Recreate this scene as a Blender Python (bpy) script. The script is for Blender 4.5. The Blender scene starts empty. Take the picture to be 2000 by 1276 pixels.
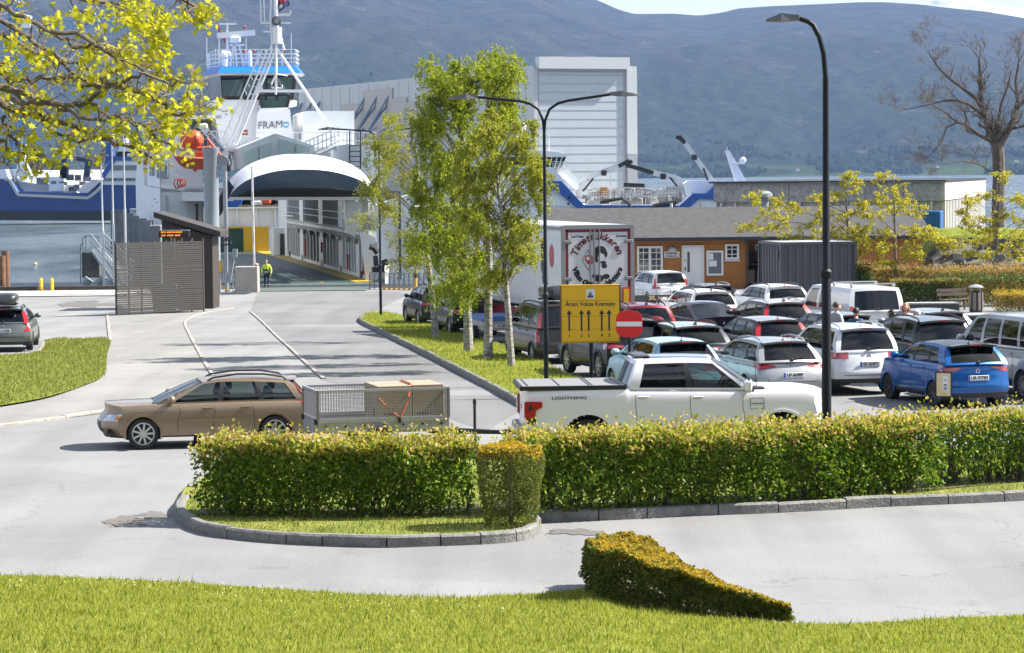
import bpy, bmesh, math, random
import numpy as np
from mathutils import Vector, Matrix, Quaternion
SC = bpy.context.scene
COL = SC.collection
R = math.radians
rnd = random.Random(7)
# ------------------------------------------------------------------ camera
FPX, CX, CY, HOR, CAMH, ROLL = 5300.0, 1000.0, 638.0, 340.0, 5.45, R(0.55)
PITCH = math.atan((CY - HOR) / FPX)
cam_d = bpy.data.cameras.new('camera'); cam = bpy.data.objects.new('camera', cam_d); COL.objects.link(cam)
cam_d.sensor_width = 36.0; cam_d.lens = 36.0 * FPX / 2000.0
cam_d.clip_start = 0.5; cam_d.clip_end = 40000.0
fwd = Vector((0, math.cos(PITCH), -math.sin(PITCH))); up0 = Vector((0, math.sin(PITCH), math.cos(PITCH))); rt0 = Vector((1, 0, 0))
rt = rt0 * math.cos(ROLL) - up0 * math.sin(ROLL); upv = up0 * math.cos(ROLL) + rt0 * math.sin(ROLL)
CAMP = Vector((0, 0, CAMH))
cam.matrix_world = Matrix((( rt.x, upv.x, -fwd.x, CAMP.x), (rt.y, upv.y, -fwd.y, CAMP.y), (rt.z, upv.z, -fwd.z, CAMP.z), (0, 0, 0, 1)))
SC.camera = cam
# ------------------------------------------------------------------ sky, sun, exposure
SUN_AZ, SUN_EL = R(79), R(45)          # azimuth clockwise from +Y (straight ahead)
w = bpy.data.worlds.new('World'); SC.world = w; w.use_nodes = True
nt = w.node_tree; nt.nodes.clear()
def nd(t, typ, **kw):
 n = t.nodes.new(typ)
 for k, v in kw.items(): setattr(n, k, v)
 return n
sky = nd(nt, 'ShaderNodeTexSky', sky_type='NISHITA', sun_disc=False, sun_elevation=SUN_EL, sun_rotation=SUN_AZ, altitude=20, air_density=1.0, dust_density=1.2, ozone_density=1.0)
geo = nd(nt, 'ShaderNodeTexCoord'); sep = nd(nt, 'ShaderNodeSeparateXYZ'); nt.links.new(geo.outputs['Generated'], sep.inputs[0])
zz = nd(nt, 'ShaderNodeMath', operation='ADD'); zz.inputs[1].default_value = 0.16; nt.links.new(sep.outputs['Z'], zz.inputs[0])
zm = nd(nt, 'ShaderNodeMath', operation='MAXIMUM'); zm.inputs[1].default_value = 0.03; nt.links.new(zz.outputs[0], zm.inputs[0])
dv = nd(nt, 'ShaderNodeVectorMath', operation='DIVIDE'); cmb = nd(nt, 'ShaderNodeCombineXYZ')
for i in range(3): nt.links.new(zm.outputs[0], cmb.inputs[i])
nt.links.new(geo.outputs['Generated'], dv.inputs[0]); nt.links.new(cmb.outputs[0], dv.inputs[1])
cl = nd(nt, 'ShaderNodeTexNoise'); cl.inputs['Scale'].default_value = 1.5; cl.inputs['Detail'].default_value = 7; cl.inputs['Roughness'].default_value = 0.58
nt.links.new(dv.outputs[0], cl.inputs['Vector'])
cr = nd(nt, 'ShaderNodeValToRGB'); cr.color_ramp.elements[0].position = 0.44; cr.color_ramp.elements[1].position = 0.62
nt.links.new(cl.outputs['Fac'], cr.inputs[0])
hz = nd(nt, 'ShaderNodeMapRange'); hz.inputs['From Min'].default_value = 0.02; hz.inputs['From Max'].default_value = 0.22; hz.inputs['To Min'].default_value = 0.85; hz.inputs['To Max'].default_value = 0.0
nt.links.new(sep.outputs['Z'], hz.inputs['Value'])
mx0 = nd(nt, 'ShaderNodeMath', operation='MAXIMUM'); nt.links.new(cr.outputs[0], mx0.inputs[0]); nt.links.new(hz.outputs[0], mx0.inputs[1])
mx = nd(nt, 'ShaderNodeMix', data_type='RGBA'); nt.links.new(mx0.outputs[0], mx.inputs['Factor']); nt.links.new(sky.outputs[0], mx.inputs['A'])
mx.inputs['B'].default_value = (8.2, 8.6, 9.2, 1)
bg = nd(nt, 'ShaderNodeBackground'); bg.inputs['Strength'].default_value = 0.062
out = nd(nt, 'ShaderNodeOutputWorld'); nt.links.new(mx.outputs['Result'], bg.inputs['Color']); nt.links.new(bg.outputs[0], out.inputs['Surface'])
sd = bpy.data.lights.new('sun', 'SUN'); sd.energy = 5.0; sd.angle = R(0.53); sd.color = (1.0, 0.95, 0.86)
sun = bpy.data.objects.new('sun', sd); COL.objects.link(sun)
sdir = Vector((math.sin(SUN_AZ) * math.cos(SUN_EL), math.cos(SUN_AZ) * math.cos(SUN_EL), math.sin(SUN_EL)))
sun.rotation_euler = sdir.to_track_quat('Z', 'Y').to_euler()
SC.view_settings.view_transform = 'Standard'; SC.view_settings.look = 'None'; SC.view_settings.exposure = 1.4; SC.view_settings.gamma = 1.0
SC.view_settings.use_curve_mapping = False
SC.render.engine = 'CYCLES'
cy = SC.cycles; cy.max_bounces = 7; cy.diffuse_bounces = 2; cy.glossy_bounces = 3; cy.transmission_bounces = 4; cy.transparent_max_bounces = 14; cy.volume_bounces = 0
cy.sample_clamp_indirect = 6.0; cy.caustics_reflective = False; cy.caustics_refractive = False
cy.use_denoising = True
try: cy.denoiser = 'OPENIMAGEDENOISE'
except Exception: pass
# ------------------------------------------------------------------ pixel -> place
def ray(x, y):
 return fwd + rt * ((x - CX) / FPX) + upv * ((CY - y) / FPX)
def at(x, y, Y):
 d = ray(x, y); return CAMP + d * (Y / d.y)
def sstep(a, b, x):
 t = min(1, max(0, (x - a) / (b - a))); return t * t * (3 - 2 * t)
_GY = [(0, 0), (68, 0), (90, -.33), (113, -.8), (168, -1.65), (4000, -1.65)]
def pw(tab, x):
 if x <= tab[0][0]: return tab[0][1]
 for (a, b), (c, d) in zip(tab, tab[1:]):
  if x <= c: return b + (d - b) * (x - a) / (c - a)
 return tab[-1][1]
def g(X, Y):
 return pw(_GY, Y) * (1 - 0.55 * sstep(2, 13, X))
def gnd(x, y, dz=0.0):
 Y = 60.0
 d = ray(x, y)
 lo, hi = 3.0, 400.0
 for _ in range(50):
  m = (lo + hi) / 2; p = CAMP + d * (m / d.y)
  if p.z > g(p.x, p.y) + dz: lo = m
  else: hi = m
 return CAMP + d * (lo / d.y)
def under(x, y, H):
 "ground point under a point H above ground seen at pixel x, y"
 p = gnd(x, y, H); p.z = g(p.x, p.y); return p
SEA = -3.9
def seap(x, y):
 d = ray(x, y); return CAMP + d * ((SEA - CAMH) / d.z)
# ------------------------------------------------------------------ mesh building
def V(*a): return Vector(a)
class MB:
 def __init__(s): s.v = []; s.f = []; s.mi = []
 def add(s, vs, fs, m=0):
  n = len(s.v); s.v += [tuple(v) for v in vs]; s.f += [tuple(i + n for i in f) for f in fs]; s.mi += [m] * len(fs); return s
 def hexa(s, p, m=0):   # p: 4 bottom ccw, 4 top
  return s.add(p, [(3, 2, 1, 0), (4, 5, 6, 7), (0, 1, 5, 4), (1, 2, 6, 5), (2, 3, 7, 6), (3, 0, 4, 7)], m)
 def box(s, c, d, rz=0.0, m=0, ch=0.0):
  cx, cy_, cz = c; hx, hy, hz_ = d[0] / 2, d[1] / 2, d[2] / 2
  ca, sa = math.cos(rz), math.sin(rz)
  def T(x, y, z): return (cx + x * ca - y * sa, cy_ + x * sa + y * ca, cz + z)
  if ch <= 0:
   return s.hexa([T(-hx, -hy, -hz_), T(hx, -hy, -hz_), T(hx, hy, -hz_), T(-hx, hy, -hz_), T(-hx, -hy, hz_), T(hx, -hy, hz_), T(hx, hy, hz_), T(-hx, hy, hz_)], m)
  ch = min(ch, hx * .9, hy * .9, hz_ * .9)
  rings = []
  for z, i in ((-hz_, ch), (-hz_ + ch, 0), (hz_ - ch, 0), (hz_, ch)):
   a, b = hx - i, hy - i; c_ = ch
   rings.append([T(-a + c_, -b, z), T(a - c_, -b, z), T(a, -b + c_, z), T(a, b - c_, z), T(a - c_, b, z), T(-a + c_, b, z), T(-a, b - c_, z), T(-a, -b + c_, z)])
  vs = sum(rings, []); fs = [tuple(range(7, -1, -1)), tuple(range(24, 32))]
  for k in range(3):
   for j in range(8): fs.append((k * 8 + j, k * 8 + (j + 1) % 8, k * 8 + 8 + (j + 1) % 8, k * 8 + 8 + j))
  return s.add(vs, fs, m)
 def bar(s, p, q, w_, h=None, m=0, upd=(0, 0, 1)):
  p, q = Vector(p), Vector(q); h = w_ if h is None else h
  d = (q - p); 
  if d.length < 1e-6: return s
  d.normalize(); u = Vector(upd)
  a = d.cross(u)
  if a.length < 1e-3: a = d.cross(Vector((1, 0, 0)))
  a.normalize(); b = a.cross(d).normalized(); a = a * (w_ / 2); b = b * (h / 2)
  return s.hexa([p - a - b, p + a - b, q + a - b, q - a - b, p - a + b, p + a + b, q + a + b, q - a + b], m)
 def tube(s, pts, r, n=8, m=0, caps=True):
  pts = [Vector(p) for p in pts]; N = len(pts)
  rs = r if isinstance(r, (list, tuple)) else [r] * N
  prev = None; rings = []
  for i, p in enumerate(pts):
   t = (pts[min(i + 1, N - 1)] - pts[max(i - 1, 0)])
   if t.length < 1e-9: t = Vector((0, 0, 1))
   t.normalize()
   if prev is None:
    u = Vector((0, 0, 1)) if abs(t.z) < .9 else Vector((1, 0, 0))
    a = t.cross(u).normalized()
   else:
    a = prev - t * prev.dot(t)
    if a.length < 1e-6: a = t.cross(Vector((0, 0, 1)))
    a.normalize()
   prev = a; b = t.cross(a)
   rings.append([p + (a * math.cos(2 * math.pi * k / n) + b * math.sin(2 * math.pi * k / n)) * rs[i] for k in range(n)])
  vs = [v for rg in rings for v in rg]; fs = []
  for i in range(N - 1):
   for k in range(n): fs.append((i * n + k, i * n + (k + 1) % n, (i + 1) * n + (k + 1) % n, (i + 1) * n + k))
  if caps: fs += [tuple(range(n - 1, -1, -1)), tuple(range((N - 1) * n, N * n))]
  return s.add(vs, fs, m)
 def lathe(s, prof, n=20, c=(0, 0, 0), axis='z', m=0, a0=0, a1=2 * math.pi):
  vs = []; full = abs(a1 - a0 - 2 * math.pi) < 1e-6; K = n if full else n + 1
  for (r, z) in prof:
   for k in range(K):
    t = a0 + (a1 - a0) * k / n; x, y = r * math.cos(t), r * math.sin(t)
    p = {'z': (x, y, z), 'y': (x, z, y), 'x': (z, x, y)}[axis]
    vs.append((p[0] + c[0], p[1] + c[1], p[2] + c[2]))
  fs = []
  for i in range(len(prof) - 1):
   for k in range(n):
    k2 = (k + 1) % K
    f = (i * K + k, i * K + k2, (i + 1) * K + k2, (i + 1) * K + k)
    fs.append(f if axis != 'y' else f[::-1])
  return s.add(vs, fs, m)
 def grid(s, P, m=0, flip=False):
  a, b = len(P), len(P[0]); vs = [p for row in P for p in row]; fs = []
  for i in range(a - 1):
   for j in range(b - 1):
    f = (i * b + j, i * b + j + 1, (i + 1) * b + j + 1, (i + 1) * b + j)
    fs.append(f[::-1] if flip else f)
  return s.add(vs, fs, m)
 def slab(s, poly, d, m=0):
  "solid: polygon of 3-D points pushed along vector d"
  n = len(poly); d = Vector(d); A = [Vector(p) for p in poly]; B = [p + d for p in A]
  fs = [tuple(range(n)), tuple(range(2 * n - 1, n - 1, -1))] + [(i, i + n, (i + 1) % n + n, (i + 1) % n) for i in range(n)]
  return s.add(A + B, fs, m)
 def ell(s, c, r, nu=12, nv=8, m=0):
  P = []
  for i in range(nv + 1):
   t = math.pi * i / nv
   P.append([(c[0] + r[0] * math.sin(t) * math.cos(2 * math.pi * k / nu), c[1] + r[1] * math.sin(t) * math.sin(2 * math.pi * k / nu), c[2] + r[2] * math.cos(t)) for k in range(nu + 1)])
  return s.grid(P, m, flip=True)
 def build(s, name, mat, parent=None, smooth=False, sharp=38):
  return mesh_obj(name, s.v, s.f, mat, parent, smooth, sharp, s.mi)
def mesh_obj(name, vs, fs, mat, parent=None, smooth=False, sharp=38, mi=None):
 me = bpy.data.meshes.new(name); me.from_pydata(vs, [], fs)
 mats = mat if isinstance(mat, (list, tuple)) else [mat]
 for m in mats: me.materials.append(m)
 if mi and len(mats) > 1: me.polygons.foreach_set('material_index', mi)
 if smooth:
  me.polygons.foreach_set('use_smooth', [True] * len(me.polygons))
  try: me.set_sharp_from_angle(angle=R(sharp))
  except Exception: pass
 me.update()
 o = bpy.data.objects.new(name, me); COL.objects.link(o)
 if parent: o.parent = parent
 return o
def np_obj(name, verts, nper, mat, parent=None, smooth=False):
 "many separate n-gons: verts (N*nper, 3)"
 verts = np.ascontiguousarray(verts, dtype=np.float32); nv = len(verts); nf = nv // nper
 me = bpy.data.meshes.new(name); me.vertices.add(nv); me.vertices.foreach_set('co', verts.ravel())
 me.loops.add(nv); me.loops.foreach_set('vertex_index', np.arange(nv, dtype=np.int32))
 me.polygons.add(nf); me.polygons.foreach_set('loop_start', np.arange(0, nv, nper, dtype=np.int32))
 try: me.polygons.foreach_set('loop_total', np.full(nf, nper, dtype=np.int32))
 except Exception: pass
 me.materials.append(mat); me.update(calc_edges=True)
 o = bpy.data.objects.new(name, me); COL.objects.link(o)
 if parent: o.parent = parent
 return o
def thing(name, label, cat, loc=(0, 0, 0), rz=0.0, group=None):
 o = bpy.data.objects.new(name, None); COL.objects.link(o); o.empty_display_size = .3
 o.location = loc; o.rotation_euler = (0, 0, rz); return tag(o, label, cat, group)
def tag(o, label, cat, group=None, kind=None):
 o['label'] = label; o['category'] = cat
 if group: o['group'] = group
 if kind: o['kind'] = kind
 return o
def struct(o, kind='structure'):
 o['kind'] = kind; return o
def copy_tree(root, loc, rz, label, group=None):
 r = root.copy(); COL.objects.link(r); r.location = loc; r.rotation_euler = (0, 0, rz); r['label'] = label
 if group: r['group'] = group
 for ch in list(root.children):
  c = ch.copy(); COL.objects.link(c); c.parent = r
  for q in list(ch.children):
   d = q.copy(); COL.objects.link(d); d.parent = c
 return r
def text_mb(body, size, ctr=True, squash=1.0, bold=0.0, shear=0.0):
 cu = bpy.data.curves.new('lettering', 'FONT'); cu.body = body; cu.size = size; cu.resolution_u = 2; cu.offset = bold; cu.shear = shear
 cu.align_x = 'CENTER' if ctr else 'LEFT'; cu.align_y = 'CENTER'
 o = bpy.data.objects.new('lettering', cu); COL.objects.link(o)
 dg = bpy.context.evaluated_depsgraph_get(); me = bpy.data.meshes.new_from_object(o.evaluated_get(dg))
 vs = [(v.co.x * squash, v.co.y) for v in me.vertices]; lim = size * (len(body) + 2); fs = [tuple(p.vertices) for p in me.polygons if all(abs(c) < lim for i in p.vertices for c in vs[i])]; vs = [(a, b_) if max(abs(a), abs(b_)) < lim else (0, 0) for a, b_ in vs]
 bpy.data.objects.remove(o); bpy.data.curves.remove(cu); bpy.data.meshes.remove(me)
 return vs, fs
def put_text(mb, body, size, o, ux, uy, m=0, **kw):
 "lettering laid on the plane o + a*ux + b*uy"
 vs, fs = text_mb(body, size, **kw); o = Vector(o); ux = Vector(ux); uy = Vector(uy)
 mb.add([o + ux * a + uy * b for a, b in vs], fs, m)
# ------------------------------------------------------------------ materials
MATS = {}
def mat(name, c, rough=.6, metal=0.0, var=0.0, vscale=6.0, bump=0.0, bscale=40.0, coat=0.0, spec=.5, emit=None, es=1.0, detail=5, c2=None, stretch=None):
 if name in MATS: return MATS[name]
 m = bpy.data.materials.new(name); m.use_nodes = True; t = m.node_tree; b = t.nodes['Principled BSDF']
 b.inputs['Base Color'].default_value = (*c, 1); b.inputs['Roughness'].default_value = rough; b.inputs['Metallic'].default_value = metal
 b.inputs['Coat Weight'].default_value = coat; b.inputs['Coat Roughness'].default_value = .06; b.inputs['Specular IOR Level'].default_value = spec
 if emit: b.inputs['Emission Color'].default_value = (*emit, 1); b.inputs['Emission Strength'].default_value = es
 if var > 0 or bump > 0 or c2:
  gp = nd(t, 'ShaderNodeNewGeometry'); vec = gp.outputs['Position']
  if stretch:
   mp = nd(t, 'ShaderNodeMapping'); mp.inputs['Scale'].default_value = stretch; t.links.new(vec, mp.inputs[0]); vec = mp.outputs[0]
 if var > 0 or c2:
  n = nd(t, 'ShaderNodeTexNoise'); n.inputs['Scale'].default_value = vscale; n.inputs['Detail'].default_value = detail; n.inputs['Roughness'].default_value = .62
  t.links.new(vec, n.inputs['Vector'])
  rp = nd(t, 'ShaderNodeValToRGB'); rp.color_ramp.elements[0].position = .3; rp.color_ramp.elements[1].position = .7
  lo = c2 if c2 else tuple(x * (1 - var) for x in c); hi = c if c2 else tuple(min(1, x * (1 + var)) for x in c)
  rp.color_ramp.elements[0].color = (*lo, 1); rp.color_ramp.elements[1].color = (*hi, 1)
  t.links.new(n.outputs['Fac'], rp.inputs[0]); t.links.new(rp.outputs[0], b.inputs['Base Color'])
 if bump > 0:
  n2 = nd(t, 'ShaderNodeTexNoise'); n2.inputs['Scale'].default_value = bscale; n2.inputs['Detail'].default_value = 4
  t.links.new(vec, n2.inputs['Vector']); bp = nd(t, 'ShaderNodeBump'); bp.inputs['Strength'].default_value = bump; bp.inputs['Distance'].default_value = .02
  t.links.new(n2.outputs['Fac'], bp.inputs['Height']); t.links.new(bp.outputs[0], b.inputs['Normal'])
 MATS[name] = m; return m
def leaf_mat(name, cols, trans=.45, rough=.5):
 "leaves: each leaf its own tint, light coming through"
 if name in MATS: return MATS[name]
 m = bpy.data.materials.new(name); m.use_nodes = True; t = m.node_tree; b = t.nodes['Principled BSDF']; o = t.nodes['Material Output']
 gp = nd(t, 'ShaderNodeNewGeometry'); rp = nd(t, 'ShaderNodeValToRGB'); e = rp.color_ramp.elements
 e[0].position = 0; e[0].color = (*cols[0], 1); e[1].position = 1; e[1].color = (*cols[-1], 1)
 for i, c in enumerate(cols[1:-1]): 
  q = e.new((i + 1) / (len(cols) - 1)); q.color = (*c, 1)
 t.links.new(gp.outputs['Random Per Island'], rp.inputs[0]); t.links.new(rp.outputs[0], b.inputs['Base Color'])
 b.inputs['Roughness'].default_value = rough; b.inputs['Specular IOR Level'].default_value = .15
 tr = nd(t, 'ShaderNodeBsdfTranslucent'); hs = nd(t, 'ShaderNodeHueSaturation'); hs.inputs['Saturation'].default_value = 1.0; hs.inputs['Value'].default_value = 1.45; hs.inputs['Hue'].default_value = .504
 t.links.new(rp.outputs[0], hs.inputs['Color']); t.links.new(hs.outputs[0], tr.inputs['Color'])
 mxs = nd(t, 'ShaderNodeMixShader'); mxs.inputs[0].default_value = trans
 t.links.new(b.outputs[0], mxs.inputs[1]); t.links.new(tr.outputs[0], mxs.inputs[2]); t.links.new(mxs.outputs[0], o.inputs['Surface'])
 MATS[name] = m; return m
def glass_mat(name, tint, refl=.9):
 if name in MATS: return MATS[name]
 m = bpy.data.materials.new(name); m.use_nodes = True; t = m.node_tree; t.nodes.remove(t.nodes['Principled BSDF']); o = t.nodes['Material Output']
 tr = nd(t, 'ShaderNodeBsdfTransparent'); tr.inputs['Color'].default_value = (*tint, 1)
 gl = nd(t, 'ShaderNodeBsdfGlossy'); gl.inputs['Roughness'].default_value = .02; gl.inputs['Color'].default_value = (refl, refl, refl, 1)
 lw = nd(t, 'ShaderNodeFresnel'); lw.inputs['IOR'].default_value = 1.6
 ms = nd(t, 'ShaderNodeMixShader'); t.links.new(lw.outputs[0], ms.inputs[0]); t.links.new(tr.outputs[0], ms.inputs[1]); t.links.new(gl.outputs[0], ms.inputs[2])
 t.links.new(ms.outputs[0], o.inputs['Surface']); MATS[name] = m; return m
def asphalt(name, c, stain, rough=.9, crack=True):
 if name in MATS: return MATS[name]
 m = bpy.data.materials.new(name); m.use_nodes = True; t = m.node_tree; b = t.nodes['Principled BSDF']; L = t.links.new
 gp = nd(t, 'ShaderNodeNewGeometry')
 def noise(sc, det, ro=.6):
  n = nd(t, 'ShaderNodeTexNoise'); n.inputs['Scale'].default_value = sc; n.inputs['Detail'].default_value = det; n.inputs['Roughness'].default_value = ro; L(gp.outputs['Position'], n.inputs['Vector']); return n
 def ramp(src, p0, p1, c0, c1):
  r_ = nd(t, 'ShaderNodeValToRGB'); r_.color_ramp.elements[0].position = p0; r_.color_ramp.elements[1].position = p1
  r_.color_ramp.elements[0].color = (*c0, 1); r_.color_ramp.elements[1].color = (*c1, 1); L(src, r_.inputs[0]); return r_
 def mul(a, b_):
  q = nd(t, 'ShaderNodeMix', data_type='RGBA', blend_type='MULTIPLY'); q.inputs['Factor'].default_value = 1; L(a, q.inputs['A']); L(b_, q.inputs['B']); return q.outputs['Result']
 base = ramp(noise(.22, 6).outputs['Fac'], .3, .7, tuple(x * .84 for x in c), tuple(x * 1.1 for x in c))
 grain = ramp(noise(24, 4, .8).outputs['Fac'], .3, .7, (.72, .72, .72), (1.2, 1.2, 1.2))
 st = ramp(noise(.75, 7, .7).outputs['Fac'], .3, .4, stain, (1, 1, 1))
 mp = nd(t, 'ShaderNodeMapping'); mp.inputs['Rotation'].default_value = (0, 0, -.25); mp.inputs['Scale'].default_value = (.9, .05, 1); L(gp.outputs['Position'], mp.inputs[0]); tn = nd(t, 'ShaderNodeTexNoise'); tn.inputs['Scale'].default_value = 1; tn.inputs['Detail'].default_value = 5; L(mp.outputs[0], tn.inputs['Vector']); tk = ramp(tn.outputs['Fac'], .34, .6, (.88, .88, .885), (1.04, 1.04, 1.04))
 vp = nd(t, 'ShaderNodeTexVoronoi'); vp.inputs['Scale'].default_value = .11; L(gp.outputs['Position'], vp.inputs['Vector']); pt = ramp(vp.outputs['Color'], 0, 1, (.9, .9, .9), (1.06, 1.06, 1.05))
 sm_ = ramp(noise(6, 4, .8).outputs['Fac'], .22, .34, (.62, .6, .58), (1, 1, 1))
 col = mul(mul(mul(base.outputs[0], grain.outputs[0]), mul(st.outputs[0], tk.outputs[0])), mul(pt.outputs[0], sm_.outputs[0]))
 if crack:
  vo = nd(t, 'ShaderNodeTexVoronoi', feature='DISTANCE_TO_EDGE'); vo.inputs['Scale'].default_value = .16
  wn = noise(.8, 4); ad = nd(t, 'ShaderNodeMix', data_type='VECTOR'); ad.inputs['Factor'].default_value = .12
  L(gp.outputs['Position'], ad.inputs['A']); sc = nd(t, 'ShaderNodeVectorMath', operation='SCALE'); sc.inputs['Scale'].default_value = 14; L(wn.outputs['Color'], sc.inputs[0]); L(sc.outputs[0], ad.inputs['B'])
  L(ad.outputs['Result'], vo.inputs['Vector'])
  ck = ramp(vo.outputs['Distance'], .001, .003, (.72, .72, .72), (1, 1, 1)); col = mul(col, ck.outputs[0])
 L(col, b.inputs['Base Color']); b.inputs['Roughness'].default_value = rough; b.inputs['Specular IOR Level'].default_value = .3
 bp = nd(t, 'ShaderNodeBump'); bp.inputs['Strength'].default_value = .25; bp.inputs['Distance'].default_value = .01; L(noise(70, 3).outputs['Fac'], bp.inputs['Height']); L(bp.outputs[0], b.inputs['Normal'])
 MATS[name] = m; return m
BLACK = mat('black_plastic', (.018, .018, .02), .55)
DARKMETAL = mat('dark_metal', (.02, .026, .034), .42)
STEEL = mat('galvanised_steel', (.42, .44, .46), .45, .6, var=.15, vscale=9)
GREYPAINT = mat('grey_paint', (.27, .30, .33), .5, var=.08, vscale=2)
WHITE = mat('white_paint', (.8, .81, .82), .4, var=.04, vscale=3)
SHIPWHITE = mat('ship_white', (.74, .77, .79), .4, var=.06, vscale=.8)
CONC = mat('concrete', (.36, .35, .33), .85, var=.25, vscale=2.5, bump=.3, bscale=30)
WOODG = mat('weathered_wood', (.048, .045, .042), .85, var=.35, vscale=3, stretch=(1, 1, 14))
BARK = mat('bark', (.13, .105, .085), .9, var=.5, vscale=14, bump=.6, bscale=30)
# ================================================================== SETTING
def area(name, pts, dz, m, step=3.0, zf=None):
 "flat-lying sheet with the outline pts (x, y), following the ground"
 bm = bmesh.new(); vs = [bm.verts.new((p[0], p[1], 0)) for p in pts]; bm.faces.new(vs)
 xs = [p[0] for p in pts]; ys = [p[1] for p in pts]
 for ax, lo, hi in ((0, min(xs), max(xs)), (1, min(ys), max(ys))):
  k = math.ceil(lo / step) * step
  while k < hi:
   co = [0, 0, 0]; no = [0, 0, 0]; co[ax] = k; no[ax] = 1
   bmesh.ops.bisect_plane(bm, geom=bm.verts[:] + bm.edges[:] + bm.faces[:], plane_co=co, plane_no=no); k += step
 bmesh.ops.triangulate(bm, faces=bm.faces[:])
 for v in bm.verts: v.co.z = (zf(v.co.x, v.co.y) if zf else g(v.co.x, v.co.y)) + dz
 for f in bm.faces:
  f.normal_update()
  if f.normal.z < 0: f.normal_flip()
 me = bpy.data.meshes.new(name); bm.to_mesh(me); bm.free(); me.materials.append(m)
 for p in me.polygons: p.use_smooth = True
 o = bpy.data.objects.new(name, me); COL.objects.link(o); return o
def P2(pix, dz=0): return [tuple(gnd(x, y, dz))[:2] for x, y in pix]
def smooth_line(pts, n=8):
 out_ = []
 for i in range(len(pts) - 1):
  p0, p1, p2, p3 = (Vector((*pts[max(0, min(len(pts) - 1, j))][:2], 0)) for j in (i - 1, i, i + 1, i + 2))
  for k in range(n):
   t = k / n; q = .5 * ((2 * p1) + (p2 - p0) * t + (2 * p0 - 5 * p1 + 4 * p2 - p3) * t * t + (3 * p1 - p0 - 3 * p2 + p3) * t ** 3); out_.append((q.x, q.y))
 out_.append(tuple(pts[-1][:2])); return out_
def resample(pts, ds):
 P = [Vector((p[0], p[1], 0)) for p in pts]; out_ = [P[0]]; acc = 0
 for a, b in zip(P, P[1:]):
  L = (b - a).length
  while acc + L >= ds:
   t = (ds - acc) / L; a = a + (b - a) * t; L = (b - a).length; out_.append(a.copy()); acc = 0
  acc += L
 if (out_[-1] - P[-1]).length > ds * .3: out_.append(P[-1])
 return out_
def kerb(name, pts, wd, ht, stone, m, zf=g, gap=.02, ds=.2, side=1, jit=.012, lab=None):
 q = resample(pts, ds); mb = MB(); k = max(2, int(round(stone / ds))); i = 0; rr = random.Random(len(q))
 N = len(q)
 nrm = []
 for j in range(N):
  t = (q[min(N - 1, j + 1)] - q[max(0, j - 1)]).normalized(); nrm.append(Vector((-t.y, t.x, 0)) * side)
 while i < N - 1:
  kk = max(2, int(k * rr.uniform(.7, 1.3))); e = min(N - 1, i + kk); rows = []; dh = rr.uniform(-jit, jit)
  for j in range(i, e + 1):
   p = q[j]
   if j == i and i > 0: p = p + (q[j + 1] - q[j]).normalized() * gap
   z = zf(p.x, p.y); c = min(.03, ht * .25); w_ = wd
   rows.append([p + Vector((0, 0, z - .05)), p + Vector((0, 0, z + ht - c + dh)), p + nrm[j] * c + Vector((0, 0, z + ht + dh)), p + nrm[j] * (w_ - c) + Vector((0, 0, z + ht + dh)), p + nrm[j] * w_ + Vector((0, 0, z + ht - c + dh)), p + nrm[j] * w_ + Vector((0, 0, z - .05))])
  mb.grid(rows, flip=(side > 0)); b0 = len(mb.v) - len(rows) * 6
  mb.f += [tuple(b0 + x for x in range(6)), tuple(len(mb.v) - 6 + x for x in range(5, -1, -1))]; mb.mi += [0, 0]
  i = e
 return struct(mb.build(name, m))
# --- ground, water
M_ASPH = asphalt('asphalt', (.235, .235, .238), (.8, .79, .78))
M_ASPH2 = asphalt('pavement_asphalt', (.25, .245, .235), (.75, .7, .64))
M_ASPH3 = asphalt('fresh_asphalt', (.18, .18, .185), (.9, .9, .9))
rows = []
ys = [2, 20, 36, 45, 55, 62, 68] + list(range(74, 172, 6)) + [171.5]
xs = [-260, -120, -70, -45] + list(range(-36, 42, 3)) + [60, 110, 260]
mb = MB()
mb.grid([[(x, y, g(x, y)) for x in xs] for y in ys], flip=True)
ys2 = [171.5, 180, 200, 230, 262]; xs2 = [x for x in xs if x >= 6]
mb.grid([[(x, y, g(x, y)) for x in xs2] for y in ys2], flip=True)
struct(mb.build('ground', M_ASPH, smooth=True))
mb = MB()
for (a, b) in (((-260, 171.5), (6, 171.5)), ((6, 171.5), (6, 262)), ((6, 262), (260, 262))):
 mb.add([(a[0], a[1], -9), (b[0], b[1], -9), (b[0], b[1], g(*b) - .02), (a[0], a[1], g(*a) - .02)], [(0, 1, 2, 3)])
struct(mb.build('quay_wall', CONC))
wm = bpy.data.materials.new('sea_water'); wm.use_nodes = True; t = wm.node_tree; b = t.nodes['Principled BSDF']
b.inputs['Base Color'].default_value = (.08, .11, .13, 1); b.inputs['Roughness'].default_value = .12; b.inputs['IOR'].default_value = 1.33
gp = nd(t, 'ShaderNodeNewGeometry'); mp = nd(t, 'ShaderNodeMapping'); mp.inputs['Scale'].default_value = (.35, .5, 1); t.links.new(gp.outputs['Position'], mp.inputs[0])
n1 = nd(t, 'ShaderNodeTexNoise'); n1.inputs['Scale'].default_value = .8; n1.inputs['Detail'].default_value = 6; n1.inputs['Roughness'].default_value = .65; t.links.new(mp.outputs[0], n1.inputs['Vector'])
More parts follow.
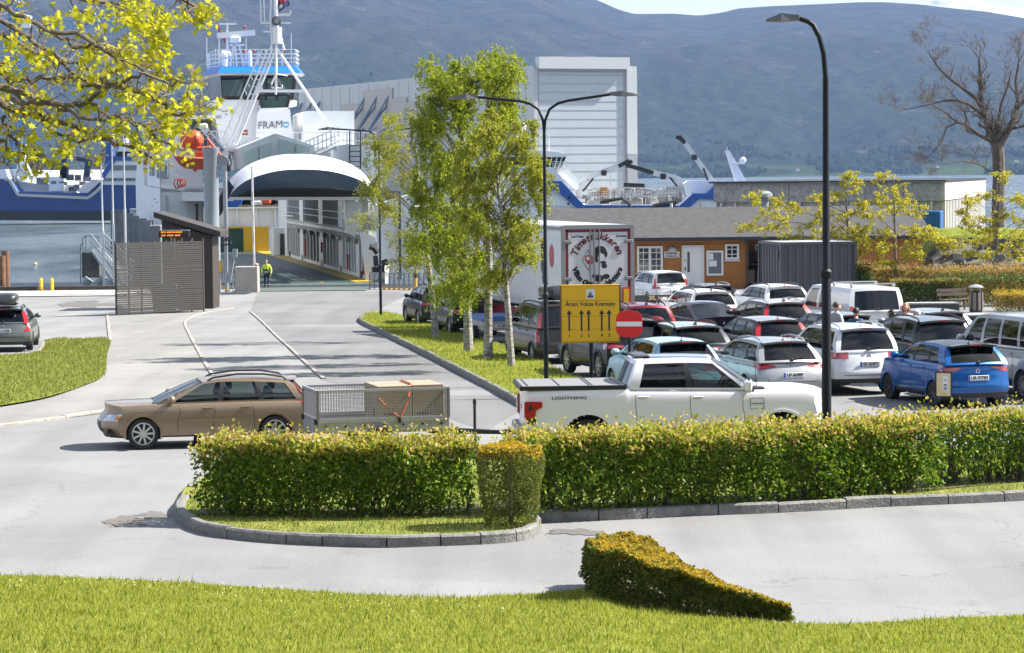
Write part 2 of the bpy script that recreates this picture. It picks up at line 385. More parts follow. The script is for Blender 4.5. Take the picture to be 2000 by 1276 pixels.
bp = nd(t, 'ShaderNodeBump'); wr_ = nd(t, 'ShaderNodeTexNoise'); wr_.inputs['Scale'].default_value = 1; wr_.inputs['Detail'].default_value = 6; m3 = nd(t, 'ShaderNodeMapping'); m3.inputs['Scale'].default_value = (.05, .016, 1); t.links.new(gp.outputs['Position'], m3.inputs[0]); t.links.new(m3.outputs[0], wr_.inputs['Vector']); r3 = nd(t, 'ShaderNodeMapRange'); r3.inputs['From Min'].default_value = .35; r3.inputs['From Max'].default_value = .65; r3.inputs['To Min'].default_value = .06; r3.inputs['To Max'].default_value = .34; t.links.new(wr_.outputs['Fac'], r3.inputs['Value']); t.links.new(r3.outputs[0], b.inputs['Roughness'])
bp.inputs['Strength'].default_value = 1; bp.inputs['Distance'].default_value = 2.4; t.links.new(n1.outputs['Fac'], bp.inputs['Height']); t.links.new(bp.outputs[0], b.inputs['Normal'])
mb = MB(); mb.grid([[(x, y, SEA) for x in (-9000, -3000, -600, 0, 600, 3000, 9000)] for y in (-300, 150, 300, 800, 2000, 5200)], flip=True)
struct(mb.build('water', wm))
# --- hills across the fjord
RIDGE = [(-900, -520), (0, -330), (300, -250), (600, -150), (900, -75), (1050, -38), (1167, 0), (1212, 20), (1244, 29), (1316, 28), (1370, 32), (1415, 26), (1446, 18), (1505, 14), (1595, 10), (1685, 6), (1730, 6), (1797, 10), (1865, 18), (1932, 25), (2000, 36), (2300, 60), (2900, 120)]
from mathutils import noise as MN
def fbm(x, y, z=0, o=5): return MN.fractal(Vector((x, y, z)), .9, 2.1, o)
def ridged(x, y, z=0): return MN.ridged_multi_fractal(Vector((x, y, z)), .9, 2.1, 5, 1.0, 2.0)
SHORE, BACK = 4450.0, 8200.0
def hill_xy(px, t):
 Y = SHORE + (BACK - SHORE) * t
 return (px - 1000) / FPX * Y, Y
def hill_z(px, t):
 X, Y = hill_xy(px, t)
 yr = pw(RIDGE, px) + .0096 * (px - 1000)
 top = (HOR - yr) / FPX * BACK + CAMH
 f = .5 * t + .62 * t ** 1.0 * sstep(0, .45, t) - .12 * t * t if t <= 1 else 1 - (t - 1) * 2.5
 env = min(1, t * 3.2) * max(0, 1 - t * 1.0) if t < 1 else 0
 n = fbm(X / 620, Y / 1500, 2.2, 6) * 100 + (ridged(X / 420, Y / 1300, 5) - 1.1) * 52 + fbm(X / 90, Y / 160, 1, 4) * 20
 flat = sstep(.0, .13, t)
 return SEA - 1 + (top - SEA) * max(0, f) * (.12 + .88 * flat) + n * env * (.12 + .88 * sstep(.05, .25, t))
pxs = np.linspace(-900, 2900, 330); ts = np.concatenate([np.linspace(0, 1, 150), [1.05, 1.2]])
mb = MB(); mb.grid([[(*hill_xy(px, t_), hill_z(px, t_)) for px in pxs] for t_ in ts], flip=True)
hm = bpy.data.materials.new('hillside'); hm.use_nodes = True; t = hm.node_tree; b = t.nodes['Principled BSDF']; L = t.links.new
gp = nd(t, 'ShaderNodeNewGeometry'); sp = nd(t, 'ShaderNodeSeparateXYZ'); L(gp.outputs['Position'], sp.inputs[0])
def hn(sc, det, ro=.6, st=(1, 1, 1)):
 mp_ = nd(t, 'ShaderNodeMapping'); mp_.inputs['Scale'].default_value = tuple(sc * s for s in st); L(gp.outputs['Position'], mp_.inputs[0])
 n_ = nd(t, 'ShaderNodeTexNoise'); n_.inputs['Scale'].default_value = 1; n_.inputs['Detail'].default_value = det; n_.inputs['Roughness'].default_value = ro; L(mp_.outputs[0], n_.inputs['Vector']); return n_.outputs['Fac']
def hr(src, p0, p1, c0, c1):
 r_ = nd(t, 'ShaderNodeValToRGB'); r_.color_ramp.elements[0].position = p0; r_.color_ramp.elements[1].position = p1; r_.color_ramp.elements[0].color = (*c0, 1); r_.color_ramp.elements[1].color = (*c1, 1); L(src, r_.inputs[0]); return r_.outputs[0]
def hmix(f, a, b_):
 q = nd(t, 'ShaderNodeMix', data_type='RGBA'); L(f, q.inputs['Factor']); L(a, q.inputs['A']); L(b_, q.inputs['B']); return q.outputs['Result']
wood = hr(hn(.03, 8, .75), .38, .66, (.004, .008, .004), (.04, .055, .018))
heath = hr(hn(.012, 8, .75), .38, .64, (.007, .008, .006), (.058, .054, .036))
rock = hr(hn(.05, 6, .7), .35, .7, (.015, .015, .015), (.16, .15, .14))
alt = nd(t, 'ShaderNodeMapRange'); alt.inputs['From Min'].default_value = 120; alt.inputs['From Max'].default_value = 420; L(sp.outputs['Z'], alt.inputs['Value'])
ad = nd(t, 'ShaderNodeMath', operation='ADD'); L(alt.outputs[0], ad.inputs[0]); hs = nd(t, 'ShaderNodeMath', operation='MULTIPLY_ADD'); L(hn(.006, 6, .65), hs.inputs[0]); hs.inputs[1].default_value = 1.6; hs.inputs[2].default_value = -.8; L(hs.outputs[0], ad.inputs[1])
c1 = hmix(hr(ad.outputs[0], .3, .7, (0, 0, 0), (1, 1, 1)), wood, heath)
c2_ = hmix(hr(hn(.009, 7, .7, (1.2, .5, 3)), .58, .68, (0, 0, 0), (1, 1, 1)), c1, rock)
mead = hr(hn(.02, 5), .3, .7, (.03, .06, .014), (.07, .105, .03))
lowm = nd(t, 'ShaderNodeMapRange'); lowm.inputs['From Min'].default_value = 6; lowm.inputs['From Max'].default_value = 26; lowm.inputs['To Min'].default_value = 1; lowm.inputs['To Max'].default_value = 0; L(sp.outputs['Z'], lowm.inputs['Value'])
lm2 = nd(t, 'ShaderNodeMath', operation='MULTIPLY'); L(lowm.outputs[0], lm2.inputs[0]); L(hr(hn(.006, 3), .45, .52, (0, 0, 0), (1, 1, 1)), lm2.inputs[1])
L(hmix(lm2.outputs[0], c2_, mead), b.inputs['Base Color']); b.inputs['Roughness'].default_value = 1; b.inputs['Specular IOR Level'].default_value = .05
bp = nd(t, 'ShaderNodeBump'); bp.inputs['Strength'].default_value = 1; bp.inputs['Distance'].default_value = 34; L(hn(.035, 6, .7), bp.inputs['Height']); L(bp.outputs[0], b.inputs['Normal'])
struct(mb.build('hills', hm, smooth=True, sharp=180))
mb = MB(); mb.grid([[(x, -34 - k * 14, g(x, 5) + 2 + 88 * sstep(-.02, 1, k / 16) + 3 * fbm(x / 30, k * .6)) for x in np.linspace(-420, 420, 50)] for k in range(17)]); struct(mb.build('hills', mat('added_dark_hill', (.03, .034, .022), 1, c2=(.008, .01, .008), vscale=.2, spec=.05), smooth=True, sharp=180))  # unseen hill added behind the camera to darken reflections and ambient light
snow = mat('snow_patched_rock', (.75, .77, .8), .9, c2=(.07, .07, .07), vscale=.006, detail=8)
mb = MB(); R2 = [(1700, 40), (1797, 8), (1830, 3), (1860, 1), (1910, 4), (1955, 11), (2000, 20), (2100, 50)]; rws = []
for k in range(9):
 row = []
 for px in np.linspace(1700, 2100, 60):
  Y = 10500 + k * 120; zt = (HOR - pw(R2, px) - .0096 * (px - 1000)) / FPX * 11460 + CAMH; f = k / 8
  row.append(((px - 1000) / FPX * Y, Y, zt * (.6 + .4 * f) + fbm(px / 25, k * .5) * 18 * (1 - f)))
 rws.append(row)
rws.append([(x, y + 700, z * .3) for x, y, z in rws[-1]])
mb.grid(rws, flip=True); struct(mb.build('mountain', snow, smooth=True, sharp=180))
# far wood: clumps of crowns on the lower slopes, one mass
def ico(sub=1):
 bm = bmesh.new(); bmesh.ops.create_icosphere(bm, subdivisions=sub, radius=1); v = np.array([x.co[:] for x in bm.verts]); f = np.array([[q.index for q in p.verts] for p in bm.faces]); bm.free(); return v, f
IV, IF = ico(1)
rg = np.random.default_rng(3)
tri = []
for i in range(9000):
 px = rg.uniform(250, 2150); t_ = abs(rg.normal(0, .09)) + .004
 if t_ > .26: continue
 X, Y = hill_xy(px, t_); z = hill_z(px, t_)
 if fbm(X / 140, Y / 260, 9, 3) < -.12 + (.22 if z < 22 else 0): continue
 h_ = rg.uniform(5, 13); v = IV * (1 + rg.uniform(-.3, .3, (len(IV), 1))) * np.array([h_ * .5, h_ * .5, h_ * .62]) + np.array([X, Y, z + h_ * .4])
 tri.append(v[IF].reshape(-1, 3))
fw = np_obj('far_wood', np.concatenate(tri), 3, mat('far_foliage', (.022, .038, .012), 1, c2=(.006, .012, .006), vscale=.012, spec=.05)); struct(fw, 'stuff')
# --- lawns and kerbs
M_LAWN = mat('lawn_turf', (.19, .215, .035), 1, c2=(.12, .15, .02), vscale=1.6, spec=.1)
M_LAWNDRY = mat('dry_turf', (.24, .24, .06), 1, c2=(.1, .15, .025), vscale=1.2, spec=.1)
M_KERB = mat('granite', (.18, .175, .165), .85, var=.32, vscale=9, bump=.8, bscale=22, detail=8)
M_KERB2 = mat('pale_kerb_stone', (.29, .27, .24), .85, var=.25, vscale=5)
edge = smooth_line(P2([(-160, 1122), (0, 1128), (150, 1133), (300, 1140), (500, 1152), (700, 1166), (850, 1173), (960, 1170), (1100, 1160), (1165, 1152), (1230, 1180), (1400, 1208), (1548, 1222), (1700, 1222), (1850, 1213), (2000, 1206), (2150, 1200)]), 6)
ET = [(p[0], p[1]) for p in edge]
def lawn_z(X, Y): return .03 + .07 * max(0, pw(ET, X) - Y) - .002 * max(0, pw(ET, X) - Y) ** 2 * .3
mb = MB(); cols = np.linspace(ET[0][0], ET[-1][0], 70)
rws = []
for k in range(24):
 f = (k / 23) ** 1.3; rws.append([(x, pw(ET, x) * (1 - f) + 3 * f, lawn_z(x, pw(ET, x) * (1 - f) + 3 * f)) for x in cols])
mb.grid(rws); struct(mb.build('lawn', M_LAWN, smooth=True, sharp=180))
# island
ISL = smooth_line(P2([(352, 985), (341, 1003), (352, 1022), (385, 1040), (430, 1050), (530, 1061), (640, 1067), (755, 1070), (860, 1067), (960, 1063), (1025, 1056), (1050, 1045), (1057, 1032), (1050, 1022), (1046, 1014)]), 8)
KR = smooth_line(P2([(1046, 1021), (1100, 1019), (1230, 1015), (1360, 1008), (1480, 1004), (1600, 998), (1720, 991), (1840, 986), (1950, 981), (2060, 975), (2200, 968)]), 4)
kerb('kerb', ISL, .17, .17, 1.0, M_KERB, side=1)
kerb('kerb', KR, .17, .17, 1.05, M_KERB, side=1)
back = P2([(2250, 872), (1800, 885), (1300, 880), (960, 884), (700, 888), (480, 905), (390, 940), (362, 965)])
kerb('kerb', smooth_line(back, 5), .15, .13, 1.0, M_KERB, side=1)
isl_area = ISL + KR[1:] + back
struct(area('verge', isl_area, .12, M_LAWNDRY, 1.5))
# median strip with birches
MEDL = smooth_line(P2([(712, 618), (703, 624), (704, 632), (735, 648), (790, 676), (850, 706), (920, 743), (980, 775), (1030, 803)]), 6)
MEDR = smooth_line(P2([(1250, 800), (1150, 757), (1070, 720), (1000, 690), (930, 663), (860, 640), (800, 624), (745, 615), (712, 618)]), 5)
kerb('kerb', MEDL, .16, .17, 1.1, M_KERB, side=1)
kerb('kerb', MEDR, .12, .13, 1.1, M_KERB2, side=1)
struct(area('median', MEDL + MEDR[:-1], .13, M_LAWN, 2.0))
# left lawn
LAWN2 = smooth_line(P2([(-120, 690), (-20, 697), (75, 690), (92, 667), (150, 664), (212, 665), (208, 700), (204, 735), (160, 757), (100, 777), (0, 796), (-140, 815)]), 5)
struct(area('lawn', LAWN2, .05, M_LAWN, 2.0))
pav = P2([(207, 615), (395, 612), (358, 632), (375, 670), (410, 735), (455, 790), (215, 806), (0, 834), (-160, 850), (-160, 815), (0, 798), (100, 779), (205, 737), (212, 667)])
struct(area('pavement', pav, .012, M_ASPH2))
struct(area('road', P2([(505, 566), (716, 561), (800, 574), (716, 616), (702, 626), (760, 662), (850, 707), (1020, 800), (950, 842), (628, 742), (540, 660), (487, 610)]), .004, M_ASPH3))
for kp in ([(452, 602), (395, 612), (366, 624), (358, 632), (366, 652), (376, 672), (392, 702), (412, 735), (450, 790)], [(486, 609), (512, 632), (540, 660), (580, 697), (628, 741)], [(207, 617), (209, 640), (212, 666)]):
 kerb('kerb', smooth_line(P2(kp), 6), .12, .04, 1.2, M_KERB2, side=1, jit=.004)
kerb('kerb', smooth_line(P2([(-160, 851), (0, 835), (110, 820), (215, 805), (330, 793)]), 6), .16, .06, 1.2, M_KERB2, side=1)
kerb('kerb', smooth_line(P2([(70, 692), (80, 688), (94, 667)]), 4), .14, .06, 1.0, M_KERB2)
# stains
def blot(px, py, rx, ry, m, seed, dz=.008):
 c = gnd(px, py); pts = []
 for k in range(70):
  a = 2 * math.pi * k / 70; q = 1 + .75 * fbm(math.cos(a) * 1.8 + seed, math.sin(a) * 1.8, seed, 6)
  e = gnd(px + rx * q * math.cos(a), py + ry * q * math.sin(a)); pts.append((e.x, e.y))
 return struct(area('stain', pts, dz, m, 50))
M_ST = asphalt('damp_asphalt', (.15, .145, .138), (.8, .75, .7), crack=False)
M_ST2 = asphalt('rusty_stain', (.165, .148, .13), (.8, .75, .7), crack=False)
blot(243, 1019, 40, 9, M_ST2, 3); blot(300, 1006, 34, 5, M_ST, 5); blot(1130, 1040, 55, 6, M_ST, 11)
blot(165, 596, 60, 6, M_ST, 2); blot(300, 700, 90, 10, M_ST2, 4)
# ------------------------------------------------------------------ vegetation helpers
SHAPES = {4: [(-.5, 0), (0, .3), (.5, 0), (0, -.3)],
  6: [(-.5, 0), (-.18, .3), (.2, .27), (.5, 0), (.2, -.27), (-.18, -.3)],
  11: [(-.5, 0), (-.22, .42), (-.1, .2), (.12, .5), (.16, .18), (.5, .0), (.16, -.18), (.12, -.5), (-.1, -.2), (-.22, -.42), (-.34, -.1)]}
def leaf_verts(Pt, size, shape=4, nb=(0, 0, .3), seed=0, tdir=None, tj=1.0):
 r_ = np.random.default_rng(seed); N = len(Pt); n = r_.normal(size=(N, 3)) + np.asarray(nb); n /= np.linalg.norm(n, axis=1, keepdims=True)
 a = r_.normal(size=(N, 3)) * tj
 if tdir is not None: a = a + np.asarray(tdir)
 t_ = a - n * (a * n).sum(1, keepdims=True); t_ /= np.linalg.norm(t_, axis=1, keepdims=True) + 1e-9; b_ = np.cross(n, t_)
 sh = np.array(SHAPES[shape]); size = np.broadcast_to(size, (N,)) * r_.uniform(.65, 1.3, N)
 out_ = Pt[:, None, :] + size[:, None, None] * (sh[None, :, 0:1] * t_[:, None, :] + sh[None, :, 1:2] * b_[:, None, :])
 return out_.reshape(-1, 3)
def grass(name, poly, n, h, zf, m, seed, keep=None, wd=.008):
 r_ = np.random.default_rng(seed); P = np.array(poly); lo, hi = P.min(0), P.max(0)
 X = r_.uniform(lo[0], hi[0], n * 2); Y = r_.uniform(lo[1], hi[1], n * 2); ins = np.zeros(len(X), bool); j = len(P) - 1
 for i in range(len(P)):
  c = ((P[i, 1] > Y) != (P[j, 1] > Y)) & (X < (P[j, 0] - P[i, 0]) * (Y - P[i, 1]) / (P[j, 1] - P[i, 1] + 1e-12) + P[i, 0]); ins ^= c; j = i
 X, Y = X[ins][:n], Y[ins][:n]; Z = np.array([zf(x, y) for x, y in zip(X, Y)]); N = len(X)
 cl_ = np.array([.6 + .6 * (fbm(x * 1.3, y * 1.3, 3, 3) + .6) for x, y in zip(X, Y)])
 hh = h * r_.uniform(.5, 1.25, N) * np.clip(cl_, .45, 1.5); a = r_.uniform(0, 2 * np.pi, N); ln = r_.uniform(.1, .7, N) * hh; a2 = r_.uniform(0, 2 * np.pi, N)
 b0 = np.stack([X - np.cos(a) * wd, Y - np.sin(a) * wd, Z], 1); b1 = np.stack([X + np.cos(a) * wd, Y + np.sin(a) * wd, Z], 1)
 tp = np.stack([X + np.cos(a2) * ln, Y + np.sin(a2) * ln, Z + hh], 1)
 return struct(np_obj(name, np.stack([b0, b1, tp], 1).reshape(-1, 3), 3, m), 'stuff')
M_BLADE = leaf_mat('grass_blades', [(.16, .195, .02), (.24, .265, .032), (.3, .31, .042), (.36, .34, .08)], .4, .6)
M_BLADE2 = leaf_mat('dry_grass_blades', [(.10, .15, .015), (.2, .21, .04), (.3, .27, .09)], .35, .6)
vis = [(x, pw(ET, x) - .02) for x in np.linspace(-8.5, 8.5, 40)] + [(6.2, 22), (-6.2, 22)]
grass('grass', vis, 150000, .052, lawn_z, M_BLADE, 1)
grass('grass', [p for p in ISL] + P2([(1060, 960), (1000, 930), (700, 935), (420, 950)]), 16000, .06, lambda x, y: g(x, y) + .12, M_BLADE2, 2)
grass('grass', KR + P2([(2200, 900), (1050, 915)]), 14000, .07, lambda x, y: g(x, y) + .12, M_BLADE2, 3)
grass('grass', MEDL + MEDR[:-1], 34000, .09, lambda x, y: g(x, y) + .13, M_BLADE, 4, wd=.014)
grass('grass', LAWN2, 24000, .08, lambda x, y: g(x, y) + .05, M_BLADE2, 5, wd=.014)
M_WEED = leaf_mat('weed_blades', [(.08, .13, .01), (.16, .21, .03), (.36, .32, .12)], .3, .6)
grass('grass', vis, 7000, .1, lawn_z, M_WEED, 14)
r_ = np.random.default_rng(9); dz = [(x, pw(ET, x) - abs(r_.normal(0, 1.2)) - .1) for x in r_.uniform(-7.5, 0, 260)]
struct(np_obj('daisies', leaf_verts(np.array([(x, y, lawn_z(x, y) + .05) for x, y in dz]), .016, 6, (0, -.6, 2), 2), 6, mat('daisy_white', (.75, .75, .7), .8)), 'stuff')
# hedges
M_HL = leaf_mat('hedge_leaves', [(.03, .08, .005), (.08, .16, .01), (.14, .22, .016), (.24, .28, .025)], .4, .38)
M_HB = leaf_mat('bronze_shoots', [(.16, .23, .014), (.3, .31, .022), (.4, .3, .06), (.45, .31, .15), (.34, .35, .03)], .45, .45)
M_YEW = leaf_mat('yew_needles', [(.05, .08, .016), (.09, .13, .025), (.15, .17, .035), (.24, .2, .04)], .4, .5)
M_YEWTOP = leaf_mat('yew_golden_tips', [(.42, .27, .02), (.56, .35, .03), (.46, .33, .03), (.26, .22, .03)], .35, .5)
M_STEM = mat('hedge_stems', (.11, .095, .075), .9, var=.4, vscale=12)
def hedge(name, label, cat, path, wd, ht, n, lf, mleaf, mtop, seed, sparse=.5, topn=.35, stems=26, toph=.1, group=None, lift=.0, zf=None, taper=None, ground_dz=.12, shape=6, lump=1):
 r_ = np.random.default_rng(seed); root = thing(name, label, cat, group=group)
 zf = zf or (lambda x, y: g(x, y) + ground_dz); q = resample(path, .1); L_ = len(q)
 T = [(q[min(L_ - 1, i + 1)] - q[max(0, i - 1)]).normalized() for i in range(L_)]
 def place(s, v, h):
  i = min(L_ - 1, int(s * (L_ - 1) + .5)); p = q[i]; nn = Vector((-T[i].y, T[i].x, 0)); k = taper(s) if taper else (1, 1)
  bul = 1 + .22 * lump * fbm(p.x * 1.1 * lump, p.y * 1.1 * lump, h * 1.3 * lump + seed, 3); o = p + nn * (v * wd / 2); hh = ht * k[0] * (1 + .09 * lump * fbm(o.x * 1.7 * lump, o.y * 1.7 * lump, seed + 5, 3))
  o = p + nn * (v * wd / 2 * k[1] * bul) + T[i] * r_.uniform(-.1, .1); return (o.x, o.y, zf(o.x, o.y) + lift + h * hh)
 body, tops = [], []
 while len(body) < n:
  s = r_.random(); h = r_.random() ** .8; v = r_.uniform(-1, 1)
  if r_.random() < .62: v = math.copysign(1 - abs(r_.normal(0, .12)), v)
  prof = 1 - max(0, h - .82) ** 2 * 6 - max(0, .3 - h) * .5
  if s < .04 or s > .96:
   if abs(v) > .8 + r_.random() * .2: continue
  if h < .42 and r_.random() > sparse + (1 - sparse) * (h / .42) ** 1.4 + .25 * fbm(s * L_ * .16, h * 2, seed, 2): continue
  body.append(place(s, v * prof, h))
 body = np.array(body); np_obj('foliage', leaf_verts(body, lf, shape, (0, 0, .4), seed), shape, mleaf, root)
 m_ = int(n * topn)
 for _ in range(m_):
  s = r_.random(); v = r_.uniform(-1, 1) * .97; h = 1 + abs(r_.normal(0, toph / ht)) - .05 - .1 * max(0, abs(v) - .75) * 4 * r_.random()
  if r_.random() < .3: v = math.copysign(.98, v); h = 1 - abs(r_.normal(0, .12))
  tops.append(place(s, v, h))
 np_obj('new_shoots', leaf_verts(np.array(tops), lf * .9, shape, (0, 0, 0), seed + 1, (0, 0, 1.6)), shape, mtop, root)
 if stems:
  mb_ = MB()
  for _ in range(stems):
   s = r_.random(); v = r_.uniform(-.35, .35); b0 = Vector(place(s, v, 0)); b0.z -= .04; k = taper(s)[0] if taper else 1
   for _k in range(r_.integers(2, 5)):
    e = b0 + Vector((r_.normal(0, .16), r_.normal(0, .16), ht * k * r_.uniform(.5, .95))); mid = b0.lerp(e, .5) + Vector((r_.normal(0, .04), r_.normal(0, .04), 0))
    mb_.tube([b0, mid, e], [.018, .012, .005], 5)
  mb_.build('stems', M_STEM, root, True)
 return root
hedge('hedge', 'leafy clipped hedge with bronze tips on the rounded kerbed island', 'hedge', P2([(402, 1016), (600, 1021), (800, 1019), (920, 1014)]), 1.05, 1.14, 19000, .07, M_HL, M_HB, 11, stems=34, toph=.1, lump=1.4)
hedge('hedge', 'long leafy clipped hedge with bronze tips in front of the white pickup', 'hedge', P2([(996, 1011), (1060, 1015), (1400, 999), (1620, 984), (1815, 966)]), 1.05, 1.17, 30000, .07, M_HL, M_HB, 12, stems=64, toph=.1, lump=1.4)
hedge('hedge', 'thin gappy end of the hedge at the right picture edge', 'hedge', P2([(1832, 962), (1950, 953), (2080, 943)]), .9, 1.14, 6000, .07, M_HL, M_HB, 13, stems=40, sparse=.2, toph=.12)
M_SOIL = mat('soil', (.05, .04, .03), 1, c2=(.11, .1, .045), vscale=3)
for pp, ww in ((P2([(390, 1012), (600, 1017), (800, 1015), (940, 1009)]), .55), (P2([(960, 1004), (1060, 1010), (1400, 994), (1620, 979), (1830, 962), (1950, 950), (2090, 940)]), .62)):
 struct(area('soil', [(x, y - ww) for x, y in pp] + [(x, y + ww) for x, y in pp[::-1]], .135, M_SOIL, 2))
def yew_cone():
 r_ = np.random.default_rng(5); root = thing('yew_bush', 'clipped tub-shaped yew bush with golden top at the end of the island', 'bush')
 c = gnd(998, 1042); z0 = c.z + .12; bp_, tp_ = [], []
 for _ in range(15000):
  h = r_.random() ** .85; a = r_.uniform(0, 2 * math.pi); rad = (.37 + .13 * min(1, h * 1.8)) * (1 - max(0, h - .85) * 1.2) * (1 - abs(r_.normal(0, .07))) * (1 + .1 * fbm(math.cos(a) * 2, math.sin(a) * 2, h * 3))
  bp_.append((c.x + rad * math.cos(a), c.y + rad * math.sin(a), z0 + h * 1.22))
 for _ in range(5200):
  a = r_.uniform(0, 2 * math.pi); u = math.sqrt(r_.random()); rad = .49 * u
  tp_.append((c.x + rad * math.cos(a), c.y + rad * math.sin(a), z0 + 1.2 + .06 * fbm(rad * math.cos(a) * 5, rad * math.sin(a) * 5) - .18 * max(0, u - .7) * 3 * r_.random() + r_.normal(0, .015)))
 np_obj('foliage', leaf_verts(np.array(bp_), .034, 4, (0, 0, 0), 3), 4, M_YEW, root); np_obj('golden_tips', leaf_verts(np.array(tp_), .036, 4, (0, 0, 0), 4, (0, 0, 1)), 4, M_YEWTOP, root)
 mb_ = MB(); mb_.tube([(c.x, c.y, z0 - .1), (c.x, c.y, z0 + 1.05)], [.05, .02], 6); mb_.build('trunk', M_STEM, root)
yew_cone()
def yew_block():
 r_ = np.random.default_rng(21); root = thing('yew_hedge', 'low golden-topped yew hedge tapering down along the lawn edge', 'hedge')
 fp_ = [gnd(1163, 1190), gnd(1260, 1203), gnd(1400, 1213), gnd(1548, 1221), under(1540, 1186, .2), under(1470, 1168, .27), under(1375, 1128, .42), under(1325, 1100, .5), under(1278, 1062, .6), under(1235, 1048, .62), under(1178, 1050, .62), under(1140, 1078, .62)]
 HT = sorted([(fp_[0].x - .3, .63), (fp_[1].x, .6), (under(1345, 1110, .5).x, .49), (fp_[2].x + .15, .36), (fp_[5].x, .28), (fp_[3].x, .17)]); n = len(fp_); cx_ = sum(p.x for p in fp_) / n; cy_ = sum(p.y for p in fp_) / n
 zg = lambda x, y: max(g(x, y), lawn_z(x, y)); hh = lambda x, y: pw(HT, x) * (1 + .16 * fbm(x * 2.6, y * 2.6, 4, 3)) + .035 * fbm(x * 7, y * 7, 2, 2)
 def inside(x, y):
  c = False; j_ = n - 1
  for i_ in range(n):
   a, b_ = fp_[i_], fp_[j_]
   if (a.y > y) != (b_.y > y) and x < (b_.x - a.x) * (y - a.y) / (b_.y - a.y) + a.x: c = not c
   j_ = i_
  return c
 L_ = np.array([(fp_[(k + 1) % n] - fp_[k]).length for k in range(n)]); L_ /= L_.sum(); bp_, tp_ = [], []
 while len(bp_) < 52000:
  k = r_.choice(n, p=L_); p = fp_[k].lerp(fp_[(k + 1) % n], r_.random()); q = (Vector((cx_, cy_, 0)) - Vector((p.x, p.y, 0))).normalized(); h = r_.random() ** .8
  d = (abs(r_.normal(0, .07)) if r_.random() < .66 else r_.uniform(.05, .3)) + .1 * max(0, .25 - h) - .13 * fbm(p.x * 3, p.y * 3, h * 2.2, 3); x, y = p.x + q.x * d, p.y + q.y * d; bp_.append((x, y, zg(x, y) + h * hh(x, y)))
 xs_, ys_ = [p.x for p in fp_], [p.y for p in fp_]
 while len(tp_) < 30000:
  x, y = r_.uniform(min(xs_), max(xs_)), r_.uniform(min(ys_), max(ys_))
  if inside(x, y): tp_.append((x, y, zg(x, y) + hh(x, y) - abs(r_.normal(0, .03)) + .02))
 np_obj('foliage', leaf_verts(np.array(bp_ + tp_[:9000]), .042, 4, (0, 0, .2), 3), 4, M_YEW, root); np_obj('golden_tips', leaf_verts(np.array(tp_[9000:]), .04, 4, (0, 0, 0), 4, (0, 0, 1)), 4, M_YEWTOP, root)
yew_block()
# trees built from leaf clumps on real limbs
M_BIRCH = mat('birch_bark', (.5, .47, .43), .8, c2=(.06, .05, .045), vscale=9, stretch=(.4, .4, 1.6), bump=.3)
def leafy_tree(name, label, cat, base, tp, r0, clumps, nt, nl, lf, mleaf, mbark, seed, droop=.5, group=None, branch_r=.018, shape=4, cross=None, trunk_bend=.12):
 "clumps: (centre, radius-x, radius-z)"
 r_ = np.random.default_rng(seed); rr = random.Random(seed); root = thing(name, label, cat, tuple(base), group=group); B = Vector(base); T_ = Vector(tp) - B
 N = 9; pts = [T_ * (i / N) + Vector((fbm(i * .5, seed) * trunk_bend, fbm(i * .5, seed + 9) * trunk_bend, 0)) * (i / N) for i in range(N + 1)]
 pts[0] -= Vector((0, 0, .15)); mb_ = MB(); mb_.tube(pts, [r0 * (1.15 if i == 0 else 1) * (1 - .8 * i / N) for i in range(N + 1)], 9); mb_.build('trunk', mbark, root, True)
 tw = MB(); LP = []
 for (c, rx, rz_) in clumps:
  c = Vector(c) - B; h = max(.18, min(.92, (c.z - rz_ * .3 - T_.length * .12) / max(.1, T_.length))); k = h * N; i = min(N - 1, int(k)); s0 = pts[i].lerp(pts[i + 1], k - i)
  mid = s0.lerp(c, .5) + Vector((0, 0, .12 * (c - s0).length)); tw.tube([s0, mid, c], [branch_r, branch_r * .65, branch_r * .35], 5)
  for _ in range(nt):
   d = r_.normal(size=3); d /= np.linalg.norm(d); d *= r_.random() ** .45; e = c + Vector((d[0] * rx, d[1] * rx, d[2] * rz_)); f = c.lerp(e, .15)
   L_ = (e - f).length; m2 = f.lerp(e, .6) + Vector((0, 0, .1 * L_)); e2 = e - Vector((0, 0, droop * r_.uniform(.2, .8) * rx)); tw.tube([f, m2, e, e2], [branch_r * .3, branch_r * .22, branch_r * .14, branch_r * .08], 3, caps=False)
   for _l in range(nl):
    u = r_.random() ** .7
    p = (f.lerp(m2, u * 2) if u < .5 else m2.lerp(e, (u - .5) * 2)) if r_.random() < .55 else e.lerp(e2, r_.random())
    LP.append((p.x + r_.normal(0, rx * .09), p.y + r_.normal(0, rx * .09), p.z + r_.normal(0, rx * .07)))
 tw.build('branches', mbark if cross is None else cross, root, True)
 np_obj('foliage', leaf_verts(np.array(LP), lf, shape, (0, 0, .2), seed, (0, 0, -.7 * droop)), shape, mleaf, root)
 return root
def px_clumps(Y, spec, seed, dy=.8):
 r_ = random.Random(seed); out_ = []
 for (x, y, rx, rz_) in spec:
  yy = Y + r_.uniform(-dy, dy); out_.append((at(x, y, yy), rx * yy / FPX, rz_ * yy / FPX))
 return out_
M_BL1 = leaf_mat('birch_leaves_green', [(.13, .18, .008), (.19, .24, .013), (.25, .285, .02), (.31, .31, .03)], .55, .45)
M_BL2 = leaf_mat('birch_leaves_yellow', [(.15, .19, .012), (.23, .26, .018), (.31, .31, .03), (.33, .28, .05)], .5, .45)
TW = mat('birch_twigs', (.09, .07, .055), .9)
bA, bB, bC, bD = gnd(853, 666), gnd(915, 694), gnd(953, 710), gnd(1000, 725)
GB = 'birch trees on the grass median'
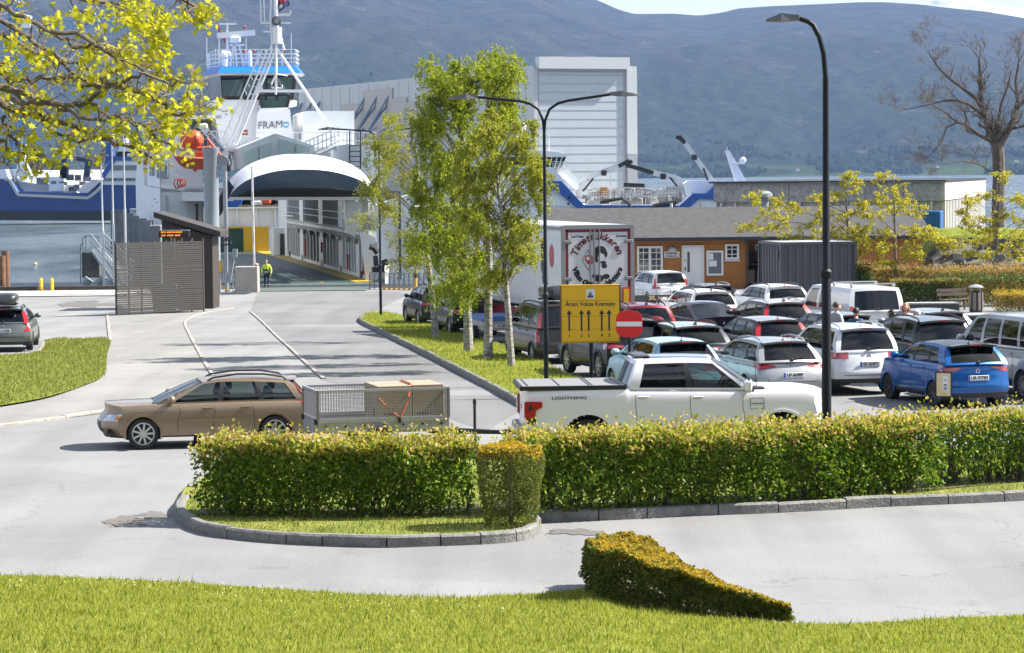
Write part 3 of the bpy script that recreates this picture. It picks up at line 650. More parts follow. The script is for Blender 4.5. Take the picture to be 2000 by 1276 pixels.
def column_spec(pts, rr, seed, n=2, jx=.85):
 "scatter clumps along a list of (x, y, half-width)"
 r_ = random.Random(seed); o_ = []
 for (x, y, hw) in pts:
  for _ in range(n): o_.append((x + r_.uniform(-jx, jx) * hw, y + r_.uniform(-20, 20), rr * r_.uniform(.75, 1.2), rr * r_.uniform(.75, 1.25)))
 return o_
leafy_tree('birch_tree', 'sparse pale birch leaning left beside the street lamp on the median', 'tree', bA, at(808, 262, bA.y), .13, px_clumps(bA.y, column_spec([(775, 262, 30), (790, 300, 50), (770, 340, 60), (790, 380, 70), (770, 420, 70), (800, 460, 50), (810, 500, 40), (745, 300, 20), (735, 370, 20)], 32, 1, 4), 1, 1.2), 10, 44, .07, M_BL2, M_BIRCH, 31, .7, GB, .016, cross=TW)
leafy_tree('birch_tree', 'tallest birch with dense green hanging foliage on the median', 'tree', bB, at(900, 110, bB.y), .15, px_clumps(bB.y, column_spec([(850, 150, 18), (905, 150, 20), (958, 130, 14), (868, 195, 40), (930, 195, 45), (890, 240, 65), (880, 280, 65), (870, 320, 60), (865, 360, 60), (860, 400, 60), (860, 440, 58), (855, 480, 55), (880, 520, 48), (890, 560, 36), (840, 240, 25)], 38, 2, 6), 2, 1.3), 12, 46, .08, M_BL1, M_BIRCH, 32, .9, GB, .018, cross=TW)
leafy_tree('birch_tree', 'middle birch with two-toned foliage between the tall one and the lamp', 'tree', bC, at(955, 120, bC.y), .14, px_clumps(bC.y, column_spec([(960, 160, 18), (995, 150, 16), (960, 215, 45), (975, 260, 45), (940, 310, 50), (925, 360, 55), (915, 410, 55), (910, 460, 50), (915, 510, 45), (920, 560, 40), (985, 200, 22)], 34, 3, 5), 3, 1.1), 11, 42, .075, M_BL1, M_BIRCH, 33, .8, GB, .016, cross=TW)
leafy_tree('birch_tree', 'young yellow-leaved birch nearest the yellow lane sign', 'tree', bD, at(968, 270, bD.y), .11, px_clumps(bD.y, column_spec([(940, 300, 40), (1000, 300, 50), (950, 340, 60), (1020, 345, 55), (960, 385, 65), (1030, 400, 40), (940, 430, 55), (1000, 440, 55), (960, 480, 50), (1010, 500, 40), (985, 540, 35), (1020, 265, 25), (960, 250, 30), (1045, 350, 20)], 31, 4, 5), 4, 1.0), 11, 46, .07, M_BL2, M_BIRCH, 34, .6, GB, .014, cross=TW)
# young trees at the right
M_YL = leaf_mat('young_tree_leaves', [(.22, .24, .015), (.34, .33, .022), (.42, .37, .035), (.4, .28, .06)], .5, .45)
M_GB = mat('young_bark', (.16, .14, .125), .9, var=.3, vscale=10)
GY2 = 'young trees by the harbour buildings'
for (bx, by, Y, tx, ty, spec, lab, sd_) in (
 (1655, 556, 122, 1655, 350, [(1500, 385), (1535, 395), (1570, 408), (1605, 420), (1515, 420), (1550, 435), (1590, 440), (1480, 442), (1520, 448), (1560, 462), (1600, 470), (1640, 380), (1665, 360), (1650, 420), (1680, 400), (1630, 455), (1665, 450), (1690, 470), (1640, 500), (1660, 345), (1610, 385)], 'spreading yellow-leaved tree beside the dark grey container', 41),
 (1751, 556, 121, 1745, 350, [(1730, 345), (1745, 370), (1720, 390), (1765, 390), (1700, 420), (1740, 415), (1785, 410), (1690, 450), (1730, 455), (1775, 450), (1800, 455), (1680, 490), (1720, 490), (1765, 485), (1810, 455), (1690, 520), (1735, 515), (1785, 500), (1830, 480), (1675, 460), (1850, 475)], 'yellow-leaved tree beside the white van with roof bars', 42),
 (1948, 530, 128, 1946, 350, [(1960, 345), (1900, 395), (1930, 385), (1975, 390), (1995, 400), (1890, 420), (1925, 430), (1960, 425), (2000, 430), (1900, 440), (1940, 455), (1985, 460), (2020, 440), (1920, 470), (1960, 480), (2010, 480), (1930, 500), (1985, 500), (2030, 470), (1900, 497)], 'staked yellow-leaved tree beside the far road at the picture edge', 43)):
 b0 = at(bx, by, Y); b0.z = g(b0.x, Y)
 leafy_tree('young_tree', lab, 'tree', b0, at(tx, ty, Y), .1, px_clumps(Y, [(tx + (x - tx) * 1.12, y, 31, 18) for x, y in spec], sd_, .9), 13, 30, .095, M_YL, M_GB, sd_, .1, GY2, .02, shape=6, trunk_bend=.1)
# stakes
# large bare tree
def bare_tree(base, limbs, seed, label):
 rr = random.Random(seed); root = thing('bare_tree', label, 'tree', tuple(base)); B = Vector(base); mb_ = MB(); tw = MB(); cnt = [0]
 def grow(p, d, L_, r_, depth):
  n = 4; pts = [p]; q = p
  for i in range(n):
   d = (d + Vector((rr.gauss(0, .2), rr.gauss(0, .2), rr.gauss(0.06, .18)))).normalized(); q = q + d * (L_ / n); pts.append(q)
  (mb_ if r_ > .02 else tw).tube(pts, [r_ * (1 - .45 * i / n) for i in range(n + 1)], 6 if r_ > .05 else 3, caps=False); cnt[0] += 1
  if depth <= 0: return
  for _ in range(rr.choice((2, 3, 3)) if depth > 1 else 4):
   i = rr.randint(1, n); a = Vector((rr.gauss(0, 1), rr.gauss(0, 1), rr.gauss(.25, .8))).normalized(); grow(pts[i], (d * .9 + a * .75).normalized(), L_ * rr.uniform(.5, .78), max(.009, r_ * .52), depth - 1)
 for pl, r0, r1 in limbs:
  pts = [Vector(p) - B for p in pl]; N = len(pts); mb_.tube(pts, [r0 + (r1 - r0) * i / (N - 1) for i in range(N)], 8)
  for i in range(1, N):
   for _ in range(2 if i < N - 1 else 4):
    if r0 > .3 and i < N - 1: continue
    rad = r0 + (r1 - r0) * i / (N - 1); t_ = (pts[i] - pts[i - 1]).normalized(); a = Vector((rr.gauss(0, 1), rr.gauss(0, 1), rr.gauss(.5, .7))).normalized()
    grow(pts[i].lerp(pts[i - 1], rr.random() * .8 if i < N - 1 else 0), (t_ * .8 + a * .7).normalized(), rr.uniform(.75, 1.15), max(.014, rad * .42), 4 if rr.random() < .55 else 3)
 mb_.build('trunk', BARKL, root, True); tw.build('twigs', mat('bare_twigs', (.18, .155, .14), .9), root)
BARKL = mat('grey_bark', (.15, .125, .105), .9, c2=(.06, .05, .042), vscale=5, bump=.5)
Yt = 152
def LP_(*a): return [at(x, y, Yt + d) for x, y, d in a]
tb = at(1950, 440, Yt)
bare_tree(tb, [(LP_((1950, 445, 0), (1949, 400, 0), (1951, 350, 0), (1950, 300, 0), (1945, 278, 0)), .36, .33),
 (LP_((1944, 285, 0), (1932, 255, .3), (1922, 220, .5), (1916, 190, .3), (1915, 150, 0), (1912, 115, -.3)), .24, .07),
 (LP_((1921, 215, .5), (1905, 192, .3), (1880, 172, 0), (1850, 150, -.6), (1830, 128, -1), (1815, 105, -1.2)), .14, .035),
 (LP_((1915, 222, .4), (1895, 205, 1), (1870, 196, 1.5), (1840, 198, 1.7), (1800, 208, 2), (1772, 214, 2)), .11, .02),
 (LP_((1935, 275, 0), (1910, 262, -.8), (1885, 243, -1.3), (1868, 238, -1.5), (1850, 222, -1.6), (1822, 205, -2)), .14, .03),
 (LP_((1868, 240, -1.5), (1848, 250, -1.6), (1840, 275, -1.5), (1822, 298, -1.4), (1810, 308, -1.4)), .06, .015),
 (LP_((1952, 285, 0), (1965, 262, 0), (1980, 235, .4), (1988, 200, .6), (1984, 160, .8), (1990, 120, 1)), .24, .06),
 (LP_((1985, 210, .5), (2010, 190, .8), (2040, 165, 1), (2060, 130, 1)), .14, .04), (LP_((1972, 252, .2), (2000, 246, -.3), (2040, 235, -.8)), .12, .04),
 (LP_((1955, 270, 0), (1950, 240, -.5), (1955, 205, -.9), (1968, 170, -1.3), (1975, 140, -1.5)), .12, .03),
 (LP_((1935, 338, 0), (1920, 325, -.6), (1905, 318, -1.2), (1880, 315, -1.6), (1850, 320, -1.8)), .06, .012)], 5, 'large bare leafless tree on the grassy mound')
# ------------------------------------------------------------------ maple overhanging the view, trunk just outside on the left
def maple():
 rr = random.Random(77); r_ = np.random.default_rng(77); Y0 = 20.5
 bx = -5.6; base = Vector((bx, Y0, lawn_z(bx, Y0))); root = thing('maple_tree', 'maple tree whose knotty boughs with fresh yellow leaves hang into the upper left', 'tree', tuple(base))
 mk = mat('maple_bark', (.22, .17, .13), .9, c2=(.05, .04, .03), vscale=22, bump=.5, bscale=60)
 LF = leaf_mat('maple_leaves', [(.27, .29, .012), (.4, .38, .014), (.48, .42, .025), (.33, .38, .06)], .55, .45)
 BUD = leaf_mat('maple_buds', [(.3, .22, .06), (.4, .28, .14)], .3)
 wood = MB(); tw = MB(); leaves = []; buds = []
 loc = lambda v: Vector(v) - base
 fork = Vector((-5.2, Y0, 4.6)); wood.tube([loc(base - Vector((0, 0, .2))), loc(base + Vector((.05, 0, .9))), loc(Vector((-5.35, Y0, 3.6))), loc(fork)], [.3, .24, .2, .17], 12); wood.tube([loc(fork), loc((-5.6, Y0 + .4, 7)), loc((-5.2, Y0, 9.5))], [.16, .12, .05], 8)
 limbs = [([(-60, 95, 0), (20, 160, 0), (75, 155, .1), (150, 150, .2), (200, 150, .3), (260, 125, .4), (300, 95, .4)], 5.0),
  ([(-60, 150, -.2), (20, 180, -.2), (60, 190, -.3), (110, 205, -.4), (160, 205, -.4), (215, 170, -.5), (250, 155, -.5), (285, 145, -.5)], 6.5),
  ([(-60, 165, .3), (10, 205, .3), (60, 220, .3), (120, 240, .2), (180, 265, .2), (240, 285, .1), (300, 310, .1)], 7.0),
  ([(-60, 95, .5), (0, 130, .5), (18, 155, .5), (25, 180, .5), (70, 215, .4), (105, 260, .4), (150, 275, .4), (195, 270, .3)], 5.0),
  ([(-60, -20, -.4), (0, 8, -.4), (60, 40, -.4), (120, 75, -.5), (150, 95, -.5), (190, 85, -.6)], 4.5),
  ([(-60, 20, .2), (0, 40, .2), (50, 70, .2), (100, 105, .2), (150, 145, .2), (190, 160, .2), (235, 165, .3), (280, 180, .3), (305, 205, .4)], 4.5),
  ([(60, -30, .6), (150, -5, .6), (230, 10, .6), (270, 45, .6), (290, 70, .6)], 4.5),
  ([(200, -40, -.3), (300, -25, -.3), (350, -8, -.3), (372, 8, -.3), (392, 20, -.3)], 4.0),
  ([(160, 170, -.3), (230, 165, -.3), (285, 185, -.3), (330, 215, -.3), (362, 222, -.3), (390, 208, -.3)], 4.2),
  ([(170, 205, .4), (230, 230, .4), (280, 245, .4), (310, 275, .4), (350, 288, .4)], 3.6),
  ([(20, 195, -.6), (60, 200, -.6), (120, 215, -.6), (190, 235, -.6), (250, 240, -.6), (300, 255, -.6)], 4.0),
  ([(-60, 250, .1), (0, 275, .1), (20, 292, .1), (60, 305, .1)], 3.0), ([(5, 225, .2), (10, 250, .2), (30, 275, .2), (60, 290, .2), (90, 310, .2)], 2.6),
  ([(-40, 60, .7), (20, 75, .7), (70, 100, .7), (120, 130, .7), (170, 120, .7), (220, 95, .7)], 4),
  ([(100, 60, -.8), (160, 70, -.8), (200, 95, -.8), (240, 115, -.8), (290, 150, -.8), (340, 165, -.8), (372, 160, -.8)], 3.4)]
 def twig(p, d, L_, r0, lv):
  n = 5; pts = [p]; q = p
  for i in range(n):
   d = (d + Vector((rr.gauss(0, .28), rr.gauss(0, .25), rr.gauss(-.02, .28)))).normalized(); q = q + d * L_ / n; pts.append(q)
  tw.tube(pts, [r0 * (1 - .6 * i / n) for i in range(n + 1)], 4, caps=False)
  if lv > 0:
   for _ in range(rr.choice((1, 2, 2))):
    i = rr.randint(1, n - 1); twig(pts[i], (d + Vector((rr.gauss(0, .8), rr.gauss(0, .6), rr.gauss(.1, .7)))).normalized(), L_ * rr.uniform(.45, .8), r0 * .65, lv - 1)
  e = pts[-1]
  if rr.random() < .42: cluster(e, rr.randint(3, 6))
  else: buds.append(e)
 def cluster(e, n):
  for _ in range(n): leaves.append((e.x + rr.gauss(0, .028), e.y + rr.gauss(0, .03), e.z + rr.gauss(-.02, .025)))
 for pl, rp in limbs:
  P = [loc(at(x, y, Y0 + d)) for x, y, d in pl]
  if pl[0][0] < -30: P = [loc(fork + Vector((0, 0, 1.2)))] + P
  Q = []
  for i in range(len(P) - 1):
   for k in range(4): Q.append(P[i].lerp(P[i + 1], k / 4) + Vector((rr.gauss(0, .012), rr.gauss(0, .012), rr.gauss(0, .012))))
  Q.append(P[-1]); N = len(Q); rad = rp / 225; wood.tube(Q, [rad * (1 - .72 * i / (N - 1)) + .003 for i in range(N)], 7)
  for i in range(3, N):
   if rr.random() < .75: twig(Q[i], ((Q[i] - Q[i - 1]).normalized() + Vector((rr.gauss(0, .8), rr.gauss(0, .6), rr.gauss(.05, .8)))).normalized(), rr.uniform(.1, .26), .006, 1 if rr.random() < .6 else 2)
  for _ in range(3): twig(Q[-1], ((Q[-1] - Q[-2]).normalized() + Vector((rr.gauss(0, .5), rr.gauss(0, .5), rr.gauss(0, .5)))).normalized(), rr.uniform(.07, .16), .005, 1)
 for (x, y, sx, sy, n) in ((255, 20, 55, 22, 34), (290, 60, 32, 26, 26), (320, 75, 14, 12, 8), (170, 25, 30, 15, 12), (400, 20, 28, 18, 16), (250, 110, 30, 16, 12), (335, 215, 40, 14, 12), (375, 205, 26, 10, 10), (340, 250, 22, 10, 8), (345, 285, 14, 8, 4), (275, 280, 12, 10, 5), (180, 100, 25, 15, 10), (300, 110, 30, 15, 12), (340, 150, 30, 14, 10), (250, 190, 25, 15, 8), (110, 40, 25, 12, 8), (65, 300, 25, 8, 5), (120, 290, 20, 10, 6), (60, 270, 18, 8, 5), (100, 235, 20, 10, 5), (25, 110, 15, 40, 7), (320, 30, 14, 20, 8), (300, 295, 8, 8, 3)):
  for _ in range(n):
   p = loc(at(x + rr.gauss(0, .5) * sx, y + rr.gauss(0, .5) * sy, Y0 + rr.uniform(-.6, .6))); cluster(p, rr.randint(4, 7))
   tw.tube([p, p + Vector((rr.gauss(-.05, .03), rr.gauss(0, .03), rr.gauss(.04, .03)))], [.002, .004], 3, caps=False)
 wood.build('trunk', mk, root, True); tw.build('twigs', mat('maple_twigs', (.2, .155, .12), .9, var=.4, vscale=30), root)
 np_obj('leaves', leaf_verts(np.array(leaves), .053, 11, (0, -.5, .5), 7, (0, 0, -1.2)), 11, LF, root); struct(np_obj('buds', leaf_verts(np.array(buds), .028, 4, (0, 0, 0), 8), 4, BUD, root), 'stuff')
maple()
# ================================================================== FAR SHORE: hall, crane, ships
def plank(name, c, period, axis='Z', dark=.45, rough=.7, var=.08, width=.08):
 if name in MATS: return MATS[name]
 m = mat(name, c, rough, var=var, vscale=3); t = m.node_tree; b = t.nodes['Principled BSDF']; src = b.inputs['Base Color'].links[0].from_socket
 gp = nd(t, 'ShaderNodeNewGeometry'); sp = nd(t, 'ShaderNodeSeparateXYZ'); t.links.new(gp.outputs['Position'], sp.inputs[0])
 d = nd(t, 'ShaderNodeMath', operation='DIVIDE'); d.inputs[1].default_value = period; t.links.new(sp.outputs[axis], d.inputs[0])
 f = nd(t, 'ShaderNodeMath', operation='FRACT'); t.links.new(d.outputs[0], f.inputs[0])
 r_ = nd(t, 'ShaderNodeValToRGB'); r_.color_ramp.elements[0].position = width; r_.color_ramp.elements[1].position = width * 1.8; r_.color_ramp.elements[0].color = (dark, dark, dark, 1); t.links.new(f.outputs[0], r_.inputs[0])
 q = nd(t, 'ShaderNodeMix', data_type='RGBA', blend_type='MULTIPLY'); q.inputs['Factor'].default_value = 1; t.links.new(src, q.inputs['A']); t.links.new(r_.outputs[0], q.inputs['B']); t.links.new(q.outputs['Result'], b.inputs['Base Color'])
 bp = nd(t, 'ShaderNodeBump'); bp.inputs['Strength'].default_value = .6; bp.inputs['Distance'].default_value = .02; t.links.new(f.outputs[0], bp.inputs['Height']); t.links.new(bp.outputs[0], b.inputs['Normal'])
 return m
M_HALL = mat('hall_cladding', (.43, .45, .47), .55, var=.05, vscale=.15); M_HALLD = mat('hall_grey_cladding', (.3, .31, .33), .55); M_BEIGE = mat('hall_beige_cladding', (.38, .36, .34), .6)
M_SEAM = mat('seam', (.34, .37, .41), .6); M_BLUEST = mat('blue_grey_steel', (.13, .19, .28), .5)
mb = MB(); mb.box((-110, 830, -4.5), (340, 330, 4.4)); struct(mb.build('far_quay', CONC))
HB = thing('shipyard_hall', 'huge pale grey shipyard hall with a ribbed door behind the trawler', 'hall', (6, 700, -2.2), math.atan2(.386, .923))
mb = MB(); HZ = 37.0; mb.box((14.8, 96, HZ / 2 - .8), (29.4, 192, HZ - 1.6)); mb.build('walls', M_HALL, HB)
mb = MB(); mb.box((13.7, -.9, HZ - .9), (25.6, 2.6, 3.0)); mb.build('canopy', mat('hall_light_cladding', (.5, .52, .53), .5), HB)
mb = MB(); mb.box((13.4, -.12, 17), (24, .3, 33.5)); dr = mb.build('door', mat('hall_door', (.42, .46, .5), .45, var=.04, vscale=.3), HB)
mb = MB()
for k in range(15): mb.box((13.4, -.3, 1.5 + k * 2.25), (24, .1, .14))
mb.build('seams', M_SEAM, dr)
mb = MB(); mb.box((27.7, -.4, 23.5), (2.9, .9, 22)); mb.build('pilaster', mat('hall_light_cladding', (.5, .52, .53), .5), HB)
mb = MB(); mb.box((27.7, -.4, 6.2), (2.9, .88, 12.4)); mb.build('pilaster_base', M_HALLD, HB)
mb = MB(); mb.box((.6, -.2, 17.5), (1.1, .6, 35)); mb.build('corner_column', M_HALL, HB)
mb = MB()
for (a, b_, z) in ((150, 130, 29.3), (130, 104, 33), (104, 92, 30), (92, 78, 28.5), (192, 150, 22)): mb.box((-.1, (a + b_) / 2, z / 2), (.5, abs(a - b_), z))
mb.build('cladding', M_BEIGE, HB, False)
mb = MB()
for k in range(22): mb.box((0, 5 + k * 8.6, 17.4), (.06, .1, 34.8))
mb.build('side_seams', mat('light_seam', (.37, .39, .41), .6), HB)
for s in (188, 178, 170, 128, 117, 107, 62, 54):
 mb = MB(); top = 31 if s > 60 else 33.5
 for q in (0, 1.6): mb.bar((-.2 - q * .2, s + q, top - q * 2), (-6.5, s + q + 7, top - 14), .45)
 for k in range(5): f = k / 4; mb.bar((-.2 - 6.3 * f, s + 7 * f, top - 14 * f), (-.5 - 6 * f, s + 1.6 + 7 * f, top - 3 - 11.5 * f), .25)
 mb.bar((-.2, s, top - 9), (-6.3, s + 7, top - 14), .25); mb.bar((-6.4, s + 7, top - 14), (-6.4, s + 7, top - 22), .4)
 mb.build('door_strut', M_BLUEST, HB)
mb = MB()
for x in (8, 17): mb.box((x, 4, HZ + .5), (4, 3, .8))
mb.build('roof_vent', M_SEAM, HB)
# tower crane
M_CR = mat('crane_blue', (.03, .16, .42), .5); Yc = 690
def lattice(mb_, A, B, wdt, n, up=(0, 0, 1), r=.16):
 A, B = Vector(A), Vector(B); d = (B - A).normalized(); a = d.cross(Vector(up)); 
 a = a.normalized() if a.length > 1e-3 else Vector((1, 0, 0)); b_ = a.cross(d).normalized()
 cs = [(a * i + b_ * j) * (wdt / 2) for i, j in ((-1, -1), (1, -1), (1, 1), (-1, 1))]
 for c in cs: mb_.bar(A + c, B + c, r * 1.6)
 for k in range(n):
  p, q = A.lerp(B, k / n), A.lerp(B, (k + 1) / n)
  for i in range(4): mb_.bar(p + cs[i], q + cs[(i + 1) % 4], r); mb_.bar(q + cs[i], q + cs[(i + 1) % 4], r)
T0, T1 = at(35, 345, Yc), at(27, -12, Yc)
cr_ = thing('tower_crane', 'blue lattice tower crane rising behind the maple leaves', 'crane')
mb = MB(); lattice(mb, T0, T1, 2.2, 22); mb.build('tower', M_CR, cr_)
mb = MB(); lattice(mb, at(-60, 44, Yc), at(272, 49, Yc), 1.8, 34, r=.12); mb.build('jib', mat('crane_light_blue', (.12, .28, .5), .5), cr_)
mb = MB(); c = at(52, 42, Yc); mb.box(c, (2.4, 2.6, 3), ch=.2); mb.build('cab', WHITE, cr_)
# warehouse and trees on the far quay
wh = thing('warehouse', 'long low pale-roofed warehouse behind the blue ship on the left', 'warehouse')
mb = MB(); A = at(40, 326, 640); B = at(205, 326, 640)
mb.box(((A.x + B.x) / 2, 655, .4), (B.x - A.x, 30, 4)); mb.build('wall', mat('warehouse_wall', (.4, .4, .39), .8), wh)
mb = MB(); mb.hexa([(A.x - 1, 639, 2.4), (B.x + 1, 639, 2.4), (B.x + 1, 671, 2.4), (A.x - 1, 671, 2.4), (A.x, 652, 7.4), (B.x, 652, 7.4), (B.x, 658, 7.4), (A.x, 658, 7.4)]); mb.build('roof', mat('pale_roofing', (.45, .45, .44), .8, var=.1, vscale=.4), wh)
M_FT = leaf_mat('far_tree_leaves', [(.1, .1, .04), (.16, .15, .06), (.2, .16, .07)], .4)
M_FT2 = leaf_mat('far_tree_green', [(.06, .09, .03), (.1, .13, .04)], .4)
for i, (x, y, rx, rz_, m_, lb) in enumerate(((25, 322, 22, 24, M_FT2, 'green tree at the far left behind the ship'), (75, 318, 32, 28, M_FT, 'broad brownish tree behind the pale warehouse'), (190, 312, 24, 28, M_FT, 'brownish tree behind the right end of the pale warehouse'), (115, 325, 20, 16, M_FT2, 'small green tree between the brownish trees on the far quay'))):
 Yq = 700; b0 = at(x, 342, Yq); b0.z = -2.3; leafy_tree('far_tree', lb, 'tree', b0, at(x, y - rz_ * .7, Yq), .3, px_clumps(Yq, [(x + rnd.uniform(-.7, .7) * rx, y + rnd.uniform(-.8, .7) * rz_, rx * .4, rz_ * .35) for _ in range(12)], i, 2), 5, 16, .6, m_, BARK, 60 + i, .2, 'trees on the far quay', .1)
# ---- ships in outline plates of their full beam
M_NAVY = mat('ship_blue', (.018, .06, .22), .4, var=.12, vscale=.3); M_ROYAL = mat('ship_royal_blue', (.015, .09, .36), .4); M_BOOT = mat('ship_black', (.02, .022, .03), .5)
M_SGREY = mat('ship_grey', (.35, .38, .4), .5); M_WIN = mat('dark_window', (.02, .025, .03), .08, spec=.8)
def poly(mb_, pix, Y, d): mb_.slab([at(x, y, Y) for x, y in pix][::-1], (0, d, 0))
def rails(mb_, pix, Y, h=1.0, n=8, r=.04, rows_=3):
 P = [at(x, y, Y) for x, y in pix]
 for a, b_ in zip(P, P[1:]):
  for k in range(rows_): z = Vector((0, 0, h * (k + 1) / rows_)); mb_.bar(a + z, b_ + z, r)
  for k in range(n + 1): q = a.lerp(b_, k / n); mb_.bar(q, q + Vector((0, 0, h)), r)
LS = thing('supply_ship', 'blue and white offshore ship moored across the water on the left', 'ship'); YL = 553
mb = MB(); poly(mb, [(-60, 349), (15, 351), (24, 363), (33, 374), (172, 378), (184, 371), (197, 361), (300, 363), (330, 363), (330, 413), (-60, 411)], YL, 14); mb.build('hull', M_NAVY, LS)
mb = MB(); poly(mb, [(-60, 411), (330, 413), (330, 432), (-60, 430)], YL, 14); mb.build('boot_topping', M_BOOT, LS)
mb = MB(); ln = [(8, 350), (18, 351), (35, 381), (172, 387), (190, 373), (200, 361)]
for a, b_ in zip(ln, ln[1:]): mb.bar(at(*a, YL - .15), at(*b_, YL - .15), .25, .55)
mb.build('stripe', mat('ship_stripe', (.45, .48, .5), .5), LS)
mb = MB(); poly(mb, [(-60, 331), (11, 331), (17, 350), (-60, 348)], YL + 1, 12); poly(mb, [(11, 331), (72, 332), (72, 345), (25, 345)], YL + 6, 6); poly(mb, [(20, 352), (30, 373), (150, 377), (150, 362), (60, 358)], YL + 8, 4); poly(mb, [(95, 345), (95, 374), (122, 374), (122, 350)], YL + 5, 4); poly(mb, [(150, 375), (165, 358), (186, 352), (196, 355), (172, 377)], YL + 3, 6); mb.build('deckhouse', SHIPWHITE, LS)
mb = MB(); poly(mb, [(198, 361), (204, 345), (222, 316), (330, 316), (330, 363)], YL + .6, 12); sup = mb.build('superstructure', SHIPWHITE, LS)
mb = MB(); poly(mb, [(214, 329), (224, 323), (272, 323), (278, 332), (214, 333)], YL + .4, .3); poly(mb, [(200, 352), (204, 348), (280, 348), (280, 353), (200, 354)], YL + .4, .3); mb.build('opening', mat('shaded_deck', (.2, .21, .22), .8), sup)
mb = MB()
for x in (215, 223, 240, 246, 252, 268): poly(mb, [(x, 349), (x + 3, 349), (x + 3, 352), (x, 352)], YL + .2, .3)
mb.build('window', M_WIN, sup)
mb = MB(); poly(mb, [(196, 343), (203, 350), (226, 314), (280, 312), (280, 306), (222, 306)], YL + .3, .5); poly(mb, [(204, 322), (220, 310), (218, 280), (208, 278)], YL + 4, 4); mb.build('blue_wing', M_ROYAL, LS)
mb = MB(); poly(mb, [(225, 308), (228, 296), (300, 296), (300, 308)], YL + 2, 9); mb.build('bridge_window', M_WIN, LS)
mb = MB(); poly(mb, [(228, 296), (236, 284), (300, 282), (300, 296)], YL + 1.5, 10); mb.box(at(246, 281, YL + 4), (1.2, 1.2, 2.2), ch=.3); mb.build('bridge_roof', SHIPWHITE, LS)
mb = MB(); poly(mb, [(31, 336), (40, 300), (36, 284), (50, 283), (47, 312), (55, 332), (46, 338), (42, 325)], YL + 5, 2); poly(mb, [(50, 318), (66, 352), (58, 352), (46, 326)], YL + 5, 2); mb.build('stern_gantry', SHIPWHITE, LS)
mb = MB(); mb.bar(at(125, 348, YL + 6), at(127, 318, YL + 6), 1.6); mb.bar(at(124, 322, YL + 6), at(136, 270, YL + 6), 1.0); mb.bar(at(119, 338, YL + 6), at(131, 338, YL + 6), 1.6, 2.4); mb.bar(at(168, 352, YL + 6), at(174, 312, YL + 6), 1.2); mb.bar(at(144, 309, YL + 6), at(175, 314, YL + 6), .9); mb.build('deck_crane', mat('crane_navy', (.012, .03, .09), .45), LS)
mb = MB(); rails(mb, [(28, 350), (70, 350), (120, 352)], YL + 5, .9, 10, .06); rails(mb, [(150, 360), (190, 360)], YL + 3, .9, 8, .06); mb.build('railing', WHITE, LS)
mb = MB()
for k in range(26):
 x = rnd.uniform(74, 190); y = rnd.uniform(346, 372); c = at(x, y, YL + rnd.uniform(5, 8)); mb.box(c, (rnd.uniform(.4, 1.6), .8, rnd.uniform(.4, 1.4)), rnd.uniform(-.2, .2), ch=.08)
struct(mb.build('deck_gear', mat('deck_gear', (.3, .31, .32), .6, c2=(.05, .055, .06), vscale=.6), LS), 'stuff')
# trawler at the right
TR = thing('trawler', 'white trawler with blue swoosh and deck cranes moored behind the orange building', 'ship'); YT = 330
mb = MB(); poly(mb, [(940, 470), (940, 380), (1128, 400), (1326, 401), (1350, 380), (1480, 372), (1560, 372), (1560, 470)], YT + .2, 10); mb.build('hull', SHIPWHITE, TR)
mb = MB(); poly(mb, [(1128, 401), (1326, 402), (1326, 408), (1128, 408)], YT, .3); poly(mb, [(1324, 406), (1354, 378), (1381, 378), (1402, 357), (1560, 354), (1560, 388), (1402, 391), (1365, 389), (1346, 406)], YT - .2, 3); poly(mb, [(1040, 354), (1096, 354), (1147, 408), (1128, 408), (1083, 370), (1040, 370)], YT - .4, .5); poly(mb, [(975, 322), (1010, 334), (1046, 346), (1046, 353), (1000, 342), (975, 336)], YT - .4, .5); mb.build('blue_band', M_ROYAL, TR)
mb = MB(); poly(mb, [(940, 400), (940, 322), (1080, 327), (1098, 352), (1140, 404), (1128, 404)], YT, 9); poly(mb, [(1077, 329), (1110, 329), (1133, 354), (1128, 372), (1122, 370)], YT + 2, 6); mb.build('superstructure', SHIPWHITE, TR)
mb = MB(); poly(mb, [(985, 326), (980, 306), (1106, 307), (1096, 328)], YT + 1, 6); mb.build('bridge_window', M_WIN, TR)
mb = MB()
for x0, x1 in ((1066, 1062), (1078, 1073), (1088, 1083), (1098, 1091)): mb.bar(at(x0, 307, YT + .9), at(x1, 328, YT + .9), .12)
poly(mb, [(976, 307), (985, 297), (1040, 293), (1085, 297), (1109, 302), (1107, 307)], YT + .6, 7); mb.build('bridge_roof', SHIPWHITE, TR)
mb = MB(); mb.ell(at(1021, 248, YT + 3), (.45, .45, .5)); mb.bar(at(1021, 254, YT + 3), at(1021, 292, YT + 3), .25); mb.bar(at(1073, 297, YT + 3), at(1072, 238, YT + 3), .1); mb.bar(at(1000, 268, YT + 3), at(1045, 268, YT + 3), .15)
rails(mb, [(1080, 329), (1110, 329)], YT + 1, .8, 6, .05); rails(mb, [(1040, 297), (1100, 302)], YT + 1, .5, 8, .04); mb.build('mast', WHITE, TR)
mb = MB()
for x, y in ((1062, 360), (1086, 374), (1110, 398), (1112, 386), (1068, 377)): mb.lathe([(0, -.05), (.16, -.05), (.16, .05)], 10, at(x, y, YT - .6), 'y')
poly(mb, [(1062, 345), (1068, 345), (1068, 352), (1062, 352)], YT - .5, .3); mb.build('porthole', M_WIN, TR)
M_CW = mat('crane_white', (.6, .63, .66), .35); Yc2 = YT + 5
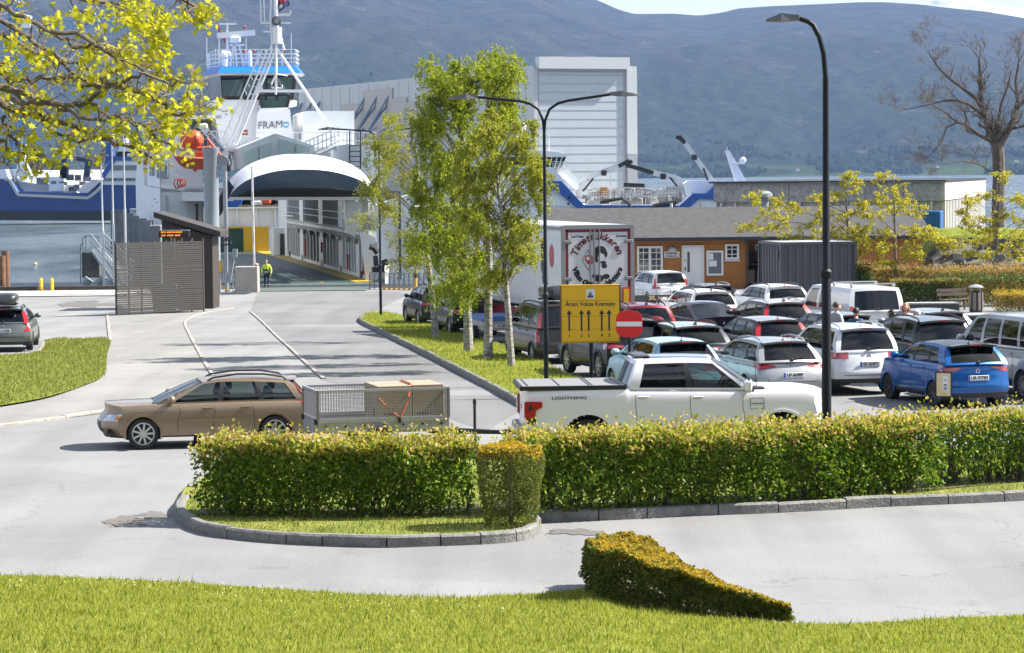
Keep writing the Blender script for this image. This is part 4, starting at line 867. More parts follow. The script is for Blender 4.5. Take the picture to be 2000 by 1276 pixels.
for k, (path, rr_, blk) in enumerate((([(1130, 388), (1130, 362), (1146, 347), (1213, 323)], .42, [(1208, 325), (1230, 314), (1233, 320)]), ([(1328, 388), (1328, 352), (1318, 347), (1272, 337)], .42, [(1276, 338), (1232, 325), (1222, 323)]), ([(1396, 382), (1394, 357), (1376, 332), (1336, 277)], .36, [(1338, 280), (1325, 266), (1322, 272)]))):
 cr2 = MB()
 for a, b_ in zip(path, path[1:]): cr2.bar(at(*a, Yc2), at(*b_, Yc2), rr_ * 1.9 if a == path[0] else rr_ * 1.3, rr_ * 1.6)
 bm_ = cr2.build('deck_crane', M_CW, TR); c3 = MB()
 for a, b_ in zip(blk, blk[1:]): c3.bar(at(*a, Yc2 - .1), at(*b_, Yc2 - .1), .5)
 a, b_ = path[1], path[3]; c3.bar(at(a[0] + (b_[0] - a[0]) * .1, a[1] + 12, Yc2 - .3), at(a[0] + (b_[0] - a[0]) * .35, a[1] + (b_[1] - a[1]) * .35, Yc2 - .3), .22); m_ = ((path[2][0] + path[3][0]) / 2, (path[2][1] + path[3][1]) / 2 + 3); c3.box(at(*m_, Yc2 - .3), (.7, .6, .7), ch=.1)
 c3.build('crane_tip', BLACK, bm_)
mb = MB(); rails(mb, [(1150, 389), (1200, 388), (1260, 388), (1325, 388)], YT + 1, .9, 10, .05); rails(mb, [(1225, 381), (1325, 381)], YT + 4, .9, 16, .05); mb.bar(at(1192, 400, YT + 2), at(1192, 336, YT + 2), .12); mb.bar(at(1232, 392, YT + 3), at(1232, 365, YT + 3), .1); mb.build('railing', WHITE, TR)
mb = MB(); mb.bar(at(1218, 361, YT + 3), at(1259, 363, YT + 3), .5); mb.tube([at(1172, 396, YT), at(1195, 391, YT), at(1215, 388, YT), at(1228, 397, YT), at(1233, 408, YT)], .22, 7); mb.tube([at(1275, 404, YT), at(1300, 398, YT), at(1320, 396, YT)], .3, 7); mb.build('hose', BLACK, TR)
mb = MB()
for k in range(70):
 x = rnd.uniform(1145, 1325); y = rnd.uniform(374, 402); mb.box(at(x, y, YT + rnd.uniform(2, 8)), (rnd.uniform(.3, 1.8), .7, rnd.uniform(.3, 1.3)), 0, ch=.06)
struct(mb.build('deck_gear', mat('trawler_gear', (.6, .6, .58), .5, c2=(.06, .06, .065), vscale=.55), TR), 'stuff')
mb = MB(); mb.box(at(1179, 375, YT + 1.5), (.9, .6, 1.1)); mb.box(at(1170, 377, YT + 1.5), (.6, .6, .6)); mb.build('winch', mat('winch_orange', (.55, .25, .04), .5), TR)
mb = MB(); poly(mb, [(1335, 360), (1345, 353), (1402, 353), (1402, 384), (1340, 384)], YT + 3, 5); mb.build('stern_house', SHIPWHITE, TR)
mb = MB(); poly(mb, [(1417, 294), (1425, 294), (1459, 356), (1437, 356)], YT + 4, 1); mb.bar(at(1424, 319, YT + 4), at(1455, 319, YT + 4), .25); mb.ell(at(1451, 313, YT + 4), (.4, .3, .4)); mb.bar(at(1420, 294, YT + 4), at(1420, 287, YT + 4), .1); mb.build('stern_mast', WHITE, TR)
# houses on the far fields
for i, (x, y, wd, c_) in enumerate(((1750, 331, 9, (.7, .7, .7)), (1778, 327, 5, (.75, .75, .75)), (1833, 327, 6, (.7, .68, .65)), (1986, 318, 8, (.65, .62, .6)), (1690, 336, 7, (.6, .58, .55)), (1560, 335, 7, (.5, .3, .25)), (1437, 338, 6, (.65, .65, .62)))):
 t_ = .01; bx = x
 while t_ < .3 and HOR - (hill_z(bx, t_) - CAMH) / hill_xy(bx, t_)[1] * FPX - .0096 * (bx - 1000) > y + 1: t_ += .003
 X, Y = hill_xy(bx, t_); z = hill_z(bx, t_); S = Y / FPX * wd
 h = thing('farmhouse', ['white farmhouse in the far fields above the concrete building', 'tiny white outbuilding right of the far white farmhouse', 'small pale house on the far shore left of the bare trunk', 'pale house on the far slope at the picture edge', 'low pale house on the far shore left of the green fields', 'small reddish house at the far shoreline', 'pale house at the far shoreline right of the leaning mast'][i], 'house', (X, Y, z - 1), rnd.uniform(-.3, .3), 'houses on the far shore')
 mb = MB(); mb.box((0, 0, S * .25), (S, S * .8, S * .5)); mb.build('wall', mat('house_%s' % 'abcdefg'[i], c_, .8), h)
 mb = MB(); mb.slab([(-S * .55, -S * .45, S * .5), (-S * .55, 0, S * .85), (-S * .55, S * .45, S * .5)], (S * 1.1, 0, 0)); mb.build('roof', mat('far_roof', (.12, .11, .11), .8), h)
# ================================================================== HARBOUR BUILDINGS
M_OR = plank('orange_boards', (.36, .145, .03), .13, 'Z', .6); M_ROOF = plank('shingles', (.06, .059, .061), .16, 'Y', .62, .9, .3, .12)
M_WW = mat('white_trim', (.72, .72, .71), .5); M_PANE = mat('window_pane', (.03, .035, .04), .05, spec=.9)
YB = 140.0
OB = thing('waiting_room_building', 'orange boarded harbour building with a long grey shingle roof', 'building')
def wx(x, Y=YB): return at(x, 470, Y).x
def wz(x, y, Y=YB): return at(x, y, Y).z
X0, X1, XP, XQ = wx(1082), wx(1801), wx(1456), wx(1497)
EZ = wz(1350, 467); GZ = -.95
mb = MB(); mb.box(((X0 + XP) / 2, YB + 2.9, (EZ + GZ) / 2 + .1), (XP - X0, 5.8, EZ - GZ + .2)); mb.box(((XP + X1) / 2, YB + 4.2, (EZ + GZ) / 2 + .1), (X1 - XP - .004, 3.2, EZ - GZ + .2)); mb.box(((XQ + X1) / 2 + 1.2, YB + 1.3, (EZ + GZ) / 2 + .1), (X1 - XQ - 2.4, 2.598, EZ - GZ + .2)); mb.build('wall', M_OR, OB)
RZ = at(1350, 405, YB + 6).z; RX0, RX1 = X0 - .4, X1 + .5
mb = MB(); mb.slab([(RX0, YB - .55, EZ + .1), (RX0, YB + 6, RZ), (RX0, YB + 12.4, EZ + .1), (RX0, YB + 12.4, EZ - .05), (RX0, YB + 6, RZ - .16), (RX0, YB - .55, EZ - .05)], (RX1 - RX0, 0, 0)); mb.build('roof', M_ROOF, OB)
mb = MB(); mb.bar((RX0, YB - .62, EZ), (RX1, YB - .62, EZ), .1, .16); mb.build('gutter', DARKMETAL, OB)
def frame(mb_, x0, x1, y0, y1, fw, Y, d=.06):
 for (a, b_) in (((x0, y0), (x1, y0)), ((x0, y1), (x1, y1))): mb_.box(((a[0] + b_[0]) / 2, Y, a[1]), (x1 - x0 + fw, d, fw))
 for xx in (x0, x1): mb_.box((xx, Y, (y0 + y1) / 2), (fw, d * .95, y1 - y0 - fw))
def win(par, px0, px1, py0, py1, nx, ny, Y=YB, mid=False):
 x0, x1, z1, z0 = wx(px0, Y), wx(px1, Y), wz((px0 + px1) / 2, py0, Y), wz((px0 + px1) / 2, py1, Y)
 m1 = MB(); frame(m1, x0 + .05, x1 - .05, z0 + .05, z1 - .05, .11, Y - .04, .09)
 for k in range(1, nx): m1.box((x0 + (x1 - x0) * k / nx, Y - .03, (z0 + z1) / 2), (.13 if mid and k == nx // 2 else .035, .05, z1 - z0 - .16))
 for k in range(1, ny): m1.box(((x0 + x1) / 2, Y - .03, z0 + (z1 - z0) * k / ny), (x1 - x0 - .16, .044, .035))
 m1.box(((x0 + x1) / 2, Y - .08, z0 - .06), (x1 - x0 + .1, .16, .05)); f = m1.build('window', M_WW, par)
 m1 = MB(); m1.box(((x0 + x1) / 2, Y - .012, (z0 + z1) / 2), (x1 - x0 - .1, .02, z1 - z0 - .1)); m1.build('pane', M_PANE, f); return f
win(OB, 1244, 1294, 481, 532, 4, 4, mid=True); win(OB, 1416, 1443, 477, 507, 2, 3); win(OB, 1474, 1500, 477, 507, 2, 3, YB + 2.58)
x0, x1, z1 = wx(1331), wx(1375), wz(1350, 479.5)
mb = MB(); mb.box(((x0 + x1) / 2, YB - .03, (z1 + GZ) / 2), (x1 - x0 - .2, .05, z1 - GZ - .1)); dr = mb.build('door', M_WW, OB)
mb = MB(); frame(mb, x0 + .05, x1 - .05, GZ, z1 - .04, .1, YB - .05, .1); mb.build('door_frame', mat('white_frame', (.62, .62, .61), .5), dr)
mb = MB(); mb.box((wx(1344.5), YB - .06, wz(1344, 512)), (.13, .02, 1.05)); mb.build('glazed_slot', M_PANE, dr)
mb = MB(); mb.box((wx(1338), YB - .08, wz(1338, 525)), (.05, .05, .16)); mb.box((wx(1338), YB - .08, wz(1338, 509)), (.04, .04, .08)); mb.build('handle', BLACK, dr)
x0, x1, z1, z0 = wx(1380), wx(1412), wz(1396, 490), wz(1396, 538)
mb = MB(); frame(mb, x0 + .04, x1 - .04, z0 + .04, z1 - .04, .1, YB - .04, .08); nb = mb.build('notice_board', M_WW, OB)
mb = MB(); mb.box(((x0 + x1) / 2, YB - .02, (z0 + z1) / 2), (x1 - x0 - .1, .03, z1 - z0 - .1)); mb.build('board_panel', mat('board_grey', (.12, .14, .16), .4), nb)
mb = MB(); mb.box((x0 + .22, YB - .045, z1 - .3), (.24, .01, .33)); mb.box((x0 + .32, YB - .046, z1 - .66), (.4, .01, .3), 0); mb.build('paper', mat('paper', (.7, .72, .75), .7), nb)
x0, x1, z1, z0 = wx(1297), wx(1327), wz(1312, 491), wz(1312, 503.5)
sg = thing('wall_sign', 'white waiting-room and toilet sign with a wheelchair symbol on the orange wall', 'sign')
mb = MB(); mb.box(((x0 + x1) / 2, YB - .03, (z0 + z1) / 2), (x1 - x0, .04, z1 - z0), ch=.01); mb.build('plate', mat('sign_white', (.66, .67, .68), .5), sg)
mb = MB(); put_text(mb, 'Venterom', .14, (x0 + .06, YB - .056, z1 - .1), (1, 0, 0), (0, 0, 1), ctr=False, bold=.004); put_text(mb, 'Toaletter', .14, (x0 + .06, YB - .056, z1 - .24), (1, 0, 0), (0, 0, 1), ctr=False, bold=.004)
cxw, czw = x1 - .14, (z0 + z1) / 2; mb.lathe([(.06, 0), (.08, 0)], 14, (cxw, YB - .056, czw - .05), 'y'); mb.bar((cxw - .03, YB - .057, czw + .1), (cxw - .02, YB - .057, czw), .03, .003); mb.bar((cxw - .02, YB - .0575, czw), (cxw + .06, YB - .0575, czw), .03, .003); mb.bar((cxw + .06, YB - .058, czw), (cxw + .1, YB - .058, czw - .09), .03, .003); mb.lathe([(0, 0), (.028, 0)], 8, (cxw - .03, YB - .057, czw + .13), 'y'); mb.build('lettering', BLACK, sg)
mb = MB(); c = at(1313, 487, YB - .2); mb.lathe([(.02, .12), (.12, .08), (.22, -.02), (.24, -.1), (.2, -.1)], 16, (c.x, c.y, c.z)); mb.bar((c.x, c.y, c.z + .1), (c.x, YB, c.z + .14), .05); lm = mb.build('wall_lamp', mat('lamp_shade_grey', (.5, .5, .5), .5), None, True); tag(lm, 'small domed wall lamp above the toilet sign', 'lamp')
mb = MB(); mb.bar((XP + .05, YB - .3, GZ), (XP + .05, YB - .3, EZ), .1); mb.bar((XQ - .1, YB - .3, GZ), (XQ - .1, YB - .3, EZ), .1)
for k in range(5): mb.bar((XP - .2 + k * 1.4, YB - .7, EZ - .1), (XP + .3 + k * 1.4, YB + 2.5, EZ - .05), .1, .16)
mb.build('porch_post', mat('dark_stained_wood', (.06, .04, .03), .7), OB)
mb = MB(); mb.box((wx(1476, YB + 2), YB + 2.45, (EZ + GZ) / 2 - .3), (1.2, .1, EZ - GZ - .9)); mb.build('glazed_door', glass_mat('porch_glass', (.5, .42, .32)), OB)
mb = MB(); frame(mb, wx(1463), wx(1488), wz(1475, 517), wz(1475, 491), .05, YB + .3, .05); mb.box((wx(1474), YB + .5, GZ + .3), (1.1, 2, .3)); mb.build('bench_frame', BLACK, OB)
mb = MB(); mb.box((X1 + .03, YB + 1.4, (EZ + GZ) / 2), (.16, .2, EZ - GZ)); mb.build('corner_board', M_WW, OB)
vn = at(1493, 388, YB + 9); mb = MB(); mb.lathe([(.0, .42), (.26, .4), (.42, .28), (.46, .06), (.34, .04), (.3, 0), (.3, -.1), (.24, -.12), (.24, -.75)], 20, vn); o = mb.build('roof_fan', GREYPAINT, OB, True)
# dark grey container
ct = thing('container', 'dark grey corrugated storage container beside the orange building porch', 'container', tuple(at(1527, 585, 118)), R(11))
ct.location.z = g(ct.location.x, 118) - .02; CH = at(1527, 474, 118).z - ct.location.z; CL_, CWd = 3.35, 3.4
def corr(n, L_, dpt, f): return [(f(u, d)) for k in range(n) for (u, d) in (((k + 0) / n, 0), ((k + .4) / n, 0), ((k + .5) / n, dpt), ((k + .9) / n, dpt))]
mb = MB(); M_CT = mat('container_grey', (.07, .077, .085), .5, var=.12, vscale=1.5)
for n, fn in ((10, lambda u, d: (u * CL_, d)), (8, lambda u, d: (d, CWd - u * CWd))):
 q = corr(n, 1, .05, fn) + [fn(1, 0)]; mb.grid([[(x, y, .1) for x, y in q], [(x, y, CH - .1) for x, y in q]])
mb.box((CL_ / 2, CWd - .03, CH / 2), (CL_, .06, CH - .2)); mb.box((CL_ - .03, CWd / 2, CH / 2), (.06, CWd - .2, CH - .2)); mb.build('walls', M_CT, ct)
mb = MB()
for z in (.06, CH - .06): mb.box((CL_ / 2, 0, z), (CL_ + .1, .12, .12)); mb.box((0, CWd / 2, z), (.118, CWd, .118))
for p in ((0, 0), (CL_, 0), (0, CWd)): mb.box((p[0], p[1], CH / 2), (.13, .13, CH - .24))
mb.box((-.04, .5, CH - .5), (.05, .22, .3)); mb.build('frame', M_CT, ct)
mb = MB(); mb.box((CL_ / 2, CWd / 2, CH - .02), (CL_ - .1, CWd - .1, .06)); mb.build('roof', mat('container_roof', (.33, .35, .37), .6, var=.2, vscale=2), ct)
# concrete building behind
cbo = at(1841, 400, 175); cb = thing('concrete_building', 'flat-roofed grey concrete building behind the shingle roof', 'building', (cbo.x, cbo.y, -1.6), R(-14)); M_CON2 = mat('pebbled_concrete', (.3, .3, .3), .9, var=.35, vscale=4, bump=.6, bscale=14); M_CON3 = mat('pale_concrete', (.46, .45, .43), .9, var=.12, vscale=2)
CT = at(1841, 354, 175).z + 1.6; CLn = 14.9
mb = MB(); mb.box((-CLn / 2, 18, (CT - 1.25) / 2), (CLn - .3, 36, CT - 1.25)); mb.build('wall', M_CON2, cb)
mb = MB()
for k in range(6): mb.box((-CLn / 12 - k * CLn / 6, -.06, CT - .64), (CLn / 6 - .03, .3, 1.22))
mb.build('fascia', M_CON2, cb)
mb = MB(); mb.box((.02, 18, CT - .64), (.28, 36.2, 1.2)); mb.build('side_fascia', M_CON3, cb)
mb = MB(); mb.box((-CLn / 2, 17.9, CT + .03), (CLn + .5, 36.8, .1)); mb.build('roof_edge', BLACK, cb)
mb = MB()
for k in range(30): mb.box((-.02, .4 + k * 1.2, (CT - 1.3) / 2), (.34, .5, CT - 1.3))
mb.build('side_rib', M_CON3, cb)
mb = MB()
for k in range(13): mb.box((-.2 - k * 1.42 - (.5 if k % 3 == 0 else 0), -.1, (CT - 1.3) / 2), (.14, .24, CT - 1.3))
mb.build('front_pilaster', M_CON3, cb)
mb = MB(); mb.box((-CLn + 4.6, -.02, CT - 2.3), (3.4, .2, 1.3)); mb.box((-CLn + 8.2, -.02, CT - 2.1), (1.6, .2, .9)); mb.build('window', mat('teal_window', (.03, .09, .11), .1, spec=.8), cb)
bc = thing('container', 'bright blue container against the concrete building corner', 'container', (at(1815, 440, 170).x, 170.5, -1.4), R(-14))
mb = MB(); zc = at(1815, 413, 170).z + 1.4; mb.box((0, .8, zc / 2), (1.6, 2.2, zc), ch=.04); mb.build('walls', plank('container_blue', (.01, .09, .3), .2, 'Z', .7), bc)
mb = MB(); mb.box((.55, -.32, zc / 2), (.06, .04, zc - .2)); mb.box((-.2, -.32, zc - .06), (1.55, .05, .1)); mb.build('frame', mat('container_blue_edge', (.02, .13, .36), .5), bc)
# rock wall and grass mound
mb = MB(); rws = []; X_a, X_b = at(1800, 480, 150).x, 62
for i in range(70):
 x = X_a + (X_b - X_a) * i / 69; top = 1.6 * sstep(X_a - .6, X_a + 1.3, x) + .25 * fbm(x * .5, 1); gz = g(x, 150) - .3
 rws.append([(x + .15 * fbm(x, j), 149 + j * .16 + .5 * fbm(x * 1.4, j * .6, 4, 5), gz + (top - gz) * (j / 9) + .12 * fbm(x * 2, j)) for j in range(10)])
mb.grid(rws); rk = struct(mb.build('rock_face', mat('rock', (.2, .19, .175), .95, c2=(.03, .03, .025), vscale=1.5, bump=1, bscale=5, detail=9), smooth=True, sharp=25))
mb = MB(); tops = [r_[-1] for r_ in rws]; mb.grid([[(x, y + .01 + k * 3.2, z + .3 * math.sin(min(1, k / 5) * 1.4) - max(0, k - 5) * .5 + .1 * fbm(x, k)) for k in range(9)] for (x, y, z) in tops]); struct(mb.build('mound', M_LAWN, smooth=True))
gp_ = [(tops[0][0], tops[0][1])] + [(x, y) for x, y, z in tops[1:]] + [(X_b, 160), (X_a, 160)]
TPX = [(x, y) for x, y, z in tops]; TPZ = [(x, z) for x, y, z in tops]
grass('grass', gp_, 16000, .14, lambda x, y: pw(TPZ, x) + .3 * math.sin(min(1, max(0, y - pw(TPX, x)) / 16) * 1.4) - .05, M_BLADE, 8, wd=.03)
struct(area('road', P2([(1800, 523), (1850, 511), (2000, 510), (2200, 508), (2200, 540), (1800, 545)]), .006, M_ASPH2))
# shrubs in front
M_SP = leaf_mat('spirea_leaves', [(.09, .13, .02), (.2, .17, .035), (.3, .19, .07), (.33, .25, .05)], .4, .5)
M_SPT = leaf_mat('spirea_tips', [(.3, .18, .06), (.38, .24, .1), (.34, .28, .06)], .4, .5)
M_DK = leaf_mat('dark_hedge_leaves', [(.03, .06, .012), (.05, .095, .02), (.09, .12, .025)], .35, .5)
def hp(pix, Y): return [(at(x, 500, Y).x, Y) for x in pix]
hedge('shrub_row', 'bronze-tipped shrub row behind the white van and the bench', 'shrubs', hp((1668, 1800, 1900, 2040), 122), 2.2, 1.42, 16000, .1, M_SP, M_SPT, 51, sparse=.8, stems=0, toph=.14, ground_dz=0, shape=4)
hedge('shrub_row', 'second bronze-tipped shrub row sloping down to the right edge', 'shrubs', hp((1830, 1920, 2080), 116), 2.0, 1.2, 12000, .09, M_SP, M_DK, 52, sparse=.85, stems=0, toph=.1, ground_dz=0, shape=4)
hedge('hedge', 'dark green clipped hedge right behind the white van', 'hedge', hp((1745, 1870), 113), 1.1, 1.25, 9000, .08, M_DK, M_SP, 53, sparse=.9, stems=0, toph=.04, ground_dz=0, shape=4)
hedge('shrub', 'low yellow shrub beside the litter bin at the picture edge', 'shrub', hp((1945, 2040), 110.5), 1.3, .72, 5000, .07, M_SP, M_YEWTOP, 54, sparse=.9, stems=0, toph=.1, ground_dz=0, shape=4)
hedge('shrub', 'leafy shrub at the foot of the dark grey container', 'shrub', hp((1672, 1700), 119), 1.2, 1.7, 3500, .1, M_DK, M_SP, 55, sparse=.9, stems=0, toph=.1, ground_dz=0, shape=4)
# ================================================================== FERRY (own frame: x right, y aft, z up from the car deck)
FO = Vector((-13.7, 177.5, -1.62)); FA = R(10.2); FC, FS = math.cos(FA), math.sin(FA)
FE = thing('car_ferry', 'white car ferry with raised bow visor and blue-topped wheelhouse at the ramp', 'ferry', tuple(FO), FA)
def fp(x, y, a):
 d = ray(x, y); k = Vector((-FS, FC, 0)); rel = CAMP - FO; t_ = (a - rel.dot(k)) / d.dot(k); p = rel + d * t_
 return Vector((p.x * FC + p.y * FS, a, p.z))
def fpoly(mb_, pix, a, d): mb_.slab([fp(x, y, a) for x, y in pix][::-1], (0, d, 0))
def frail(mb_, P, h=1.05, sp=.9, rows_=3, r=.045, bars=0):
 for p, q in zip(P, P[1:]):
  p, q = Vector(p), Vector(q); n = max(1, int((q - p).length / sp))
  for k in range(rows_): z = Vector((0, 0, h * (k + 1) / rows_)); mb_.bar(p + z, q + z, r)
  for k in range(n + 1): u = p.lerp(q, k / n); mb_.bar(u, u + Vector((0, 0, h)), r)
  if bars:
   m_ = int((q - p).length / bars)
   for k in range(m_): u = p.lerp(q, k / m_); mb_.bar(u, u + Vector((0, 0, h)), r * .6)
def hb(a):
 t_ = min(a, 82 - a); return 5.45 + 2.9 * min(1, max(0, t_) / 24) ** .7
# hull
mb = MB(); rws = []
for a in list(np.linspace(0, 82, 42)):
 t_ = min(a, 82 - a); fl = .82 + .18 * min(1, t_ / 20); top = 1.1 if 14 <= a <= 68 else 1.1
 rws.append([(-hb(a) * fl, a, -2.6), (-hb(a), a, 0), (-hb(a), a, top)])
mb.grid(rws); mb.grid([[(-x, y, z) for x, y, z in r_] for r_ in rws], flip=True)
mb.build('hull', SHIPWHITE, FE, True, 60)
mb = MB(); mb.grid([[(s * hb(a) * .995, a, 0) for s in (-1, 1)] for a in np.linspace(0, 82, 42)], flip=True)
M_DECK = mat('car_deck_green', (.035, .075, .065), .55, c2=(.012, .018, .02), vscale=.25, detail=6, stretch=(1, .35, 1)); mb.build('car_deck', M_DECK, FE)
M_YEL = mat('deck_yellow', (.42, .29, .03), .6, var=.25, vscale=1.2)
mb = MB(); mb.box((4.35, 41, .012), (1.3, 80, .012)); 
for b_ in (-1.4, 1.5):
 for k in range(22): mb.box((b_, 2 + k * 3.4, .012), (.14, 1.3, .012))
mb.build('deck_marking', M_YEL, FE)
# side casings with upper deck
mb = MB()
def casing(mb_, s):
 P = [(a, hb(a)) for a in np.linspace(21, 70, 24)]
 mb_.grid([[(s * h, a, .9), (s * h, a, 7.0), (s * (h - .25), a, 9.2)] for a, h in P], flip=(s > 0))
 mb_.grid([[(s * h, 21, z) for h in (5.0, 6.5, hb(21))] for z in (0, 7.0, 9.2)], flip=(s < 0))
casing(mb, -1); casing(mb, 1)
mb.box((6.9, 46, 9.1), (3.2, 50, .25)); mb.box((-6.9, 46, 9.1), (3.2, 50, .25)); mb.box((0, 31, 9.09), (11, 20, .25)); mb.box((0, 24, 6.1), (16.2, 6, .25)); cs = mb.build('casing', SHIPWHITE, FE, True, 40)
mb = MB()
for x0, x1, y0, y1 in ((292, 303, 316, 344), (306, 329, 314, 348)):
 fpoly(mb, [(x0, y0), (x1, y0), (x1, y1), (x0, y1)], 20.9, .08)
mb.build('window', mat('pale_blue_window', (.28, .4, .46), .15), cs)
mb = MB()
for x in (296, 301, 311, 316, 321, 326): fpoly(mb, [(x, 314), (x + 1.2, 314), (x + 1.2, 346), (x, 346)], 20.8, .1)
mb.build('window_bar', SHIPWHITE, cs)
mb = MB(); fpoly(mb, [(313, 300), (314.5, 300), (314.5, 430), (313, 430)], 20.85, .06); fpoly(mb, [(323, 382), (327.5, 382), (328.5, 414), (324, 414)], 20.85, .06); fpoly(mb, [(285, 362), (370, 376), (370, 377.5), (285, 363.5)], 20.85, .06)
for x, y, s in ((300, 388, 5), (296, 402, 4), (305, 395, 3)): fpoly(mb, [(x, y), (x + s, y), (x + s, y + 2), (x, y + 2)], 20.86, .05)
mb.build('seam', mat('ship_seam', (.45, .5, .55), .5), cs)
for nm, c_, y0, y1 in (('red_band', (.4, .03, .04), 313, 322), ('white_band', (.7, .7, .7), 322, 329), ('blue_band', (.02, .05, .16), 329, 338)):
 mb = MB(); fpoly(mb, [(281, y0), (288, y0), (288, y1), (281, y1)], 20.6, .4); mb.build(nm, mat('ferry_' + nm, c_, .5), FE)
mb = MB(); fpoly(mb, [(281, 338), (288, 338), (288, 362), (281, 362)], 20.6, .4); fpoly(mb, [(281, 240), (288, 240), (288, 313), (281, 313)], 20.6, .4); mb.build('corner_post', SHIPWHITE, FE)
# inner pillar, rescue-boat platform
mb = MB(); fpoly(mb, [(361, 376), (455, 376), (455, 393), (361, 393)], 17, 4); mb.build('platform', SHIPWHITE, FE)
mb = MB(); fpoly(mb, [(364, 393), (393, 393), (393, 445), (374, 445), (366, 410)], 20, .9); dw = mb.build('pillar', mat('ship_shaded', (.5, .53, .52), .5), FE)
mb = MB(); fpoly(mb, [(382, 398), (386, 397), (387, 436), (383, 436)], 19.9, .08); mb.build('doorway', M_WIN, dw)
mb = MB(); frail(mb, [fp(361, 374, 17), fp(455, 374, 17)], 1.0, .9, 2, .05, .28); frail(mb, [fp(343, 370, 20), fp(361, 374, 17)], 1.0, .6, 2, .05, .28); frail(mb, [fp(320, 288, 21), fp(440, 286, 21)], 1.1, 1, 2, .06, .3); frail(mb, [fp(590, 290, 19), fp(735, 290, 19)], 1.15, 1, 2, .06, .3); frail(mb, [fp(470, 290, 20), fp(590, 290, 20)], 1.15, 1, 2, .05, .3); mb.build('railing', WHITE, FE)
mb = MB(); fpoly(mb, [(440, 288), (700, 288), (720, 292), (720, 300), (440, 296)], 19, 3); fpoly(mb, [(320, 288), (440, 286), (440, 300), (320, 302)], 21.2, 2); mb.build('deck_edge', SHIPWHITE, FE)
# opened interior on the right
WI = 5.0
MI = mat('car_deck_wall', (.72, .74, .73), .5, var=.05, vscale=2); bays = [5, 10, 12, 20, 22.5, 33, 36, 48, 51, 62, 70]
mb = MB()
for i in range(len(bays) - 1):
 a0, a1 = bays[i], bays[i + 1]; solid = i % 2 == 1
 if solid: mb.box((WI + .3, (a0 + a1) / 2, 3.0), (.6, a1 - a0, 6.0))
 else:
  mb.box((WI + .32, (a0 + a1) / 2, 2.95), (.55, a1 - a0, .75)); mb.box((WI + .32, (a0 + a1) / 2, 5.75), (.55, a1 - a0, .5)); mb.box((WI + .32, (a0 + a1) / 2, .12), (.55, a1 - a0, .24))
  for k in range(1, 5): mb.box((WI + .2, a0 + (a1 - a0) * k / 5, 1.4), (.3, .35, 2.7))
mb.box((WI + 1.2, 12, 3), (2.2, .2, 6)); iw = mb.build('inner_wall', MI, FE)
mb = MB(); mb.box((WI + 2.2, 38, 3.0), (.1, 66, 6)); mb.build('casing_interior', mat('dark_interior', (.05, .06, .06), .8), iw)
mb = MB()
for i in range(0, len(bays) - 1, 2):
 a0, a1 = bays[i], bays[i + 1]
 for k in range(1, int((a1 - a0) / .9)): mb.bar((WI + .1, a0 + k * .9, 3.3), (WI + .1, a0 + k * .9, 5.5), .09)
 for z in (3.9, 4.4): mb.bar((WI + .05, a0, z), (WI + .05, a1, z), .06)
mb.build('window_frame', mat('frame_grey', (.42, .46, .45), .5), iw)
mb = MB()
for (z, r_) in ((2.75, .1), (2.9, .06), (3.25, .05)): mb.tube([(WI - .1, 8, z), (WI - .1, 60, z)], r_, 6)
for k in range(9): mb.box((WI - .12, 11 + k * 5, 2.5), (.25, .9, .35))
mb.build('pipe', mat('pipe_grey', (.45, .44, .4), .6, c2=(.15, .13, .1), vscale=1), iw)
mb = MB()
for a, z, h in ((7.2, 1.1, 1.6), (16.6, .9, 1.1), (46, 1.2, 1.4), (33.6, 1.5, .8)): mb.box((WI - .06, a, z), (.1, .3, h))
mb.build('fire_hose_box', mat('fire_red', (.5, .03, .02), .5), iw)
mb = MB()
for a in (9, 21, 34, 49, 60): mb.box((WI + .28, a, .25), (.62, .7, .45))
mb.build('kick_plate', BLACK, iw)
mb = MB(); P = [(WI + .9 + .35 * math.cos(k / 5), 5.4 - k * .02, z) for k, z in enumerate(np.linspace(2.6, 6, 8))]
mb.slab([fp(673, 394, 6), fp(709, 394, 6), fp(706, 420, 6), fp(697, 445, 6), fp(694, 462, 6), fp(676, 455, 6)][::-1], (0, .5, 0)); mb.build('curved_bracket', SHIPWHITE, FE)
mb = MB(); fpoly(mb, [(703, 452), (733, 465), (733, 560), (716, 556)], 4.6, .3); fpoly(mb, [(735, 400), (800, 380), (800, 530), (770, 545), (735, 545)], 5.5, 1); mb.build('bow_plate', SHIPWHITE, FE)
mb = MB(); fpoly(mb, [(728, 522), (758, 521), (756, 532), (728, 533)], 2, .6); mb.bar(fp(735, 520, 2), fp(733, 500, 2), .3); mb.bar(fp(752, 520, 2), fp(748, 508, 2), .5); mb.tube([fp(722, 482, 2.2), fp(730, 484, 2.2), fp(738, 494, 2.2)], .22, 7); mb.build('ramp_gear', BLACK, FE)
# stern end: gate, bulwark
mb = MB(); mb.box((-1.5, 79, 1.1), (8.6, .3, 2.2)); gt = mb.build('stern_gate', plank('gate_green', (.018, .06, .045), .3, 'Z', .6), FE)
mb = MB(); mb.box((3.7, 78.9, 1.15), (2.4, .4, 2.4)); mb.box((-1.5, 78.9, 2.3), (8.6, .35, .18)); mb.build('gate_frame', mat('gate_yellow', (.6, .36, .01), .5), gt)
mb = MB(); mb.box((0, 80, 3.2), (16, .3, 1.9)); 
for k in range(9): mb.box((-7 + k * 1.8, 79.7, 3.1), (.15, .4, 1.8))
mb.box((0, 79.8, 4.1), (16, .7, .12)); mb.build('stern_bulwark', SHIPWHITE, FE)
mb = MB(); mb.box((5.2, 66, 1.2), (2.3, 3, 2.5)); mb.box((7.2, 63, 1.3), (1.6, 3, 2.7)); hs_ = mb.build('deck_house', MI, FE)
